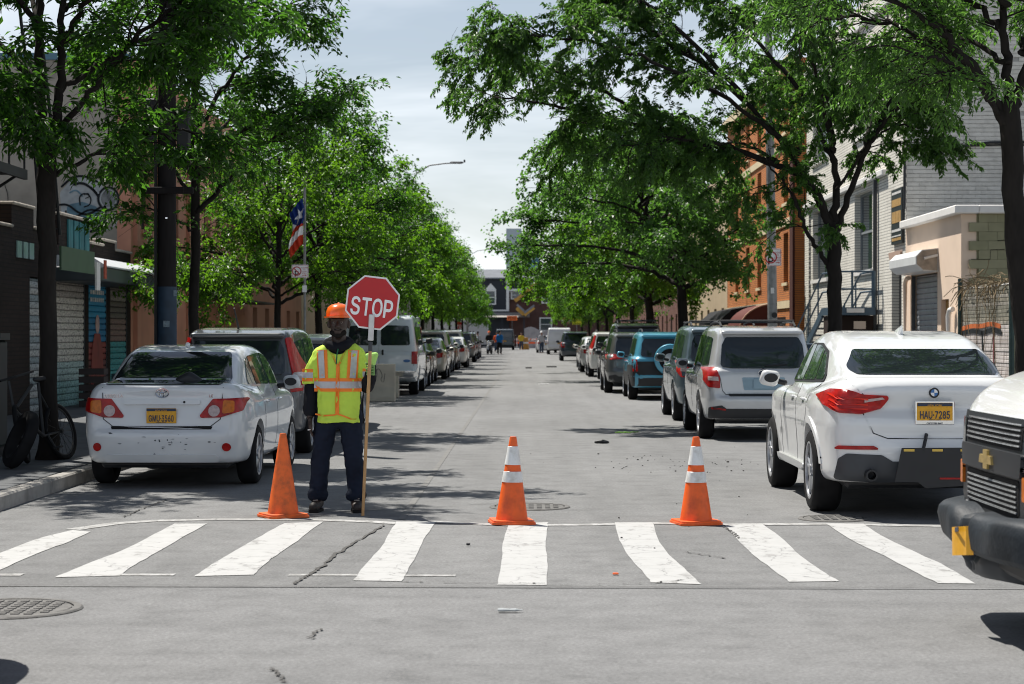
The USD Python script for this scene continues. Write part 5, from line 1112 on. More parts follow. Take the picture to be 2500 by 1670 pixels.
row_car(WAGON, 1.05, 1.03, 1.06, 'silver5', (0.47, 0.48, 0.48), 0.3, 'mid', -3.85, 98.6, 'suv', 'silver grey SUV beyond the small white saloon', plate='yes', txt='KEW·1905')
row_car(SEDAN, 1.0, 1.0, 1.0, 'navy2', (0.02, 0.028, 0.045), 0.4, '', -3.95, 104.6, 'sedan', 'navy saloon far along the left kerb', res=0.07)
row_car(WAGON, 1.0, 1.0, 1.0, 'grey5', (0.16, 0.165, 0.17), 0.4, 'mid', -3.65, 111.9, 'suv', 'mid grey SUV far along the left kerb', plate='yes', txt='CWD·4483', res=0.07)
row_car(SEDAN, 1.0, 1.0, 1.0, 'silver6', (0.45, 0.45, 0.46), 0.4, '', -3.8, 118, 'sedan', 'silver saloon far along the left kerb', res=0.07)
row_car(WAGON, 1.0, 1.0, 1.0, 'dark7', (0.03, 0.032, 0.036), 0.4, 'mid', -3.8, 125, 'suv', 'dark SUV at the far end of the left row', plate='yes', txt='BTY·2716', res=0.07)
row_car(SEDAN, 1.0, 1.0, 1.0, 'grey8', (0.22, 0.23, 0.24), 0.4, '', -3.8, 132, 'sedan', 'grey saloon last in the left row before the pedestrians', res=0.07)
row_car(SEDAN, 1.0, 1.0, 1.0, 'maroon', (0.16, 0.025, 0.03), 0.3, '', -2.56, 9.1, 'sedan', 'dull red car leaving the picture at the left edge, only its bumper and shadow showing', rz=90, res=0.05, side='')
# ---------------------------------------------------------------- trees
def leaf_mat(name, c, c2, tr, island=0.5):
    n = {'g': ('geometry', {}), 'oi': ('object_info', {}), 'r': ('rgb_ramp', {'ramp': [(0.0, tuple(x * 0.55 for x in c)), (0.4, c), (0.8, c2), (1.0, tuple(x * 1.25 for x in c2))]}),
         'p': ('principled_bsdf', {'roughness': 0.42, 'specular_ior_level': 0.6}), 't': ('translucent_bsdf', {}), 'tm': ('mix_color', {'blend_type': 'multiply', 'fac': 1.0, 'b': tr, 'use_clamp': False}),
         'mx': ('mix_closure', {'fac': 0.58})}
    l = [('g.random_per_island', 'r.fac'), ('r.color', 'p.base_color'), ('r.color', 'tm.a'), ('tm.result', 't.color'), ('p.BSDF', 'mx.closure1'), ('t.BSDF', 'mx.closure2')]
    return usdkit.material(stage, '/World/Looks/' + name, n, l, surface='mx.closure')
L_OAK = leaf_mat('leaf_oak', (0.045, 0.120, 0.022), (0.095, 0.215, 0.040), (3.1, 3.3, 1.2))
L_LIME = leaf_mat('leaf_lime', (0.085, 0.195, 0.020), (0.160, 0.310, 0.036), (3.0, 3.0, 1.1))
L_LOCUST = leaf_mat('leaf_locust', (0.072, 0.160, 0.044), (0.135, 0.258, 0.074), (3.1, 3.2, 1.4))
L_PLANE = leaf_mat('leaf_plane', (0.066, 0.160, 0.044), (0.130, 0.260, 0.080), (3.1, 3.1, 1.3))
M_BARK = mat('bark_dark', (0.021, 0.018, 0.016), rough=0.95, var=0.4, vscale=9, bump=0.012, bscale=26, stretch=(1, 1, 0.35))

def leaves(pos, d, L, W, rng, roll=None):
    """folded two-triangle leaves; pos, d: n x 3"""
    n = len(pos); d = d / (np.linalg.norm(d, axis=1, keepdims=True) + 1e-9)
    s = np.cross(d, rng.normal(size=(n, 3)) * 0.55 + [0, 0, 1.0]); s /= np.linalg.norm(s, axis=1, keepdims=True) + 1e-9
    up = np.cross(s, d)
    ln = (L * rng.uniform(0.65, 1.25, n))[:, None]; w = (W * rng.uniform(0.7, 1.2, n))[:, None]
    a = pos; b = pos + d * ln * 0.45 + s * w * 0.5 + up * w * 0.16; c = pos + d * ln - up * ln * 0.12; e = pos + d * ln * 0.45 - s * w * 0.5 + up * w * 0.16
    v = np.stack([a, b, c, e], 1).reshape(-1, 3); k = np.arange(n) * 4
    f = np.stack([np.stack([k, k + 1, k + 2], 1), np.stack([k, k + 2, k + 3], 1)], 1).reshape(-1, 3)
    return v, f

def batch_tubes(P, rad, sides=3):
    """many thin tubes of one point count at once; P: n x k x 3"""
    P = np.asarray(P); n, k = P.shape[:2]
    t = np.gradient(P, axis=1); t /= np.linalg.norm(t, axis=2, keepdims=True) + 1e-9
    a = np.cross(t, [0.3, 0.2, 1.0]); a /= np.linalg.norm(a, axis=2, keepdims=True) + 1e-9; b = np.cross(t, a)
    g = np.arange(sides) * 2 * np.pi / sides
    v = P[:, :, None] + np.asarray(rad)[None, :, None, None] * (np.cos(g)[None, None, :, None] * a[:, :, None] + np.sin(g)[None, None, :, None] * b[:, :, None])
    m, i, j = np.meshgrid(np.arange(n), np.arange(k - 1), np.arange(sides), indexing='ij'); o = m * k * sides; j2 = (j + 1) % sides
    q = np.stack([o + i * sides + j, o + (i + 1) * sides + j, o + (i + 1) * sides + j2, o + i * sides + j2], -1).reshape(-1, 4)
    return trimesh.Trimesh(v.reshape(-1, 3), np.vstack([q[:, [0, 1, 2]], q[:, [0, 2, 3]]]), process=False)

def grow(p0, d0, n, step, rng, bend=0.25, grav=0.0, out=None):
    p = [np.array(p0, float)]; d = np.array(d0, float); d /= np.linalg.norm(d)
    for _ in range(n):
        d = d + rng.normal(0, bend, 3) + [0, 0, grav]
        d /= np.linalg.norm(d); p.append(p[-1] + d * step)
    return np.array(p)

def tree(name, label, loc, seed, trunk, limbs, style, subs=12, twigs=5, per=40, group='street trees along the two pavements', rz=0.0, sub_len=(0.7, 1.6), fill=0.25, bare=0.25, spread=1.0):
    """trunk: (x, y, z, r) rows; limbs: lists of (x, y, z) with a start radius first"""
    rng = np.random.default_rng(seed); L = style
    t = thing(name, label, 'tree', loc, rz, group)
    tp = np.array(trunk); tp2 = chaikin(tp, 2, False); tp2[:, :2] += rng.normal(0, 0.012, (len(tp2), 2))
    wood = [tube(tp2[:, :3], tp2[:, 3], 12)]
    P, D, TW, BR = [], [], [], []
    cen = np.mean([np.mean(np.array(l[1]), 0) for l in limbs], 0)
    for r0, pts in limbs:
        c = chaikin(np.array(pts, float), 3, False); c[1:] += rng.normal(0, 0.018, (len(c) - 1, 3))
        wood.append(tube(c, np.linspace(r0, 0.012, len(c)) , 7))
        seg = np.linalg.norm(np.diff(c, axis=0), axis=1); cum = np.r_[0, np.cumsum(seg)]; tot = cum[-1]
        ns = max(4, int(subs * tot / 3.0))
        for k in range(ns):
            s = rng.uniform(bare, 1.0) if k < ns - 2 else 1.0
            q = np.array([np.interp(s * tot, cum, c[:, i]) for i in range(3)])
            e = np.array([np.interp(min(s * tot + 0.2, tot), cum, c[:, i]) - np.interp(max(s * tot - 0.2, 0), cum, c[:, i]) for i in range(3)]); e /= np.linalg.norm(e) + 1e-9
            o = q - cen; o /= np.linalg.norm(o) + 1e-9
            dv = e * 0.8 + o * 0.35 + rng.normal(0, 0.62, 3) * [1, 1, 0.55] + [0, 0, L.get('lift', 0.15)]
            ln = rng.uniform(*sub_len) * (1.0 - 0.35 * s)
            b = grow(q, dv, 5, ln / 5, rng, 0.22, L.get('grav', -0.08))
            BR.append(b)
            for w in range(twigs):
                u = rng.uniform(0.25, 1.0); i = u * 4.999; a0 = b[int(i)] + (b[int(i) + 1] - b[int(i)]) * (i % 1)
                td = (b[-1] - b[0]) / ln * 0.7 + rng.normal(0, 0.7, 3) * [1, 1, 0.6] + [0, 0, L.get('tl', 0.0)]
                tw = grow(a0, td, 4, rng.uniform(*L['twig']) / 4, rng, 0.25, L.get('tgrav', -0.15))
                TW.append(tw)
                m = int(per * rng.uniform(0.6, 1.4)); x = rng.uniform(0.1, 1.0, m) * 3.999; ii = x.astype(int)
                pp = tw[ii] + (tw[ii + 1] - tw[ii]) * (x % 1)[:, None]
                dd = (tw[ii + 1] - tw[ii]); dd /= np.linalg.norm(dd, axis=1, keepdims=True)
                sd = np.cross(dd, [0, 0, 1.0]); sd /= np.linalg.norm(sd, axis=1, keepdims=True) + 1e-9; sg_n = np.where(rng.random(m) < 0.5, 1, -1)[:, None]
                P.append(pp + rng.normal(0, L['jit'], (m, 3))); D.append(dd * 0.6 + sd * sg_n * 0.9 + rng.normal(0, 0.35, (m, 3)) + [0, 0, L.get('droop', -0.35)])
    P, D = np.vstack(P), np.vstack(D)
    wood.append(batch_tubes(BR, np.linspace(0.012, 0.003, 6), 4))
    if L.get('wood', True): wood.append(batch_tubes(np.array(TW)[:, [0, 2, 4]], [0.005, 0.003, 0.002]))
    keep = meshkit.noise(P * 1.6, seed) > fill
    v, f = leaves(P[keep], D[keep], L['L'], L['W'], rng)
    part(t, 'trunk', cat_(wood), M_BARK, True)
    part(t, 'crown', trimesh.Trimesh(v, f, process=False), L['m'])
    return t

OAK = dict(m=L_OAK, L=0.125, W=0.045, twig=(0.3, 0.6), jit=0.05, droop=-0.30, grav=-0.06)
LIME = dict(m=L_LIME, L=0.10, W=0.065, twig=(0.3, 0.6), jit=0.06, droop=-0.5, grav=-0.10)
LOCUST = dict(m=L_LOCUST, L=0.086, W=0.037, twig=(0.30, 0.62), jit=0.018, droop=-0.55, grav=-0.06, tgrav=-0.30, lift=0.2)
PLANE = dict(m=L_PLANE, L=0.135, W=0.10, twig=(0.35, 0.7), jit=0.09, droop=-0.4, grav=-0.05, wood=False)
OAKF = dict(m=L_OAK, L=0.14, W=0.07, twig=(0.35, 0.7), jit=0.09, droop=-0.35, wood=False)
LIMEF = dict(m=L_LIME, L=0.14, W=0.09, twig=(0.35, 0.7), jit=0.09, droop=-0.45, wood=False)

def auto_limbs(H, R, z0, n, seed, r0=0.06, lean=(0, 0), drop=0.0, Ry=None, shape=0.62):
    rg = np.random.default_rng(seed); out = []
    for k in range(n):
        a = k * 2.39996 + rg.uniform(-0.3, 0.3); u = (k + 0.5) / n
        st = z0 + (H - z0) * 0.50 * u
        el = 0.06 + 0.94 * u
        rad = R * math.sqrt(max(0.0, 1 - (el * 1.0) ** 2 * 0.9)) * rg.uniform(0.82, 1.08)
        ex, ey, ez = rad * math.cos(a), (Ry or R) / R * rad * math.sin(a), z0 + (H - z0) * (0.10 + 0.90 * el) - drop * (1 - u)
        mid = (ex * 0.5, ey * 0.5, st + (ez - st) * shape + 0.35 * (1 - u))
        out.append((r0 * (1 - 0.5 * u), [(lean[0] * u, lean[1] * u, st), mid, (ex + lean[0], ey + lean[1], ez)]))
    return out

# left row, nearest first
tree('oak_tree', 'dark forked tree at the upper left, its trunk beside the black bicycle', (-5.50, 22.9, 0.136), 11,
     [(0, 0, 0, 0.16), (0.0, 0, 0.15, 0.112), (0.0, 0, 2.0, 0.10), (0.0, 0, 3.2, 0.115), (-0.02, 0, 3.65, 0.12)],
     [(0.08, [(-0.04, 0, 3.5), (-0.12, 0.1, 4.4), (-0.12, 0.2, 5.6), (-0.3, 0.3, 7.8)]), (0.075, [(0.05, 0, 3.5), (0.16, 0, 4.3), (0.2, -0.1, 5.4), (0.5, -0.1, 7.9)]),
      (0.045, [(0.1, 0, 3.75), (0.55, -0.2, 4.25), (1.2, -0.4, 4.9), (1.8, -0.6, 5.3)]), (0.03, [(0.1, 0, 3.3), (0.4, 0.2, 3.5), (0.8, 0.3, 3.7), (1.5, 0.3, 3.85)]),
      (0.03, [(-0.05, 0, 3.5), (-0.1, -0.3, 3.9), (-0.05, -0.6, 4.1), (0.0, -0.9, 4.15)]), (0.04, [(0.1, 0, 4.2), (0.6, 0.7, 4.8), (1.2, 1.3, 5.2), (1.8, 2.0, 5.3)]),
      (0.05, [(-0.05, 0, 4.3), (-0.8, 0.1, 5.0), (-1.6, 0.3, 5.6), (-2.6, 0.3, 6.0)]), (0.04, [(0.15, 0, 4.8), (0.7, -0.3, 5.5), (1.5, -0.5, 6.3), (2.4, -0.4, 6.8)]),
      (0.04, [(-0.1, 0.2, 5.0), (-0.6, 1.0, 5.8), (-1.0, 1.8, 6.4)]), (0.04, [(0.2, 0, 5.2), (0.6, 1.0, 5.9), (1.0, 2.2, 6.6)]), (0.04, [(-0.1, 0, 5.0), (-0.6, -1.2, 5.9), (-0.9, -2.2, 6.6)]), (0.04, [(0.2, 0, 5.5), (0.9, -1.2, 6.3), (1.5, -2.2, 6.9)])],
     OAK, subs=15, twigs=8, per=38, fill=0.36)
tree('oak_tree', 'tall slender dark green tree left of the flag, behind the charcoal crossover', (-5.42, 32.6, 0.136), 12,
     [(0, 0, 0, 0.12), (0, 0, 1.5, 0.085), (0.02, 0, 3.6, 0.075), (0.0, 0, 5.5, 0.06), (0.1, 0, 8.6, 0.02)],
     [(0.05, [(0.0, 0, 3.4), (0.7, -0.1, 4.1), (1.3, -0.3, 4.6), (1.8, -0.3, 4.9)]), (0.05, [(0.02, 0, 4.0), (0.8, 0.3, 4.9), (1.5, 0.4, 5.3), (2.2, 0.5, 5.3)]), (0.045, [(0.02, 0, 4.8), (0.7, -0.3, 5.7), (1.2, -0.4, 6.3), (1.6, -0.3, 6.8)]),
      (0.04, [(0.02, 0, 5.5), (0.5, 0.3, 6.6), (0.9, 0.5, 7.4), (1.1, 0.5, 8.2)]), (0.04, [(0, 0, 3.7), (-0.5, -0.4, 4.4), (-1.0, -0.9, 4.9)]), (0.04, [(0, 0, 4.4), (-0.8, 0.2, 5.2), (-1.6, 0.4, 5.9)]), (0.035, [(0, 0, 5.5), (-0.4, 0.8, 6.4), (-0.9, 1.5, 7.2)]),
      (0.04, [(0, 0, 4.2), (0.1, -1.2, 5.0), (0.3, -2.2, 5.5)]), (0.04, [(0, 0, 4.2), (0.3, 1.2, 5.0), (0.5, 2.3, 5.6)]), (0.035, [(0, 0, 5.6), (0.5, -1.0, 6.6), (0.9, -1.8, 7.3)]), (0.03, [(0.05, 0, 6.5), (0.4, 0.2, 7.8), (0.6, 0.3, 9.0)]), (0.03, [(0, 0, 3.1), (-0.3, -0.2, 3.4), (-0.7, -0.5, 3.5)])],
     OAK, subs=15, twigs=7, per=34, fill=0.36)
tree('lime_tree', 'bright lime green low-branched tree behind the flag', (-5.85, 47.0, 0.136), 13,
     [(0, 0, 0, 0.12), (0, 0, 1.6, 0.08), (0.02, 0, 3.2, 0.07), (0.05, 0, 5.6, 0.03)],
     auto_limbs(6.0, 2.8, 2.1, 15, 5, 0.05, drop=0.25, Ry=2.0) + [(0.03, [(0, 0, 2.3), (1.0, -0.6, 2.9), (2.0, -1.0, 2.9)]), (0.03, [(0, 0, 2.4), (-0.8, -0.8, 2.9), (-1.5, -1.6, 2.8)]), (0.02, [(0.1, -0.4, 2.8), (-0.9, -2.6, 2.9), (-1.6, -4.4, 2.75), (-2.1, -5.4, 2.65)])],
     LIME, subs=13, twigs=6, per=26, fill=0.36)
t4 = tree('oak_tree', 'dark green street tree behind the stop paddle, left row', (-5.35, 51.5, 0.136), 14, [(0, 0, 0, 0.13), (0, 0, 1.6, 0.09), (0, 0, 3.4, 0.08), (0.05, 0, 6.0, 0.03)], auto_limbs(7.2, 2.2, 2.6, 20, 6, 0.055), OAKF, subs=11, twigs=6, per=22, fill=0.36)
t5 = tree('lime_tree', 'mid green street tree with a forked trunk, left row', (-5.3, 61.5, 0.136), 15, [(0, 0, 0, 0.14), (0, 0, 1.6, 0.10), (0, 0, 3.2, 0.08), (0.05, 0, 5.6, 0.03)], auto_limbs(6.8, 2.15, 2.3, 20, 7, 0.055), LIMEF, subs=10, twigs=6, per=22, fill=0.36)
left = [(71, 0, 40, 1.0, 'dark street tree beyond the white passenger van, left row'), (81, 1, 200, 1.02, 'pale street tree left of the nearer street lamp arm'), (92, 0, 120, 0.98, 'dark street tree just past the nearer street lamp'),
        (103, 1, 300, 1.0, 'pale street tree in the middle of the far left row'), (115, 0, 250, 1.02, 'dark street tree by the far red brick house, left'), (128, 1, 80, 1.0, 'pale street tree in the far left row by the grey house'),
        (141, 0, 10, 0.97, 'dark street tree near the far left end'), (155, 1, 150, 1.0, 'pale street tree near the farther street lamp'), (170, 0, 210, 0.95, 'last but one street tree of the left row'), (186, 1, 30, 0.9, 'last street tree of the left row beside the trailer')]
for y, k, rz, s, lb in left: dup((t4, t5)[k], (-5.3, y, 0.136), rz, (s * 0.95, s, s), lb)

# right row
tree('locust_tree', 'dark leaning tree at the right edge, its limb reaching up to the left', (5.42, 21.7, 0.136), 21,
     [(0.06, 0, 0, 0.16), (0.05, 0, 0.3, 0.115), (0.06, 0, 1.2, 0.105), (-0.06, 0, 2.4, 0.115), (-0.10, 0, 3.4, 0.12), (-0.14, 0, 4.0, 0.12)],
     [(0.075, [(-0.14, 0, 3.7), (-0.45, -0.1, 4.25), (-0.95, -0.2, 4.75), (-1.3, -0.2, 5.4), (-1.9, -0.2, 6.6)]), (0.07, [(-0.12, 0, 3.9), (-0.15, 0.1, 4.6), (-0.22, 0.1, 5.5), (-0.3, 0.2, 7.5)]), (0.06, [(-0.1, 0, 3.9), (0.15, 0, 4.7), (0.3, -0.1, 5.6), (0.7, -0.2, 7.4)]),
      (0.03, [(-0.14, 0, 3.7), (-0.6, -0.3, 4.25), (-1.0, -0.5, 4.4), (-1.3, -0.6, 4.4)]), (0.035, [(-0.5, -0.1, 4.3), (-1.1, 0.3, 4.8), (-1.7, 0.5, 5.0), (-2.2, 0.6, 5.0)]), (0.035, [(-0.9, -0.2, 4.75), (-1.7, -0.5, 5.1), (-2.5, -0.8, 5.2)]),
      (0.035, [(-0.15, 0, 4.4), (-0.6, 0.8, 4.9), (-1.2, 1.5, 5.1)]), (0.04, [(-0.2, 0.1, 4.8), (-0.9, 0.6, 5.6), (-1.6, 1.1, 6.2)]), (0.04, [(0.1, 0, 4.7), (0.8, -0.6, 5.3), (1.6, -1.0, 5.8)]), (0.04, [(0, 0, 4.5), (0.4, 0.9, 5.2), (0.9, 1.8, 5.7)]), (0.04, [(-0.2, 0, 5.0), (-0.7, -1.0, 5.7), (-1.2, -1.9, 6.2)]), (0.04, [(-1.3, -0.2, 5.5), (-2.2, 0.1, 6.2), (-3.0, 0.3, 6.5)])],
     dict(OAK, m=L_LOCUST, L=0.095, W=0.034, droop=-0.5), subs=14, twigs=7, per=30, fill=0.38)
tree('locust_tree', 'wide feathery tree whose long limb reaches over the road from the right', (5.42, 34.7, 0.136), 22,
     [(0, 0, 0, 0.17), (0, 0, 0.3, 0.135), (0.0, 0, 1.5, 0.125), (-0.02, 0, 2.6, 0.125), (-0.04, 0, 3.3, 0.13)],
     [(0.085, [(-0.04, 0, 3.2), (-0.3, 0, 4.0), (-0.9, 0, 4.42), (-3.0, -0.2, 4.95), (-4.6, -0.3, 5.35), (-5.8, -0.3, 5.55)]), (0.09, [(0, 0, 3.1), (0.05, 0.1, 4.2), (-0.1, 0.2, 5.6), (-0.3, 0.3, 9.0)]), (0.07, [(-0.03, 0, 3.3), (-0.8, 0.2, 4.8), (-2.2, 0.4, 6.2), (-4.0, 0.5, 7.3)]),
      (0.07, [(0.02, 0, 3.2), (0.5, 0, 4.6), (1.2, -0.1, 6.0), (2.0, -0.2, 8.0)]), (0.05, [(-0.1, 0, 2.6), (-0.5, -0.1, 3.2), (-0.75, -0.1, 3.9), (-1.2, -0.2, 4.4)]), (0.05, [(-0.6, 0.1, 4.6), (-2.2, -0.6, 5.7), (-4.0, -1.0, 6.4), (-5.5, -1.1, 6.5)]),
      (0.05, [(-1.5, 0.3, 5.6), (-2.8, 0.2, 6.9), (-4.3, 0.0, 7.9), (-5.4, 0, 8.2)]), (0.04, [(-3.0, -0.2, 4.95), (-4.2, 0.4, 5.9), (-5.6, 0.6, 6.3), (-6.2, 0.6, 6.2)]), (0.04, [(-2.2, 0.0, 4.75), (-3.2, 0.6, 4.9), (-4.3, 1.0, 4.75)]), (0.04, [(-1.8, -0.1, 4.7), (-2.6, -0.9, 4.8), (-3.6, -1.4, 4.6)]),
      (0.05, [(-0.1, 0.2, 5.2), (-1.2, 0.8, 6.6), (-2.2, 1.4, 7.8), (-2.8, 1.6, 8.6)]), (0.05, [(0, 0.1, 4.4), (-0.3, 1.4, 5.6), (-0.8, 2.8, 6.4)]), (0.05, [(0, 0.1, 4.6), (-0.5, -1.4, 5.8), (-1.1, -2.8, 6.5)]), (0.05, [(0.5, 0, 4.6), (0.9, 1.2, 5.6), (1.2, 2.4, 6.4)]), (0.05, [(0.4, 0, 4.5), (1.0, -1.0, 5.5), (1.5, -2.2, 6.2)]),
      (0.03, [(0.05, 0, 4.0), (0.6, -0.2, 4.8), (1.0, -0.3, 5.1), (1.4, -0.4, 5.0)]), (0.04, [(-1.0, 0, 4.45), (-1.5, 0.9, 4.9), (-2.2, 1.8, 4.9)]), (0.05, [(-0.2, 0.2, 6.2), (-1.2, -0.4, 7.6), (-2.0, -0.8, 9.0)]), (0.04, [(-2.2, 0.4, 6.2), (-3.2, 1.2, 7.0), (-4.0, 1.8, 7.4)])],
     LOCUST, subs=15, twigs=9, per=56, fill=0.25, sub_len=(0.8, 1.7), bare=0.3)
p1 = tree('plane_tree', 'broad mid green tree beyond the feathery one, over the gunmetal crossover', (5.3, 66.0, 0.136), 23, [(0, 0, 0, 0.24), (0, 0, 1.6, 0.17), (-0.1, 0, 3.4, 0.15), (-0.2, 0, 6.6, 0.06)], auto_limbs(8.6, 4.1, 2.9, 26, 9, 0.10, lean=(-1.8, 0), drop=0.2, Ry=4.6), PLANE, subs=10, twigs=6, per=22, fill=0.36, sub_len=(0.8, 1.8))
p2 = tree('plane_tree', 'second broad tree of the right row with drooping pale leaves', (5.2, 82, 0.136), 24, [(0, 0, 0, 0.24), (0, 0, 1.6, 0.17), (-0.1, 0, 3.4, 0.15), (-0.2, 0, 6.0, 0.06)], auto_limbs(8.2, 3.7, 2.6, 24, 10, 0.10, lean=(-1.4, 0), drop=0.4, Ry=4.6), dict(PLANE, m=L_LIME, L=0.15, W=0.11), subs=9, twigs=6, per=22, fill=0.36, sub_len=(0.8, 1.8))
for y, k, rz, s, lb in ((97, 0, 0, (0.68, 0.85, 0.92), 'third broad tree of the right row'), (112, 1, 15, (0.72, 0.8, 0.92), 'fourth broad tree of the right row, above the beige saloon'), (127, 0, -12, (0.60, 0.75, 0.85), 'fifth broad tree of the right row by the midnight blue minivan'), (143, 1, 8, (0.58, 0.75, 0.9), 'sixth broad tree of the right row behind the white delivery van'), (162, 0, 0, (0.50, 0.7, 0.85), 'seventh broad tree of the right row behind the school sign'), (182, 1, 10, (0.50, 0.7, 0.85), 'last broad tree of the right row at the junction')):
    dup((p1, p2)[k], (5.3, y, 0.136), rz, s, lb)
# ---------------------------------------------------------------- traffic cones
M_CONE = mat('cone_orange', (0.80, 0.115, 0.012), rough=0.45, var=0.22, vscale=7, dark=(0.50, 0.07, 0.012), detail=8)
M_CONE_OLD = mat('cone_orange_dirty', (0.74, 0.125, 0.015), rough=0.55, var=0.35, vscale=9, dark=(0.30, 0.07, 0.02), detail=9)
M_COLLAR = mat('cone_collar', (0.74, 0.75, 0.74), rough=0.4, var=0.16, vscale=7, dark=(0.45, 0.43, 0.38), detail=7)
def cone(label, x, y, rz, m, collars, lean=0.0, h=0.72):
    t = thing('traffic_cone', label, 'cone', (x, y, 0.004), rz, 'orange cones along the crossing', ry=lean)
    sq = sg.box(-0.185, -0.185, 0.185, 0.185).buffer(-0.05).buffer(0.05, quad_segs=5)
    base = cat_([extr(sq, 0.018), extr(sq.buffer(-0.012), 0.014, at=0.018)])
    part(t, 'base', base, m, 30)
    rad = lambda z: 0.028 + (0.135 - 0.028) * (1 - (z - 0.03) / (h - 0.03))
    zs = np.linspace(0.03, h, 14)
    part(t, 'cone_body', lathe([(rad(0.03) + 0.012, 0.03)] + [(rad(z), z) for z in zs] + [(0.024, h + 0.004), (0.0, h + 0.002)], 36), m, 40)
    for a, b in collars:
        part(t, 'reflective_collar', lathe([(rad(a) + 0.002, a), (rad(a) + 0.0045, a + 0.002), (rad(b) + 0.0045, b - 0.002), (rad(b) + 0.002, b)], 36), M_COLLAR, 40)
    return t
cone('plain orange cone without bands, by the feet of the flagger', -2.09, 17.2, 28, M_CONE_OLD, [])
cone('middle orange cone, its two white bands torn and scuffed', -0.105, 16.62, 8, M_CONE, [(0.49, 0.645), (0.345, 0.435)], 1.0)
cone('clean orange cone with two white bands, nearest the white sloping SUV', 1.435, 16.6, 14, M_CONE, [(0.49, 0.645), (0.345, 0.435)])

# ---------------------------------------------------------------- people
M_SKIN = mat('skin_dark', (0.038, 0.021, 0.015), rough=0.5, var=0.15, vscale=12)
M_SKIN2 = mat('skin_light', (0.35, 0.19, 0.13), rough=0.5)
M_HOOD = mat('hoodie_black', (0.009, 0.010, 0.014), rough=0.9, var=0.35, vscale=6, bump=0.006, bscale=14)
M_JEANS = mat('jeans_navy', (0.010, 0.015, 0.029), rough=0.85, var=0.5, vscale=4.5, bump=0.008, bscale=11, dark=(0.004, 0.006, 0.012))
M_BOOT = mat('boot_leather', (0.025, 0.019, 0.016), rough=0.6, var=0.35, vscale=12)
M_VEST = mat('vest_lime', (0.50, 0.70, 0.085), rough=0.75, var=0.12, vscale=5, bump=0.007, bscale=9, detail=4)
M_TAPEO = mat('tape_orange', (0.88, 0.22, 0.015), rough=0.6)
M_TAPES = mat('tape_silver', (0.44, 0.45, 0.46), rough=0.35, metal=0.2, var=0.2, vscale=12)
M_HELM = mat('helmet_orange', (0.85, 0.14, 0.012), rough=0.25, coat=0.5)
M_GLOVE = mat('glove_dark', (0.025, 0.027, 0.028), rough=0.7)
M_GLOVEG = mat('glove_green', (0.16, 0.30, 0.10), rough=0.8)

def chain(*pts, seg=14):
    """limb: hulls of successive (x, y, z, r) spheres"""
    return mf.Manifold.batch_boolean([hull(pts[i:i + 2], seg) for i in range(len(pts) - 1)], mf.OpType.Add)
def union(ms): return mf.Manifold.batch_boolean(ms, mf.OpType.Add)

def ray_decal(mesh, pg, mode, off, size=0.035, depth=0.01):
    """a patch laid on a mesh, cast along y from the front (-y) or the back, or along x from a side"""
    v, f = fill_poly(pg, size)
    ax = 1 if mode in ('front', 'back') else 0; sgn = 1 if mode in ('front', 'left') else -1
    T = mesh.triangles; other = [i for i in range(3) if i != ax]
    A, B, C = (T[:, i][:, other] for i in range(3)); w = T[:, :, ax]
    best = np.full(len(v), np.inf)
    den = (B[:, 1] - C[:, 1]) * (A[:, 0] - C[:, 0]) + (C[:, 0] - B[:, 0]) * (A[:, 1] - C[:, 1])
    ok = np.abs(den) > 1e-12; A, B, C, w, den = A[ok], B[ok], C[ok], w[ok], den[ok]
    for i, p in enumerate(v):
        l1 = ((B[:, 1] - C[:, 1]) * (p[0] - C[:, 0]) + (C[:, 0] - B[:, 0]) * (p[1] - C[:, 1])) / den
        l2 = ((C[:, 1] - A[:, 1]) * (p[0] - C[:, 0]) + (A[:, 0] - C[:, 0]) * (p[1] - C[:, 1])) / den
        h = (l1 >= -1e-6) & (l2 >= -1e-6) & (l1 + l2 <= 1 + 1e-6)
        if h.any(): best[i] = (sgn * (l1 * w[:, 0] + l2 * w[:, 1] + (1 - l1 - l2) * w[:, 2])[h]).min()
    miss = ~np.isfinite(best)
    if miss.any():
        good = np.where(~miss)[0]
        for i in np.where(miss)[0]: best[i] = best[good[np.argmin(((v[good] - v[i]) ** 2).sum(1))]]
    def at(d):
        P = np.zeros((len(v), 3)); P[:, other] = v; P[:, ax] = sgn * (best + d); return P
    e = np.sort(np.vstack([f[:, [0, 1]], f[:, [1, 2]], f[:, [2, 0]]]), 1); u, c = np.unique(e, axis=0, return_counts=True); e = u[c == 1]; k = len(v)
    q = np.vstack([np.stack([e[:, 0], e[:, 1], e[:, 1] + k], 1), np.stack([e[:, 0], e[:, 1] + k, e[:, 0] + k], 1)])
    return trimesh.Trimesh(np.vstack([at(-off), at(depth)]), np.vstack([f, q]), process=False)

def strip(pts, w): return sg.LineString(pts).buffer(w / 2, cap_style=2, join_style=2)

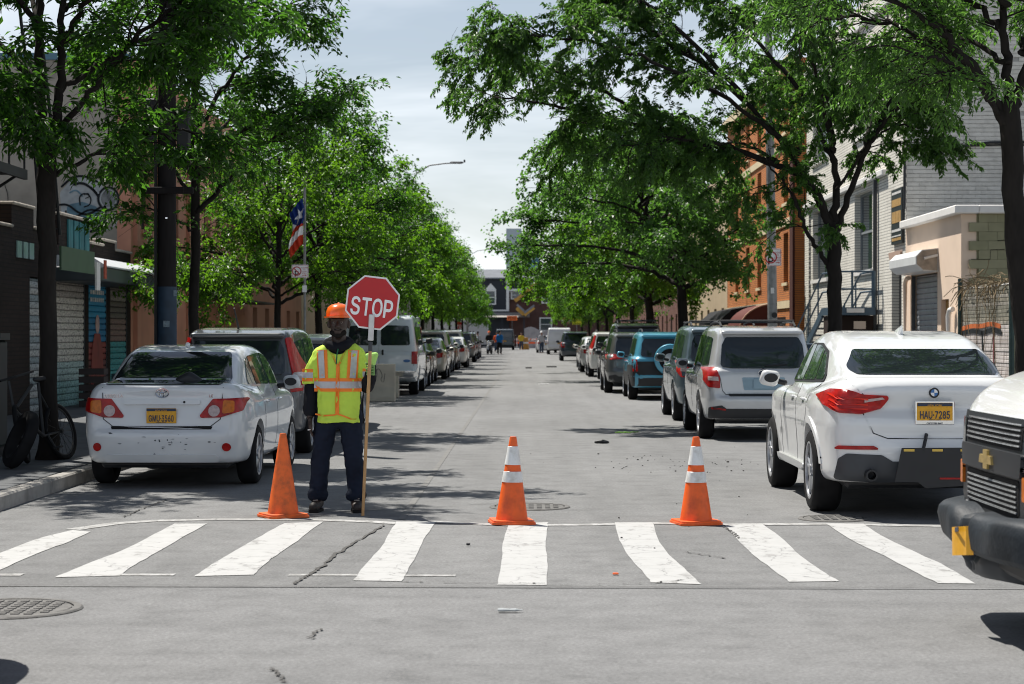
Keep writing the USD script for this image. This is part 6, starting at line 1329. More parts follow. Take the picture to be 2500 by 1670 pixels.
def flagger():
    """standing traffic worker facing -y; origin between the feet"""
    t = thing('person', 'road worker in orange hard hat and lime vest holding a stop paddle on a pole', 'person', (-1.66, 17.75, 0))
    S = lambda *p: p
    hipL, hipR = (-0.10, 0.0, 0.93), (0.10, 0.0, 0.93)
    # raised hand grips the pole at (0.312, -0.30, 1.27)
    gx, gy, gz = 0.306, -0.36, 1.27
    head = [hull([(0, 0.015, 1.735, 0.088), (0, 0.03, 1.70, 0.09), (0, -0.005, 1.66, 0.078)]), hull([(0, -0.005, 1.66, 0.074), (0, -0.035, 1.60, 0.048), (0, -0.045, 1.575, 0.036), (0.02, -0.04, 1.59, 0.034), (-0.02, -0.04, 1.59, 0.034)]),
            hull([(0, -0.085, 1.69, 0.010), (0, -0.108, 1.652, 0.014), (0.014, -0.096, 1.648, 0.011), (-0.014, -0.096, 1.648, 0.011)]),
            hull([(0.022, -0.076, 1.612, 0.010), (-0.022, -0.076, 1.612, 0.010)]), hull([(0.02, -0.074, 1.598, 0.011), (-0.02, -0.074, 1.598, 0.011)]),
            hull([(0.05, -0.068, 1.715, 0.014), (-0.05, -0.068, 1.715, 0.014)])]
    for sx in (-1, 1): head.append(hull([(sx * 0.088, 0.02, 1.70, 0.012), (sx * 0.094, 0.03, 1.67, 0.014), (sx * 0.086, 0.02, 1.645, 0.010)], 10))
    neck = chain((0, 0.03, 1.62, 0.062), (0, 0.035, 1.50, 0.068), (0, 0.03, 1.42, 0.09))
    trunk = union([hull([(-0.105, 0.01, 1.385, 0.085), (0.105, 0.01, 1.385, 0.085), (-0.07, 0.01, 1.15, 0.11), (0.07, 0.01, 1.15, 0.11)]), hull([(-0.07, 0.01, 1.15, 0.11), (0.07, 0.01, 1.15, 0.11), (-0.085, 0, 0.92, 0.105), (0.085, 0, 0.92, 0.105)])])
    arms = [chain((-0.155, 0.01, 1.38, 0.062), (-0.242, 0.03, 1.13, 0.046), (-0.250, -0.03, 0.90, 0.034), (-0.252, -0.045, 0.85, 0.03)),
            chain((0.155, 0.01, 1.38, 0.062), (0.248, 0.01, 1.12, 0.046), (0.30, -0.24, 1.235, 0.034), (0.302, -0.31, 1.26, 0.03))]
    # hanging right hand, slightly curled fingers
    hx, hy, hz = -0.250, -0.05, 0.83
    hand = [hull([(hx, hy - 0.03, hz, 0.016), (hx, hy + 0.03, hz, 0.016), (hx + 0.004, hy - 0.036, hz - 0.075, 0.013), (hx + 0.004, hy + 0.032, hz - 0.075, 0.013)], 10)]
    for i, (dy, L) in enumerate(((-0.036, 0.072), (-0.013, 0.082), (0.011, 0.076), (0.032, 0.060))):
        hand.append(chain((hx + 0.004, hy + dy, hz - 0.078, 0.0095), (hx + 0.010, hy + dy - 0.004, hz - 0.078 - L * 0.5, 0.009), (hx + 0.026, hy + dy - 0.006, hz - 0.078 - L * 0.9, 0.008), seg=8))
    hand.append(chain((hx + 0.004, hy - 0.035, hz - 0.02, 0.013), (hx + 0.012, hy - 0.066, hz - 0.055, 0.011), (hx + 0.022, hy - 0.072, hz - 0.09, 0.009), seg=8))
    legs = [chain((-0.10, 0, 0.92, 0.10), (-0.155, -0.01, 0.50, 0.066), (-0.185, 0.03, 0.10, 0.045)), chain((0.10, 0, 0.92, 0.10), (0.135, -0.01, 0.50, 0.066), (0.155, 0.03, 0.10, 0.045))]
    feet = [chain((-0.185, 0.03, 0.09, 0.05), (-0.20, -0.12, 0.055, 0.035)), chain((0.155, 0.03, 0.09, 0.05), (0.16, -0.12, 0.055, 0.035))]
    part(t, 'body', soft(union(head + [neck, trunk] + arms + hand + legs + feet), 0.012, 8), M_SKIN, True)
    for sx in (-1, 1):
        part(t, 'eye', moved(trimesh.creation.icosphere(2, 0.0125), (sx * 0.032, -0.070, 1.692)), mat('eye_white', (0.16, 0.14, 0.125), 0.4), True)
        part(t, 'eye', moved(trimesh.creation.icosphere(1, 0.0065), (sx * 0.032, -0.0795, 1.692)), mat('eye_iris', (0.012, 0.008, 0.006), 0.2), True, 'dark iris')
    part(t, 'beard', soft(union([hull([(0.05, -0.045, 1.60, 0.026), (0.0, -0.068, 1.572, 0.024), (-0.05, -0.045, 1.60, 0.026)], 10), hull([(0.028, -0.073, 1.628, 0.006), (-0.028, -0.073, 1.628, 0.006)], 8)]), 0.012, 4), mat('beard', (0.012, 0.010, 0.009), 0.9), True)
    # hoodie: trunk, collar bunched under the chin, sleeves
    hood = [hull([(-0.108, 0.01, 1.395, 0.092), (0.108, 0.01, 1.395, 0.092), (-0.075, 0.01, 1.15, 0.124), (0.075, 0.01, 1.15, 0.124)]), hull([(-0.075, 0.01, 1.15, 0.124), (0.075, 0.01, 1.15, 0.124), (-0.085, 0, 0.92, 0.122), (0.085, 0, 0.92, 0.122)]),
            chain((-0.10, 0.02, 1.50, 0.045), (-0.07, -0.07, 1.485, 0.042), (0.0, -0.105, 1.465, 0.042), (0.07, -0.07, 1.485, 0.042), (0.10, 0.02, 1.50, 0.045), (0.06, 0.10, 1.52, 0.05), (-0.06, 0.10, 1.52, 0.05), (-0.10, 0.02, 1.50, 0.045)),
            chain((-0.155, 0.01, 1.375, 0.078), (-0.243, 0.03, 1.13, 0.066), (-0.252, -0.02, 0.97, 0.060), (-0.252, -0.035, 0.895, 0.054)), chain((-0.253, -0.02, 0.93, 0.066), (-0.252, -0.03, 0.905, 0.064)),
            chain((0.155, 0.01, 1.375, 0.078), (0.25, 0.01, 1.125, 0.068), (0.295, -0.17, 1.19, 0.056), (0.302, -0.26, 1.235, 0.048))]
    part(t, 'hoodie', soft(union(hood), 0.016, 6), M_HOOD, True)
    part(t, 'hood_cord', tube([(0.01, -0.155, 1.455), (0.0, -0.165, 1.40), (-0.006, -0.158, 1.32)], 0.006, 6), mat('cord_green', (0.02, 0.12, 0.06), 0.8))
    # trousers, boots
    tr = [hull([(-0.09, 0.0, 0.96, 0.115), (0.09, 0.0, 0.96, 0.115), (-0.095, 0.0, 0.84, 0.112), (0.095, 0.0, 0.84, 0.112)]),
          chain((-0.10, 0.0, 0.86, 0.114), (-0.135, -0.01, 0.62, 0.096), (-0.158, -0.02, 0.48, 0.084), (-0.178, 0.02, 0.28, 0.078), (-0.186, 0.015, 0.17, 0.082)),
          chain((0.10, 0.0, 0.86, 0.114), (0.122, -0.01, 0.62, 0.096), (0.138, -0.02, 0.48, 0.084), (0.150, 0.02, 0.28, 0.078), (0.155, 0.015, 0.17, 0.082))]
    for lx in (-0.186, 0.155): tr.append(chain((lx - 0.02, -0.02, 0.155, 0.072), (lx + 0.02, 0.03, 0.15, 0.072)))
    tm = soft(union(tr), 0.016, 5)
    w = meshkit.fbm(tm.vertices * [9, 9, 16], 3, 7) - 0.5
    tm.vertices += tm.vertex_normals * (w * 0.030)[:, None]
    part(t, 'trousers', tm, M_JEANS, True)
    for lx, s in ((-0.188, -1), (0.157, 1)):
        bt = union([hull([(lx, 0.04, 0.075, 0.052), (lx + s * 0.01, -0.06, 0.06, 0.048), (lx + s * 0.022, -0.14, 0.048, 0.042)]), hull([(lx, 0.03, 0.10, 0.055), (lx, 0.02, 0.17, 0.058)])])
        cut = mf.Manifold.cube((2, 2, 1), True).translate((0, 0, -0.5))
        part(t, 'boot', soft(bt - cut, 0.015, 4), M_BOOT, True)
        sole = so.unary_union([sg.Point(lx, 0.045).buffer(0.05), sg.Point(lx + s * 0.022, -0.14).buffer(0.046)]).convex_hull
        part(t, 'sole', extr(sole, 0.028, at=0.001), M_SEAM)
        part(t, 'laces', cat_([tube([(lx + s * 0.012 - 0.022, -0.075 + k * 0.024, 0.105 + k * 0.013), (lx + s * 0.012 + 0.022, -0.08 + k * 0.024, 0.107 + k * 0.013)], 0.005, 5) for k in range(4)]), mat('lace_grey', (0.35, 0.33, 0.30), 0.8))
    # vest with short sleeves
    vb = [hull([(-0.115, 0.01, 1.40, 0.100), (0.115, 0.01, 1.40, 0.100), (-0.085, 0.01, 1.15, 0.138), (0.085, 0.01, 1.15, 0.138)]), hull([(-0.085, 0.01, 1.15, 0.138), (0.085, 0.01, 1.15, 0.138), (-0.080, 0.0, 0.80, 0.142), (0.080, 0.0, 0.80, 0.142)]),
          chain((-0.150, 0.01, 1.385, 0.092), (-0.222, 0.025, 1.22, 0.094), (-0.238, 0.03, 1.15, 0.092)), chain((0.150, 0.01, 1.385, 0.092), (0.222, 0.01, 1.22, 0.091), (0.238, 0.005, 1.16, 0.088))]
    V = union(vb)
    V = V - mf.Manifold.cube((2, 2, 0.6), True).translate((0, 0, 0.80 - 0.30)) \
          - mf.Manifold.cube((0.3, 1, 0.4), True).translate((-0.33, 0, 0.945)) - mf.Manifold.cube((0.3, 1, 0.4), True).translate((0.345, 0, 0.955))
    inner = union([hull([(-0.105, 0.01, 1.39, 0.085), (0.105, 0.01, 1.39, 0.085), (-0.075, 0.01, 1.15, 0.12), (0.075, 0.01, 1.15, 0.12)]), hull([(-0.075, 0.01, 1.15, 0.12), (0.075, 0.01, 1.15, 0.12), (-0.075, 0, 0.7, 0.122), (0.075, 0, 0.7, 0.122)]),
                   hull([(-0.155, 0.01, 1.365, 0.073), (-0.242, 0.03, 1.0, 0.073)]), hull([(0.155, 0.01, 1.365, 0.073), (0.248, 0.0, 1.0, 0.071)])])
    V = V - inner - hull([(0, -0.02, 1.56, 0.115), (0, -0.06, 1.50, 0.10)]) - hull([(0, -0.16, 1.50, 0.07), (-0.005, -0.20, 1.31, 0.012)])
    vm = soft(V, 0.014, 4)
    vm.vertices += vm.vertex_normals * ((meshkit.fbm(vm.vertices * [14, 14, 10], 3, 2) - 0.5) * 0.034)[:, None]
    vm.merge_vertices()
    vest = part(t, 'vest', vm, M_VEST, True)
    vx = UsdGeom.Xform(vest)
    def tp(name, pg, m, off, mode='front'):
        for g in getattr(pg, 'geoms', [pg]): part(vest, name, ray_decal(vm, g, mode, off), m, 30)
    for mode in ('front', 'back'):
        tp('waist_band', sg.box(-0.212, 1.075, 0.212, 1.195), M_TAPEO, 0.004, mode)
        tp('reflective_band', sg.box(-0.213, 1.105, 0.213, 1.165), M_TAPES, 0.008, mode)
        for sx in (-1, 1):
            tp('shoulder_band', strip([(sx * 0.130, 1.195), (sx * 0.142, 1.445)], 0.095), M_TAPEO, 0.004, mode)
            tp('reflective_band', strip([(sx * 0.136, 1.195), (sx * 0.150, 1.440)], 0.052), M_TAPES, 0.008, mode)
            tp('sleeve_band', sg.box(-0.325, 1.165, -0.222, 1.275) if sx < 0 else sg.box(0.222, 1.18, 0.32, 1.28), M_TAPEO, 0.004, mode)
            tp('reflective_band', sg.box(-0.326, 1.195, -0.221, 1.245) if sx < 0 else sg.box(0.221, 1.207, 0.321, 1.253), M_TAPES, 0.008, mode)
    tp('zip_band', strip([(0.0, 0.875), (0.005, 1.30)], 0.032), M_TAPEO, 0.010)
    for sx in (-1, 1): tp('neck_trim', strip([(0.004, 1.295), (sx * 0.085, 1.475)], 0.014), M_TAPEO, 0.006)
    tp('hem_trim', strip([(-0.20, 0.875), (-0.12, 0.862), (-0.03, 0.868), (0.0, 0.878), (0.05, 0.862), (0.12, 0.835), (0.20, 0.83)], 0.013), M_TAPEO, 0.006)
    # hard hat
    hat = lathe([(0.112, 1.738), (0.114, 1.758), (0.112, 1.79), (0.098, 1.825), (0.07, 1.848), (0.035, 1.858), (0.0, 1.860)], 32)
    h1 = sub(t, 'hard_hat', (0, 0.015, 0.0))
    part(h1, 'shell', moved(hat, s=(1.0, 1.12, 1.0)), M_HELM, 40)
    part(h1, 'ridge', tube([(0, 0.11 * math.sin(a) * 1.1, 1.742 + 0.119 * math.cos(a)) for a in np.linspace(-1.25, 1.25, 12)], 0.011, 6), M_HELM, 40)
    br = affinity.scale(sg.Point(0, 0).buffer(0.114, quad_segs=16), 1.02, 1.15).union(affinity.scale(sg.Point(0, -0.03).buffer(0.128, quad_segs=16), 1.0, 1.15).intersection(sg.box(-1, -1, 1, 0.0)))
    part(h1, 'brim', extr(br, 0.012, at=1.732), M_HELM)
    # gripping left hand: palm behind the pole, four fingers wrapped in front, thumb across
    g = [hull([(gx + 0.022, gy + 0.055, gz - 0.03, 0.016), (gx + 0.022, gy + 0.055, gz + 0.035, 0.016), (gx + 0.034, gy + 0.005, gz - 0.035, 0.014), (gx + 0.034, gy + 0.005, gz + 0.04, 0.014)], 10), hull([(gx + 0.018, gy + 0.06, gz, 0.03), (0.302, -0.28, 1.245, 0.033)], 10)]
    for i, (dz, L) in enumerate(((0.038, 0.95), (0.014, 1.05), (-0.010, 1.0), (-0.033, 0.85))):
        g.append(chain((gx + 0.032, gy - 0.004, gz + dz, 0.0105), (gx + 0.020, gy - 0.028 * L, gz + dz, 0.0098), (gx - 0.006, gy - 0.033 * L, gz + dz - 0.002, 0.0092), (gx - 0.027 * L, gy - 0.014, gz + dz - 0.003, 0.0082), seg=8))
    g.append(chain((gx + 0.010, gy + 0.045, gz + 0.03, 0.014), (gx - 0.024, gy + 0.022, gz + 0.055, 0.011), (gx - 0.030, gy - 0.010, gz + 0.058, 0.0095), seg=8))
    part(t, 'glove', soft(union(g), 0.006, 5), M_GLOVEG, True)
    part(t, 'glove_back', soft(hull([(gx + 0.040, gy + 0.05, gz - 0.03, 0.012), (gx + 0.040, gy + 0.05, gz + 0.035, 0.012), (gx + 0.048, gy + 0.01, gz - 0.03, 0.010), (gx + 0.048, gy + 0.01, gz + 0.035, 0.010)], 8), 0.012, 2), M_GLOVE, True)
    part(t, 'glove_cuff', soft(hull([(gx + 0.018, gy + 0.07, gz - 0.012, 0.036), (0.303, -0.27, 1.243, 0.042)], 12), 0.012, 2), M_GLOVE, True)
    part(t, 'green_rag', soft(union([hull([(gx + 0.02, gy + 0.01, gz + 0.11, 0.03), (gx + 0.055, gy + 0.0, gz + 0.135, 0.022), (gx - 0.02, gy + 0.02, gz + 0.128, 0.02), (gx + 0.02, gy + 0.01, gz + 0.05, 0.03)], 8)]), 0.015, 2), mat('rag_lime', (0.40, 0.68, 0.18), 0.8), True)
    part(t, 'cigarette', tube([(-0.215, -0.10, 0.742), (-0.262, -0.125, 0.735)], 0.005, 6), M_WHITE)
    return t
flagger()

# stop paddle on its pole: foot on the road, shaft through the hand
M_POLE = mat('bamboo_pole', (0.46, 0.27, 0.11), rough=0.5, var=0.25, vscale=6, stretch=(8, 8, 1))
M_SRED = mat('stop_red', (0.46, 0.012, 0.016), rough=0.4, var=0.06, vscale=6)
M_SWHITE = mat('stop_white', (0.80, 0.80, 0.79), rough=0.4)
st = thing('stop_sign', 'red octagonal stop paddle held up on a wooden pole by the flagger', 'stop sign', (-1.41, 17.33, 0), ry=2.6)
part(st, 'pole', tube([(0, 0, 0.0), (0, 0, 0.9), (0, 0, 1.50)], [0.0135, 0.0145, 0.015], 12), M_POLE, 40)
part(st, 'ferrule', tube([(0, 0, 1.44), (0, 0, 1.52)], 0.018, 12), M_GREYPL, 40)
part(st, 'handle', bx(-0.024, 0.024, -0.022, 0.012, 1.53, 1.76, 0.006), mat('handle_white', (0.6, 0.6, 0.58), 0.6, var=0.2, vscale=9))
fc = sub(st, 'sign_face', (0.0, 0.0, 1.862), ry=4.2)
oc = lambda r: sg.Polygon([(r * math.cos(math.pi / 8 + k * math.pi / 4), r * math.sin(math.pi / 8 + k * math.pi / 4)) for k in range(8)])
part(fc, 'border_plate', extr(oc(0.250), 0.008, 'xz', 0.012), M_SWHITE)
part(fc, 'red_panel', extr(oc(0.234), 0.004, 'xz', 0.007), M_SRED)
part(fc, 'back_plate', extr(oc(0.247), 0.002, 'xz', 0.0205), M_RIM)
for k, ch in enumerate('STOP'):
    part(fc, 'letter', moved(text(ch, 0.150, 0.0025, True, width=(0.082, 0.082, 0.090, 0.080)[k]), ((k - 1.5) * 0.096, 0.0065, -0.040)), M_SWHITE)

def crowd(label, x, y, rz, top, legs, skin=M_SKIN2, helmet=None, h=1.75, shade=None, vest=None, bag=None):
    t = thing('person', label, 'person', (x, y, 0.0), rz, scale=h / 1.78)
    b = [chain((0, 0, 1.70, 0.085), (0, -0.01, 1.62, 0.07)), chain((0, 0.01, 1.60, 0.055), (0, 0.01, 1.40, 0.08)), hull([(-0.15, 0, 1.40, 0.07), (0.15, 0, 1.40, 0.07), (-0.1, 0, 0.95, 0.1), (0.1, 0, 0.95, 0.1)], 10),
         chain((-0.2, 0, 1.38, 0.055), (-0.26, 0.02, 1.12, 0.045), (-0.22, -0.12, 0.92, 0.035), (-0.21, -0.18, 0.86, 0.035)), chain((0.2, 0, 1.38, 0.055), (0.26, 0.02, 1.12, 0.045), (0.22, -0.12, 0.92, 0.035), (0.21, -0.18, 0.86, 0.035)),
         chain((-0.1, 0, 0.92, 0.09), (-0.12, -0.02, 0.5, 0.06), (-0.12, 0.02, 0.08, 0.045), (-0.12, -0.12, 0.045, 0.035)), chain((0.1, 0, 0.92, 0.09), (0.12, 0.02, 0.5, 0.06), (0.12, 0.05, 0.08, 0.045), (0.12, -0.08, 0.045, 0.035))]
    part(t, 'body', soft(union(b), 0.05, 3), skin, True)
    part(t, 'shirt', soft(union([hull([(-0.16, 0, 1.41, 0.085), (0.16, 0, 1.41, 0.085), (-0.11, 0, 0.95, 0.125), (0.11, 0, 0.95, 0.125)], 10), chain((-0.2, 0, 1.39, 0.075), (-0.265, 0.02, 1.13, 0.065)), chain((0.2, 0, 1.39, 0.075), (0.265, 0.02, 1.13, 0.065))]), 0.05, 3), top, True)
    part(t, 'trousers', soft(union([hull([(-0.09, 0, 0.95, 0.12), (0.09, 0, 0.95, 0.12), (0, 0, 0.84, 0.12)], 10), chain((-0.1, 0, 0.88, 0.11), (-0.12, -0.02, 0.5, 0.085), (-0.12, 0.02, 0.11, 0.075)), chain((0.1, 0, 0.88, 0.11), (0.12, 0.02, 0.5, 0.085), (0.12, 0.05, 0.11, 0.075))]), 0.05, 3), legs, True)
    if helmet: part(t, 'hard_hat', lathe([(0.14, 1.70), (0.115, 1.71), (0.11, 1.76), (0.07, 1.82), (0.0, 1.835)], 14), helmet, True)
    else: part(t, 'hair', hull([(0, 0.02, 1.74, 0.09), (0, 0.05, 1.69, 0.07)], 10), M_SEAM, True)
    return t
M_SHB = mat('shirt_blue', (0.02, 0.16, 0.42), 0.85, var=0.2); M_SHG = mat('shirt_grey', (0.42, 0.42, 0.44), 0.85, var=0.2); M_SHK = mat('shirt_black', (0.015, 0.015, 0.018), 0.9); M_SHO = mat('shirt_orange', (0.65, 0.10, 0.02), 0.8)
M_DEN = mat('denim_far', (0.05, 0.07, 0.11), 0.9)
crowd('distant man in a bright blue shirt standing by a motorcycle in the roadway', -1.95, 157, 150, M_SHB, M_SHK, h=1.86)
crowd('distant person in a grey shirt and jeans beside the last parked cars', -3.75, 160, 200, M_SHG, M_DEN, h=1.78)
crowd('distant worker in black with an orange cap near the motorcycle', -3.05, 172, 20, M_SHK, M_SHK, helmet=M_HELM, h=1.82)
crowd('distant worker in an orange shirt half hidden behind the man in blue', -2.45, 176, 10, M_SHO, M_DEN, h=1.75)
crowd('distant worker in a white hard hat beside the white saloon', 1.45, 166, 30, M_SHG, M_DEN, helmet=M_WHITE, h=1.80)
crowd('distant worker in a yellow vest by the dark truck at the barrier', -0.30, 197, 0, mat('shirt_yellow', (0.62, 0.42, 0.04), 0.8), M_DEN, h=1.75)
# ---------------------------------------------------------------- dark-bumpered work van nosing in from the right
EXP = dict(L=5.70, W=2.0,
    low=[(0.10, 0.42), (0.0, 0.6), (0.05, 0.9), (0.06, 1.12), (4.3, 1.30), (4.75, 1.42), (5.05, 1.40), (5.28, 1.31), (5.42, 1.205), (5.47, 1.12), (5.49, 0.95), (5.48, 0.55), (5.40, 0.40), (5.2, 0.36), (0.4, 0.36)],
    gh=[(0.05, 0.9), (0.06, 1.15), (0.14, 1.80), (0.32, 2.06), (0.8, 2.12), (3.7, 2.12), (4.1, 2.05), (4.72, 1.42), (4.8, 0.9)],
    plan=[(0, 0), (0.8, 0.01), (0.95, 0.05), (1.0, 0.3), (1.0, 4.9), (0.97, 5.3), (0.86, 5.44), (0.6, 5.49), (0, 5.50)],
    ghplan=[(0, 0.03), (0.8, 0.05), (0.95, 0.12), (0.985, 0.5), (0.985, 3.8), (0.92, 4.5), (0.7, 4.8), (0, 4.9)],
    ins=[(0.3, 0.06), (0.5, 0.02), (0.7, 0.0), (1.15, 0.01), (1.3, 0.05), (1.42, 0.10)], tumble=(1.3, 0.13), k=(0.07, 0.10, 0.03), wheels=(1.05, 4.55, 0.38, 0.84, 0.245))
VX, VY = 2.46 + 5.49, 10.5
c = Car(Shape(**EXP, res=0.04), 'work_van', 'white work van with black grille and dented dark bumper pushing in at the right edge', 'van', (VX, VY, 0), 90, body=paint('van_hood_white', (0.72, 0.72, 0.71), dirt=0.05))
D2 = mat('bumper_navy_black', (0.016, 0.021, 0.027), rough=0.6, var=0.5, vscale=5, spec=0.3, bump=0.01, bscale=7)
GR = mat('grille_grey', (0.018, 0.021, 0.025), rough=0.45)
c.d('grille_surround', 'front', [(-0.99, 1.155), (0.99, 1.155), (0.99, 0.74), (0.70, 0.62), (-0.70, 0.62), (-0.99, 0.74)], GR, 0.012, 0.03)
c.d('grille_opening', 'front', [(-0.60, 1.115), (0.60, 1.115), (0.60, 1.00), (-0.60, 1.00)], M_SEAM, 0.016, 0.02)
c.d('grille_opening', 'front', [(-0.57, 0.85), (0.57, 0.85), (0.57, 0.68), (0.50, 0.655), (-0.50, 0.655), (-0.57, 0.68)], M_SEAM, 0.016, 0.02)
c.d('grille_bar', 'front', [(-0.66, 0.985), (0.66, 0.985), (0.64, 0.865), (-0.64, 0.865)], GR, 0.035, 0.02)
for z0, n, w in ((1.018, 5, 0.58), (0.685, 6, 0.54)):
    for k in range(n):
        z = z0 + k * 0.026
        c.d('grille_slat', 'front', [(-w, z), (w, z), (w, z + 0.008), (-w, z + 0.008)], mat('slat_silver', (0.34, 0.35, 0.36), rough=0.4, metal=0.5, var=0.4, vscale=30), 0.024)
c.d('grille_lip', 'front', [(-0.62, 0.665), (-0.50, 0.625), (0.50, 0.625), (0.62, 0.665), (0.60, 0.645), (0.5, 0.605), (-0.5, 0.605), (-0.60, 0.645)], M_RIM, 0.022)
for sx in (-1, 1):
    c.d('headlamp', 'front', [(sx * 0.64, 1.12), (sx * 0.98, 1.12), (sx * 0.98, 0.94), (sx * 0.64, 0.94)], M_GLASS, 0.02, 0.01)
    c.d('trim_strip', 'front', [(sx * 0.63, 0.925), (sx * 0.99, 0.925), (sx * 0.99, 0.90), (sx * 0.63, 0.90)], M_CHROME, 0.024)
    c.d('turn_signal', 'front', [(sx * 0.66, 0.875), (sx * 0.985, 0.875), (sx * 0.985, 0.755), (sx * 0.66, 0.755)], M_AMBER, 0.024, 0.01)
bt = extr(sg.Polygon([(-0.14, -0.022), (-0.045, -0.022), (-0.045, -0.05), (0.045, -0.05), (0.045, -0.022), (0.14, -0.022), (0.12, 0.022), (0.045, 0.022), (0.045, 0.05), (-0.045, 0.05), (-0.045, 0.022), (-0.12, 0.022)]), 0.014, 'xz')
part(c.t, 'emblem', moved(bt, (0, c.s.cast([(0, 0.925)], 'front')[0][0][1] + 0.034, 0.925), s=(1, 1, 1)), M_GOLD)
# bumper: thick bowed bar, beaten in near the middle
def bowed_bar(z0, z1, front, n=56):
    xs = np.linspace(-1.0, 1.0, n); rows = []
    prof = [(z0, -0.16), (z0 + 0.02, -0.05), (z0 + 0.05, -0.02), (z0 + 0.085, -0.012), (z1 - 0.075, 0.0), (z1 - 0.03, -0.012), (z1 - 0.008, -0.035), (z1, -0.08), (z1 + 0.005, -0.34), (z0, -0.34)]
    for x in xs:
        y = front - 0.12 * abs(x) ** 2.4 - 0.10 * max(0, abs(x) - 0.85) ** 1.5 * 8
        dent = 0.12 * math.exp(-((x - 0.12) / 0.10) ** 2) + 0.05 * max(0, 1 - abs(x + 0.1) / 0.07) + 0.04 * math.exp(-((x + 0.35) / 0.16) ** 2)
        for z, dy in prof:
            top = max(0, (z - z0) / (z1 - z0))
            dd = dent * top ** 1.5 + 0.02 * math.sin(9 * x + 7 * z) * top
            rows.append((x, y + dy - (dd if dy > -0.2 else 0), z - (0.055 * math.exp(-((x - 0.12) / 0.13) ** 2) * top if dy > -0.2 else 0) + 0.012 * math.sin(6 * x) * top))
    m = len(prof); v = np.array(rows); i, j = np.meshgrid(np.arange(n - 1), np.arange(m), indexing='ij'); j2 = (j + 1) % m
    q = np.stack([i * m + j, (i + 1) * m + j, (i + 1) * m + j2, i * m + j2], -1).reshape(-1, 4)
    f = np.vstack([q[:, [0, 1, 2]], q[:, [0, 2, 3]]]); e = (n - 1) * m
    caps = [(0, k, k + 1) for k in range(1, m - 1)] + [(e, e + k + 1, e + k) for k in range(1, m - 1)]
    return trimesh.Trimesh(v, np.vstack([f, caps]), process=False)
part(c.t, 'bumper', bowed_bar(0.42, 0.66, 5.66), D2, 24)
part(c.t, 'air_dam', moved(bowed_bar(0.26, 0.44, 5.54), (0.32, 0, 0), s=(0.42, 1, 1)), M_GREYPL, 30)
pl = sub(c.t, 'license_plate', (-0.06, 5.665, 0.50), rz=176, ry=-7)
xs = np.linspace(-0.15, 0.15, 12)
pv = np.array([(x, 0.02 * math.sin(14 * x) + (0.03 if x > 0.1 else 0), z) for z in (-0.075, 0.0, 0.075) for x in xs]); pf = [(r * 12 + k, r * 12 + k + 1, (r + 1) * 12 + k + 1, (r + 1) * 12 + k) for r in range(2) for k in range(11)]
pm = trimesh.Trimesh(pv, np.array([t for q in pf for t in (q[:3], (q[0], q[2], q[3]))]), process=False)
part(pl, 'plate_panel', pm, M_PLATE, 40)
part(pl, 'plate_band', moved(bx(-0.145, 0.06, -0.003, 0.0, 0.048, 0.072), (0, -0.012, 0)), M_NAVY)
c.mirrors(4.35, 1.45, M_BLACK, 0.25)
c.d('windscreen', 'front', [(-0.80, 1.50), (0.80, 1.50), (0.74, 1.95), (-0.74, 1.95)], M_GLASS, 0.006, 0.05)
c.d('side_window', 'left', [(3.35, 1.45), (4.40, 1.45), (4.05, 1.93), (3.35, 1.93)], M_GLASS2, 0.006, 0.05, both=True)

# ---------------------------------------------------------------- road clutter
M_CONC = mat('barrier_concrete', (0.52, 0.47, 0.38), rough=0.9, var=0.2, vscale=2.5, bump=0.004, bscale=30)
def barrier(x, y, w, h, d, label, graf=False):
    t = thing('concrete_barrier', label, 'barrier', (x, y, 0), 0)
    pr = poly([(-d / 2, 0), (d / 2, 0), (d / 2, 0.12), (d * 0.3, 0.35), (d * 0.26, h), (-d * 0.26, h), (-d * 0.3, 0.35), (-d / 2, 0.12)], 0.02)
    part(t, 'block', extr(pr, w, 'yz', -w / 2), M_CONC)
    if graf:
        pts = [(-0.02, 0.45), (0.10, 0.62), (0.06, 0.75), (0.14, 0.78), (0.22, 0.60), (0.16, 0.52), (0.24, 0.42), (0.27, 0.66)]
        part(t, 'scrawl', tube([(a, -d * 0.285, b) for a, b in chaikin(pts, 2, False)], 0.008, 4), mat('scrawl_grey', (0.18, 0.17, 0.16), 0.8))
barrier(-3.55, 46.9, 1.0, 0.88, 0.5, 'taller pale concrete barrier with a scrawl, behind the flagger', True)
barrier(-3.36, 49.7, 0.44, 0.55, 0.45, 'lower pale concrete block touching the taller barrier under the van')

def litter(name, label, x, y, mesh, m): single(name, moved(mesh, (x, y, 0.006)), m, label, 'litter')
litter('bottle', 'crushed pale plastic bottle lying on the near asphalt', -0.08, 11.30, union_mesh := moved(lathe([(0, -0.07), (0.024, -0.07), (0.028, -0.04), (0.02, 0.0), (0.026, 0.03), (0.010, 0.055), (0.010, 0.07), (0, 0.07)], 12, 'x'), (0, 0, 0.010), s=(1, 0.8, 0.35)), mat('bottle_clear', (0.40, 0.42, 0.42), 0.15))
litter('orange_chip', 'small orange fragment near a crossing bar', 0.60, 13.05, box((0, 0, 0.006), (0.04, 0.025, 0.012), 0.004), M_CONE)
litter('black_chip', 'small black fragment between two crossing bars', -0.42, 14.87, box((0, 0, 0.008), (0.03, 0.03, 0.016), 0.005), M_BLACK)
litter('black_rag', 'flattened black rubber scrap in front of the silver estate car', 1.12, 28.8, soft(hull([(-0.09, 0, 0.015, 0.02), (0.10, 0.03, 0.012, 0.018), (0.01, -0.04, 0.03, 0.03)], 8), 0.03, 3), M_BLACK)
litter('paper_scrap', 'scrap of white paper in the far carriageway', 0.62, 63, box((0, 0, 0.004), (0.35, 0.2, 0.008), 0.003), M_WHITE)
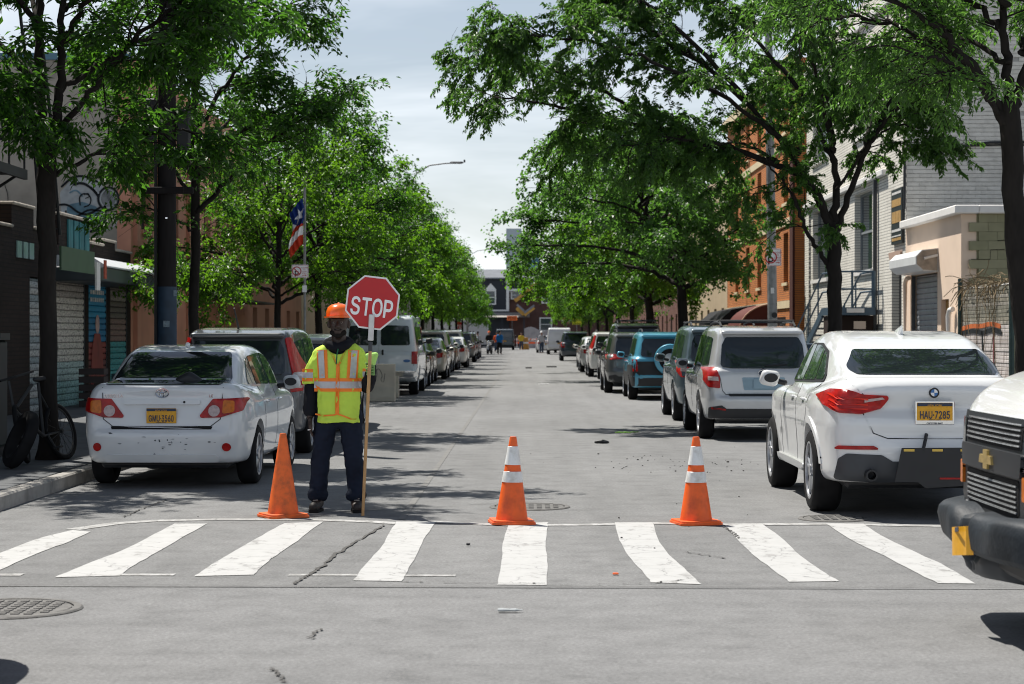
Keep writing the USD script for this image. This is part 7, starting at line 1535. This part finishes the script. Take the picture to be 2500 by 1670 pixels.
litter('dark_speck', 'dark scrap lying in the middle of the far road', 0.2, 92, box((0, 0, 0.03), (0.3, 0.2, 0.06), 0.02), M_BLACK)
litter('dark_lump', 'second dark scrap further right in the far road', 1.3, 95, box((0, 0, 0.03), (0.5, 0.2, 0.06), 0.02), M_BLACK)
litter('leaf_tuft', 'fallen green twig on the asphalt beside the silver estate car', 1.62, 31.6, cat_([moved(trimesh.creation.icosphere(0, 0.04), (random.Random(k).uniform(-0.2, 0.2), random.Random(k + 50).uniform(-0.1, 0.1), 0.02), s=(1, 0.6, 0.3)) for k in range(14)]), mat('leaf_litter', (0.10, 0.22, 0.03), 0.7))
rp0 = np.random.default_rng(31); gm = []
for _ in range(80):
    x, y = (rp0.normal(1.75, 0.55), rp0.normal(24.3, 1.1)) if rp0.random() < 0.75 else (rp0.uniform(-3, 3.5), rp0.uniform(13, 30))
    r = abs(rp0.normal(0.004, 0.003)) + 0.003; gm.append(moved(box((0, 0, 0), (r * 2, r * 1.5, r), r * 0.4), (x, y, r * 0.5 + 0.003), rz=rp0.uniform(0, 3)))
single('grit', cat_(gm), mat('grit_grey', (0.16, 0.155, 0.145), 0.9, island=0.6), 'loose grit and small stones strewn on the asphalt right of the middle cone', 'grit', kind='stuff')
# ---------------------------------------------------------------- the end of the street
q = 236.0; K = q / 4850; X_ = lambda x: (x - 1280) * K; Z_ = lambda y: 1.585 + (816 - y) * K
M_DKSID = mat('siding_charcoal', (0.030, 0.034, 0.042), 0.8, var=0.2, vscale=0.6)
M_SHING = mat('roof_shingle', (0.17, 0.18, 0.20), 0.9, var=0.15, vscale=1.2)
eh = thing('end_house', 'dark two-storey house with grey roof and white trim closing the street', 'house')
part(eh, 'wall', bx(-14, X_(1243), q, q + 9, 0, Z_(682)), M_DKSID)
part(eh, 'brick_wall', bx(X_(1243) + 0.002, 12, q + 0.15, q + 9, 0, Z_(682)), M_RBRICKX)
rp = extr(sg.Polygon([(0, Z_(681)), (0.0, Z_(678)), (4.5, Z_(655)), (9, Z_(681))]), 28, 'yz', -15); rp.vertices[:, 1] += q - 0.4
part(eh, 'roof', rp, M_SHING)
part(eh, 'upper_band', bx(X_(1243) + 0.01, 12, q - 0.05, q + 0.149, Z_(712), Z_(682) - 0.01), M_DKSID)
part(eh, 'corner_trim', bx(X_(1236), X_(1243), q - 0.12, q - 0.002, Z_(756), Z_(681)), M_SASHW)
part(eh, 'storey_trim', bx(-14, X_(1243), q - 0.10, q - 0.003, Z_(760), Z_(756) - 0.01), M_SASHW)
part(eh, 'window_trim', bx(X_(1244), X_(1284), q - 0.14, q - 0.052, Z_(711), Z_(705)), M_SASHW)
def end_window(x0, x1, y0, y1, ped=False, yy=0.0):
    w = sub(eh, 'window'); a, b_, c_, d_ = X_(x0), X_(x1), Z_(y1), Z_(y0)
    part(w, 'frame', extr(sg.box(a - 0.15, c_ - 0.15, b_ + 0.15, d_ + 0.15).difference(sg.box(a, c_, b_, d_)), 0.1, 'xz', q - 0.1 + yy), M_SASHW)
    part(w, 'pane', bx(a, b_, q - 0.05 + yy, q - 0.02 + yy, c_, d_), M_PANE)
    part(w, 'sash_rail', bx(a + 0.01, b_ - 0.01, q - 0.08 + yy, q - 0.051 + yy, (c_ + d_) / 2 - 0.04, (c_ + d_) / 2 + 0.04), M_SASHW)
    if ped: part(w, 'pediment', extr(sg.Polygon([(a - 0.2, d_ + 0.16), (b_ + 0.2, d_ + 0.16), ((a + b_) / 2, d_ + 0.95)]), 0.1, 'xz', q - 0.1 + yy), M_SASHW)
end_window(1188, 1208, 711, 741, True); end_window(1250, 1280, 713, 728, yy=0.15); end_window(1320, 1345, 778, 806, yy=0.15); end_window(1325, 1340, 722, 738, yy=0.15); end_window(1160, 1175, 711, 741, True)
pf = extr(sg.Polygon([(0, Z_(775)), (0, Z_(776.5)), (3.2, Z_(763)), (3.3, Z_(764.5))]), X_(1293) - X_(1180), 'yz', X_(1180)); pf.vertices[:, 1] += q - 3.3
part(eh, 'porch_roof', pf, mat('porch_shingle', (0.30, 0.28, 0.26), 0.9))
for x in (1185, 1225, 1278): part(eh, 'porch_post', bx(X_(x), X_(x) + 0.15, q - 3.0, q - 2.85, 0.1, Z_(776)), M_DKSID)
gb = mat('gable_wood', (0.42, 0.24, 0.06), 0.8, var=0.3, vscale=1)
for x0, y0, x1, y1, yy, w in ((1257, 735, 1320, 682, -1.2, 0.5), (1280, 770, 1304, 752, -3.2, 0.35), (1262, 752, 1280, 768, -3.1, 0.5)):
    L = sg.LineString([(X_(x0), Z_(y0)), (X_(x1), Z_(y1))])
    part(eh, 'gable_board', extr(L.buffer(w / 2, cap_style=2), 1.0, 'xz', q + yy), gb)
    part(eh, 'gable_edge', extr(affinity.translate(L, 0, w * 0.75).buffer(0.12, cap_style=2), 1.1, 'xz', q + yy - 0.05), M_SHING)
part(eh, 'satellite_dish', lathe([(0.0, 0.25), (0.4, 0.15), (0.62, 0.0), (0.6, 0.03), (0.38, 0.19)], 16, 'y').apply_translation((X_(1285), q + 1.0, Z_(668))), M_GREYPL, 30)
tw = thing('tower_block', 'pale grey tower with a blue glazed face rising behind the end house', 'building')
part(tw, 'tower_wall', bx(-2.9, -0.45, 318, 334, 0, 18.5), mat('tower_pale', (0.33, 0.39, 0.43), 0.7))
part(tw, 'glazed_face', bx(-0.448, 2.4, 318.5, 333.5, 0, 17.0), mat('tower_blue', (0.035, 0.13, 0.22), 0.2))
for k in range(7): part(tw, 'floor_band', bx(-0.40, 2.35, 318.44, 318.498, 2.0 + k * 2.2, 2.2 + k * 2.2), mat('tower_band', (0.05, 0.16, 0.25), 0.4))
tr = thing('site_trailer', 'long white corrugated site trailer at the left end of the street', 'trailer')
part(tr, 'box', bx(-10.4, -3.82, 208, 211, 0.5, 3.05), mat('trailer_white', (0.50, 0.51, 0.52), 0.6))
part(tr, 'roof_edge', bx(-10.5, -3.75, 207.9, 211.1, 3.052, 3.2), M_WHITE)
for k in range(32): part(tr, 'rib', bx(-10.35 + k * 0.205, -10.30 + k * 0.205, 207.96, 207.998, 0.55, 3.0), mat('trailer_white', None))
for x in (-9.5, -4.8): part(tr, 'wheel', lathe([(0, -0.1), (0.4, -0.1), (0.45, 0), (0.4, 0.1), (0, 0.1)], 16, 'y').apply_translation((x, 208.3, 0.45)), M_TYRE)
# dark truck at the barrier with an orange sign behind it
c = row_car(VAN, 0.85, 0.98, 1.0, 'truck_teal', (0.010, 0.022, 0.028), 0.2, '', -1.95, 199, 'truck', 'tall dark teal truck standing at the far barriers', 'truck', res=0.08, side='')
os_ = thing('roadwork_sign', 'orange roadworks sign board above the dark truck', 'sign', (-1.3, 212.5, 0))
part(os_, 'board', extr(poly([(-0.55, 3.05), (0.55, 3.05), (0.55, 3.55), (-0.55, 3.55)], 0.03), 0.03, 'xz', 0), mat('sign_orange', (0.75, 0.14, 0.02), 0.5))
part(os_, 'lettering', cat_([bx(-0.42 + k * 0.22, -0.28 + k * 0.22, -0.006, -0.001, z, z + 0.10) for k in range(4) for z in (3.17, 3.34)]), M_SEAM)
part(os_, 'post', cyl((0, 0.05, 0), (0, 0.05, 3.5), 0.04), M_GREYPL)
def barricade(x, y, w, label):
    t = thing('barricade', label, 'barricade', (x, y, 0), group='barricades across the far end of the street')
    for z, m in ((0.95, M_WHITE), (0.6, M_CONE)): part(t, 'rail', bx(-w / 2, w / 2, -0.02, 0.02, z, z + 0.2), m)
    for k in range(int(w / 0.4)): part(t, 'stripe', extr(sg.Polygon([(-w / 2 + k * 0.4, 0.95), (-w / 2 + k * 0.4 + 0.15, 0.95), (-w / 2 + k * 0.4 + 0.3, 1.15), (-w / 2 + k * 0.4 + 0.15, 1.15)]), 0.006, 'xz', -0.03), M_CONE)
    for sx in (-1, 1): part(t, 'leg', tube([(sx * w * 0.42, -0.3, 0), (sx * w * 0.42, 0, 1.2), (sx * w * 0.42, 0.3, 0)], 0.03, 5), M_WHITE)
barricade(0.55, 205, 1.7, 'orange and white barricade just right of the dark truck')
barricade(1.75, 204.5, 1.4, 'orange and white barricade beside the delivery van')
barricade(-0.35, 207, 1.0, 'orange and white barricade close behind the dark truck')
nf = thing('site_fence', 'pale netted fence hung behind the far barricades', 'fence', (0, 0, 0))
pts = [(0.0, 0.1), (0.0, 1.9)] + [(x, 2.15 + 0.22 * math.sin(x * 2.4)) for x in np.linspace(0.0, 3.6, 22)] + [(3.6, 0.1)]
part(nf, 'netting', extr(sg.Polygon(pts), 0.03, 'xz', 209), mat('netting_pale', (0.36, 0.36, 0.37), 0.8, var=0.3, vscale=2))
for x in (0, 1.2, 2.4, 3.6): part(nf, 'post', cyl((x, 209.06, 0), (x, 209.06, 2.4), 0.04, sides=6), M_GREYPL)
yb = thing('water_barrel', 'yellow-brown safety barrel before the netted fence', 'barrel', (0.1, 203.5, 0))
part(yb, 'barrel', lathe([(0, 0), (0.42, 0), (0.40, 0.4), (0.36, 0.42), (0.34, 0.8), (0.30, 1.25), (0, 1.27)], 18), mat('barrel_ochre', (0.45, 0.22, 0.04), 0.5), 30)
part(yb, 'band', lathe([(0.355, 0.62), (0.36, 0.63), (0.352, 0.78)], 18), M_WHITE)

# ---------------------------------------------------------------- poles, signs and lamps
M_WOODP = mat('pole_brown', (0.016, 0.014, 0.014), rough=0.85, var=0.3, vscale=5, stretch=(6, 6, 0.6))
M_GALV = mat('pole_galvanised', (0.24, 0.24, 0.235), rough=0.5, metal=0.4, var=0.4, vscale=7)
up = thing('utility_pole', 'thick dark utility pole with blue posters round its foot, left pavement', 'pole', (-5.24, 29.1, 0.13))
part(up, 'shaft', tube([(0, 0, 0), (0, 0, 4), (0.02, 0, 9.5)], [0.142, 0.135, 0.12], 16), M_WOODP, 40)
part(up, 'poster_wrap', tube([(0, 0, 0.7), (0, 0, 2.15)], 0.146, 16, False), mat('poster_navy', (0.018, 0.04, 0.07), 0.6, var=0.4, vscale=6), 40)
for z, a, w in ((2.05, 0.15, 0.05), (1.6, 0.02, 0.09), (1.2, 0.08, 0.05)):
    part(up, 'sticker', bx(a - w / 2, a + w / 2, -0.153, -0.149, z - 0.04, z + 0.05), mat('sticker_pale', (0.20, 0.26, 0.30), 0.6, var=0.5, vscale=20))
part(up, 'cross_arm', bx(-0.28, 0.42, -0.22, -0.15, 3.50, 3.60, 0.01), M_WOODP)
for x0, x1, z0, z1 in ((-0.30, -0.155, 4.3, 4.9), (0.16, 0.34, 3.9, 4.75)): part(up, 'junction_box', bx(x0, x1, -0.10, 0.10, z0, z1, 0.015), M_DKST)
part(up, 'conduit', tube([(-0.16, -0.02, 0.2), (-0.16, -0.02, 4.3)], 0.025, 8), M_DKST)
for z in (5.0, 6.2, 4.1, 3.15): part(up, 'bolt', box((0.02, -0.14, z), (0.03, 0.03, 0.02)), M_CHROME)

def parking_sign(t, x, y, z, w, h):
    s = sub(t, 'parking_sign', (x, y, z))
    part(s, 'board', extr(poly([(-w / 2, -h / 2), (w / 2, -h / 2), (w / 2, h / 2), (-w / 2, h / 2)], 0.015), 0.004, 'xz', 0), M_SWHITE)
    part(s, 'border', extr(sg.box(-w / 2 + 0.01, -h / 2 + 0.01, w / 2 - 0.01, h / 2 - 0.01).difference(sg.box(-w / 2 + 0.017, -h / 2 + 0.017, w / 2 - 0.017, h / 2 - 0.017)), 0.0015, 'xz', -0.002), M_SRED)
    part(s, 'letter', moved(text('P', h * 0.42, 0.0015), (-w * 0.2, -0.001, -h * 0.2)), M_SEAM)
    ring = sg.Point(-w * 0.2, 0).buffer(h * 0.36).difference(sg.Point(-w * 0.2, 0).buffer(h * 0.29)).union(sg.LineString([(-w * 0.2 - h * 0.23, h * 0.23), (-w * 0.2 + h * 0.23, -h * 0.23)]).buffer(h * 0.035))
    part(s, 'prohibition_ring', extr(ring, 0.0015, 'xz', -0.004), M_SRED)
    part(s, 'lettering', cat_([moved(text(a, h * 0.10, 0.001, False), (w * 0.24, -0.001, zz)) for a, zz in (('9:30AM', h * 0.26), ('TO', h * 0.12), ('11AM', -h * 0.03), ('TUES', -h * 0.18))]), M_SRED)
    part(s, 'arrow', extr(sg.Polygon([(w * 0.12, -h * 0.34), (w * 0.32, -h * 0.34), (w * 0.32, -h * 0.38), (w * 0.40, -h * 0.32), (w * 0.32, -h * 0.26), (w * 0.32, -h * 0.30), (w * 0.12, -h * 0.30)]), 0.0015, 'xz', -0.002), M_SRED)
fp = thing('sign_post', 'thin steel post with a no-parking plate and a flag on the left pavement', 'sign post', (-4.93, 44.6, 0.13))
part(fp, 'post', tube([(0, 0, 0), (0, 0, 4.75)], 0.028, 8), M_GALV, 40)
parking_sign(fp, -0.10, -0.05, 2.87, 0.375, 0.29)
part(fp, 'sticker', bx(-0.05, 0.05, -0.045, -0.035, 2.4, 2.55), M_WHITE)
# limp flag: pleated sheet whose panels are cut from its own grid
fg = thing('flag', 'limp flag with blue triangle, white star and red and white stripes', 'flag', (-4.965, 44.55, 3.50))
def flag_piece(pg, m, name, off):
    if pg.area < 1e-4: return
    v, f = fill_poly(pg, 0.05)
    u, w = v[:, 0], v[:, 1]
    x = -u * 0.31 - 0.05 * np.sin(w * 6) * (u > 0.02); y = 0.05 * np.sin(u * 22 + w * 3) - off; z = 0.12 + w * 0.9 - 0.5 * u ** 1.3 + 0.12 * u * u
    part(fg, name, trimesh.Trimesh(np.stack([x, y, z], 1), f, process=True), m, True)
FW, FH = 0.9, 1.12
tri_ = sg.Polygon([(0, 0.50), (0, FH), (FW, FH), (FW, 0.86), (0.45, 0.60)])
for k in range(5): flag_piece(sg.box(0, 0.34 * 0 + k * FH / 5, FW, (k + 1) * FH / 5).difference(tri_), mat('flag_red', (0.52, 0.05, 0.02), 0.8) if k % 2 == 0 else M_SWHITE, 'stripe', 0.0)
flag_piece(tri_, mat('flag_blue', (0.012, 0.035, 0.17), 0.8), 'triangle', 0.004)
sr = [(0.40 + (0.36 if k % 2 == 0 else 0.15) * math.sin(k * math.pi / 5), 0.84 + (0.17 if k % 2 == 0 else 0.07) * math.cos(k * math.pi / 5)) for k in range(10)]
flag_piece(sg.Polygon(sr), M_SWHITE, 'star', 0.010)

rp_ = thing('street_pole', 'grey steel street pole carrying a no-parking plate, right pavement', 'pole', (5.18, 41.3, 0.13), ry=-0.8)
part(rp_, 'shaft', tube([(0, 0, 0), (0, 0, 1.2), (0, 0, 8.5)], [0.115, 0.105, 0.075], 8), M_GALV)
part(rp_, 'strap', tube([(0, 0, 0.98), (0, 0, 1.05)], 0.115, 12), M_WCAP); part(rp_, 'hand_hole', lathe([(0, -0.002), (0.06, -0.002), (0.06, 0.01)], 14, 'y').apply_translation((0.03, -0.104, 1.85)), M_DKST)
part(rp_, 'sticker', bx(-0.04, 0.03, -0.114, -0.108, 2.3, 2.42), M_WCAP)
parking_sign(rp_, 0.03, -0.11, 3.05, 0.31, 0.36)
def lamp(label, y):
    t = thing('street_lamp', label, 'street lamp', (-5.1, y, 0.13), group='street lamps over the left kerb')
    part(t, 'pole', tube([(0, 0, 0), (0, 0, 8.2)], [0.10, 0.06], 8), M_GALV, 40)
    part(t, 'arm', tube([(0, 0, 8.0), (0.35, 0, 8.6), (0.9, 0, 8.93), (1.6, 0, 9.02), (2.4, 0, 9.05)], [0.04, 0.035, 0.03, 0.028, 0.028], 8), M_GALV, 40)
    part(t, 'lamp_head', soft(hull([(1.85, 0, 9.06, 0.05), (2.35, 0, 9.06, 0.05), (1.9, 0.12, 9.04, 0.03), (2.3, -0.12, 9.04, 0.03), (1.9, -0.12, 9.04, 0.03), (2.3, 0.12, 9.04, 0.03)], 8), 0.05, 2), M_GREYPL, True)
    part(t, 'photocell', cyl((2.45, 0, 9.06), (2.45, 0, 9.18), 0.04, sides=8), M_GREYPL)
lamp('nearer street lamp, its arm reaching over the road against the sky', 88); lamp('farther small street lamp half hidden by left trees', 178)
def stop_far(x, y, z, label):
    t = thing('stop_sign', label, 'stop sign', (x, y, 0))
    part(t, 'post', cyl((0, 0.05, 0), (0, 0.05, z + 0.4), 0.035), M_GALV)
    f_ = sub(t, 'sign_face', (0, 0, z))
    part(f_, 'border_plate', extr(oc(0.41), 0.01, 'xz', 0.01), M_SWHITE); part(f_, 'red_panel', extr(oc(0.385), 0.005, 'xz', 0.003), M_SRED)
    part(f_, 'lettering', moved(text('STOP', 0.26, 0.003), (0, 0.001, -0.11)), M_SWHITE)
stop_far(-6.25, 190, 2.45, 'small distant stop sign on the left before the white trailer')
stop_far(4.02, 190, 2.95, 'small distant stop sign on the right near the school sign')
sc = thing('school_sign', 'yellow-green school crossing sign at the far right', 'sign', (4.55, 172, 0))
part(sc, 'post', cyl((0, 0.05, 0), (0, 0.05, 3.6), 0.035), M_GALV)
SY = mat('fluorescent_yellow', (0.62, 0.66, 0.02), 0.5)
part(sc, 'pentagon', extr(sg.Polygon([(-0.38, 2.78), (0.38, 2.78), (0.38, 3.25), (0, 3.65), (-0.38, 3.25)]), 0.02, 'xz', 0), SY)
part(sc, 'plaque', extr(sg.box(-0.40, 2.42, 0.40, 2.72), 0.02, 'xz', 0), SY)
for x in (-0.1, 0.1): part(sc, 'walking_figure', extr(so.unary_union([sg.Point(x, 3.3).buffer(0.055), sg.LineString([(x, 3.22), (x, 3.05), (x - 0.07, 2.86)]).buffer(0.035), sg.LineString([(x, 3.05), (x + 0.08, 2.86)]).buffer(0.03), sg.LineString([(x - 0.1, 3.1), (x, 3.18), (x + 0.1, 3.12)]).buffer(0.025)]), 0.004, 'xz', -0.006), M_SEAM)
part(sc, 'lettering', moved(text('SCHOOL', 0.13, 0.003), (0, -0.003, 2.51)), M_SEAM)
# motorcycle beside the man in blue
mc = thing('motorcycle', 'distant pale motorcycle parked in the roadway beside the man in blue', 'motorcycle', (-2.75, 157.3, 0), 170)
for y in (-0.7, 0.7):
    part(mc, 'wheel', lathe([(0.22, -0.05), (0.31, -0.05), (0.33, 0), (0.31, 0.05), (0.22, 0.05), (0.2, 0)], 18, 'x').apply_translation((0, y, 0.33)), M_TYRE)
part(mc, 'fuel_tank', soft(hull([(0, 0.3, 0.85, 0.15), (0, -0.1, 0.82, 0.13)], 10), 0.06, 2), M_WHITE, True); part(mc, 'seat', soft(hull([(0, -0.2, 0.82, 0.12), (0, -0.75, 0.86, 0.10)], 10), 0.06, 2), M_BLACK, True)
part(mc, 'engine', box((0, 0.05, 0.45), (0.35, 0.5, 0.4), 0.08), M_GREYPL); part(mc, 'fork', tube([(0, 0.7, 0.33), (0, 0.45, 1.05)], 0.05, 6), M_CHROME); part(mc, 'handlebar', tube([(-0.38, 0.35, 1.08), (0, 0.45, 1.05), (0.38, 0.35, 1.08)], 0.02, 6), M_CHROME); part(mc, 'headlamp', moved(trimesh.creation.icosphere(2, 0.1), (0, 0.55, 0.98)), M_CHROME, True); part(mc, 'mudguard', tube([(0, 0.7 + 0.36 * math.cos(a), 0.33 + 0.36 * math.sin(a)) for a in np.linspace(0.3, 2.6, 8)], 0.06, 6), M_WHITE)

# black bicycle leaning at the first tree, relay box beside it
bk = thing('bicycle', 'black bicycle leaning by the first tree on the left pavement', 'bicycle', (-5.55, 22.0, 0.136), rz=-16, ry=-14)
for y, a in ((-0.05, 24), (0.95, 0)):
    w = sub(bk, 'wheel', (0.08 if a else 0, y, 0.335), rz=a)
    part(w, 'tyre', moved(tube([(0, 0.31 * math.cos(t), 0.31 * math.sin(t)) for t in np.linspace(0, 2 * math.pi, 33)], 0.027, 8, False)), M_TYRE, True)
    part(w, 'rim', tube([(0, 0.28 * math.cos(t), 0.28 * math.sin(t)) for t in np.linspace(0, 2 * math.pi, 33)], 0.012, 6, False), M_DKST, True)
    part(w, 'spokes', cat_([tube([(0.02 * (-1) ** k, 0, 0), (0, 0.28 * math.cos(k * math.pi / 9), 0.28 * math.sin(k * math.pi / 9))], 0.003, 4, False) for k in range(18)] + [cyl((-0.04, 0, 0), (0.04, 0, 0), 0.022, sides=8)]), M_DKST)
for a, b_, r in (((0, 0.06, 0.62), (0, 0.55, 0.90), 0.02), ((0.03, 0.02, 0.60), (0, 0.55, 0.30), 0.022), ((0, 0.55, 0.30), (0, 0.70, 0.92), 0.018), ((0, 0.95, 0.335), (0, 0.68, 0.80), 0.012), ((0, 0.95, 0.335), (0, 0.55, 0.30), 0.013), ((0.04, -0.05, 0.335), (0.01, 0.05, 0.95), 0.015)):
    part(bk, 'frame_tube', cyl(a, b_, r, sides=8), M_DKST)
part(bk, 'saddle', soft(hull([(0, 0.64, 0.96, 0.025), (-0.05, 0.84, 0.965, 0.03), (0.05, 0.84, 0.965, 0.03)], 10), 0.03, 2), M_BLACK, True); part(bk, 'handlebar', tube([(-0.28, 0.16, 1.0), (-0.1, 0.06, 0.98), (0.1, 0.06, 0.98), (0.28, 0.16, 1.0)], 0.014, 8), M_DKST); part(bk, 'crank', cat_([tube([(0.06, 0.55, 0.30), (0.09, 0.60, 0.14)], 0.012, 6), box((0.13, 0.60, 0.14), (0.09, 0.07, 0.02))]), M_DKST)
for k, (x, y, rx_, rz_, lb) in enumerate(((-5.42, 21.35, 66, 30, 'loose black tyre tilted in front of the bicycle'), (-5.95, 21.6, 60, 10, 'second loose black tyre behind the first, nearer the relay box'))):
    tt = thing('tyre', lb, 'tyre', (x, y, 0.45), rz_, ry=24)
    part(tt, 'tread', lathe([(0.235, -0.06), (0.30, -0.06), (0.325, -0.03), (0.325, 0.03), (0.30, 0.06), (0.235, 0.06), (0.225, 0.0), (0.235, -0.06)], 32, 'x'), M_TYRE, 40)
rb = thing('relay_box', 'dark green street box with yellow scrawls at the left edge', 'street box', (-6.42, 23.4, 0.136))
part(rb, 'cabinet', bx(-0.27, 0.27, -0.22, 0.22, 0.12, 1.38, 0.03), mat('relay_green', (0.014, 0.022, 0.022), 0.5, var=0.3)); part(rb, 'cap', extr(sg.box(-0.30, -0.25, 0.30, 0.25).buffer(-0.05).buffer(0.05), 0.08, at=1.381), mat('relay_green', None))
for sx in (-0.2, 0.2): part(rb, 'leg', bx(sx - 0.04, sx + 0.04, -0.18, 0.18, 0.0, 0.119), M_DKST)
part(rb, 'scrawl', tube(chaikin([(0.10, -0.228, 1.25), (0.2, -0.228, 1.15), (0.12, -0.228, 1.0), (0.22, -0.228, 0.9), (0.16, -0.228, 0.7), (0.22, -0.228, 0.4)], 2, False), 0.014, 4), mat('scrawl_yellow', (0.34, 0.30, 0.06), 0.7))
part(rb, 'scrawl', tube(chaikin([(0.05, -0.228, 0.9), (0.0, -0.228, 0.75), (0.08, -0.228, 0.6), (0.02, -0.228, 0.45)], 2, False), 0.012, 4), mat('scrawl_pale', (0.25, 0.33, 0.36), 0.7))
for k, (x, y, w, h, cl, lb) in enumerate(((-8.6, 39.6, 0.5, 0.75, (0.06, 0.05, 0.05), 'dark crate stack piece below the pale shutter'), (-8.55, 41.0, 0.6, 0.5, (0.05, 0.045, 0.04), 'low dark crate between the pale and blue shutters'), (-8.6, 42.6, 0.45, 0.62, (0.03, 0.06, 0.07), 'dark crate with a teal end before the blue mural shutter'))):
    t = thing('crate', lb, 'crate', (x, y, 0.14)); m = mat(f'crate_{k}', cl, 0.8)
    for z in np.arange(0.0, h - 0.1, 0.16): part(t, 'slat', cat_([bx(-w / 2, w / 2, -0.2, -0.18, z, z + 0.12)]), m); part(t, 'slat', bx(-w / 2, w / 2, 0.18, 0.2, z, z + 0.12), m); part(t, 'slat', bx(-w / 2, -w / 2 + 0.02, -0.179, 0.179, z, z + 0.12), m); part(t, 'slat', bx(w / 2 - 0.02, w / 2, -0.179, 0.179, z, z + 0.12), m)
    part(t, 'base', bx(-w / 2 + 0.021, w / 2 - 0.021, -0.178, 0.178, 0, 0.03), m)
bc = row_car(SEDAN, 1.0, 1.0, 1.0, 'black_drive', (0.012, 0.012, 0.014), 0.2, '', 12.3, 33.2, 'sedan', 'black saloon nosing out of the yard, only its bonnet showing right of the white SUV', rz=90, side='')
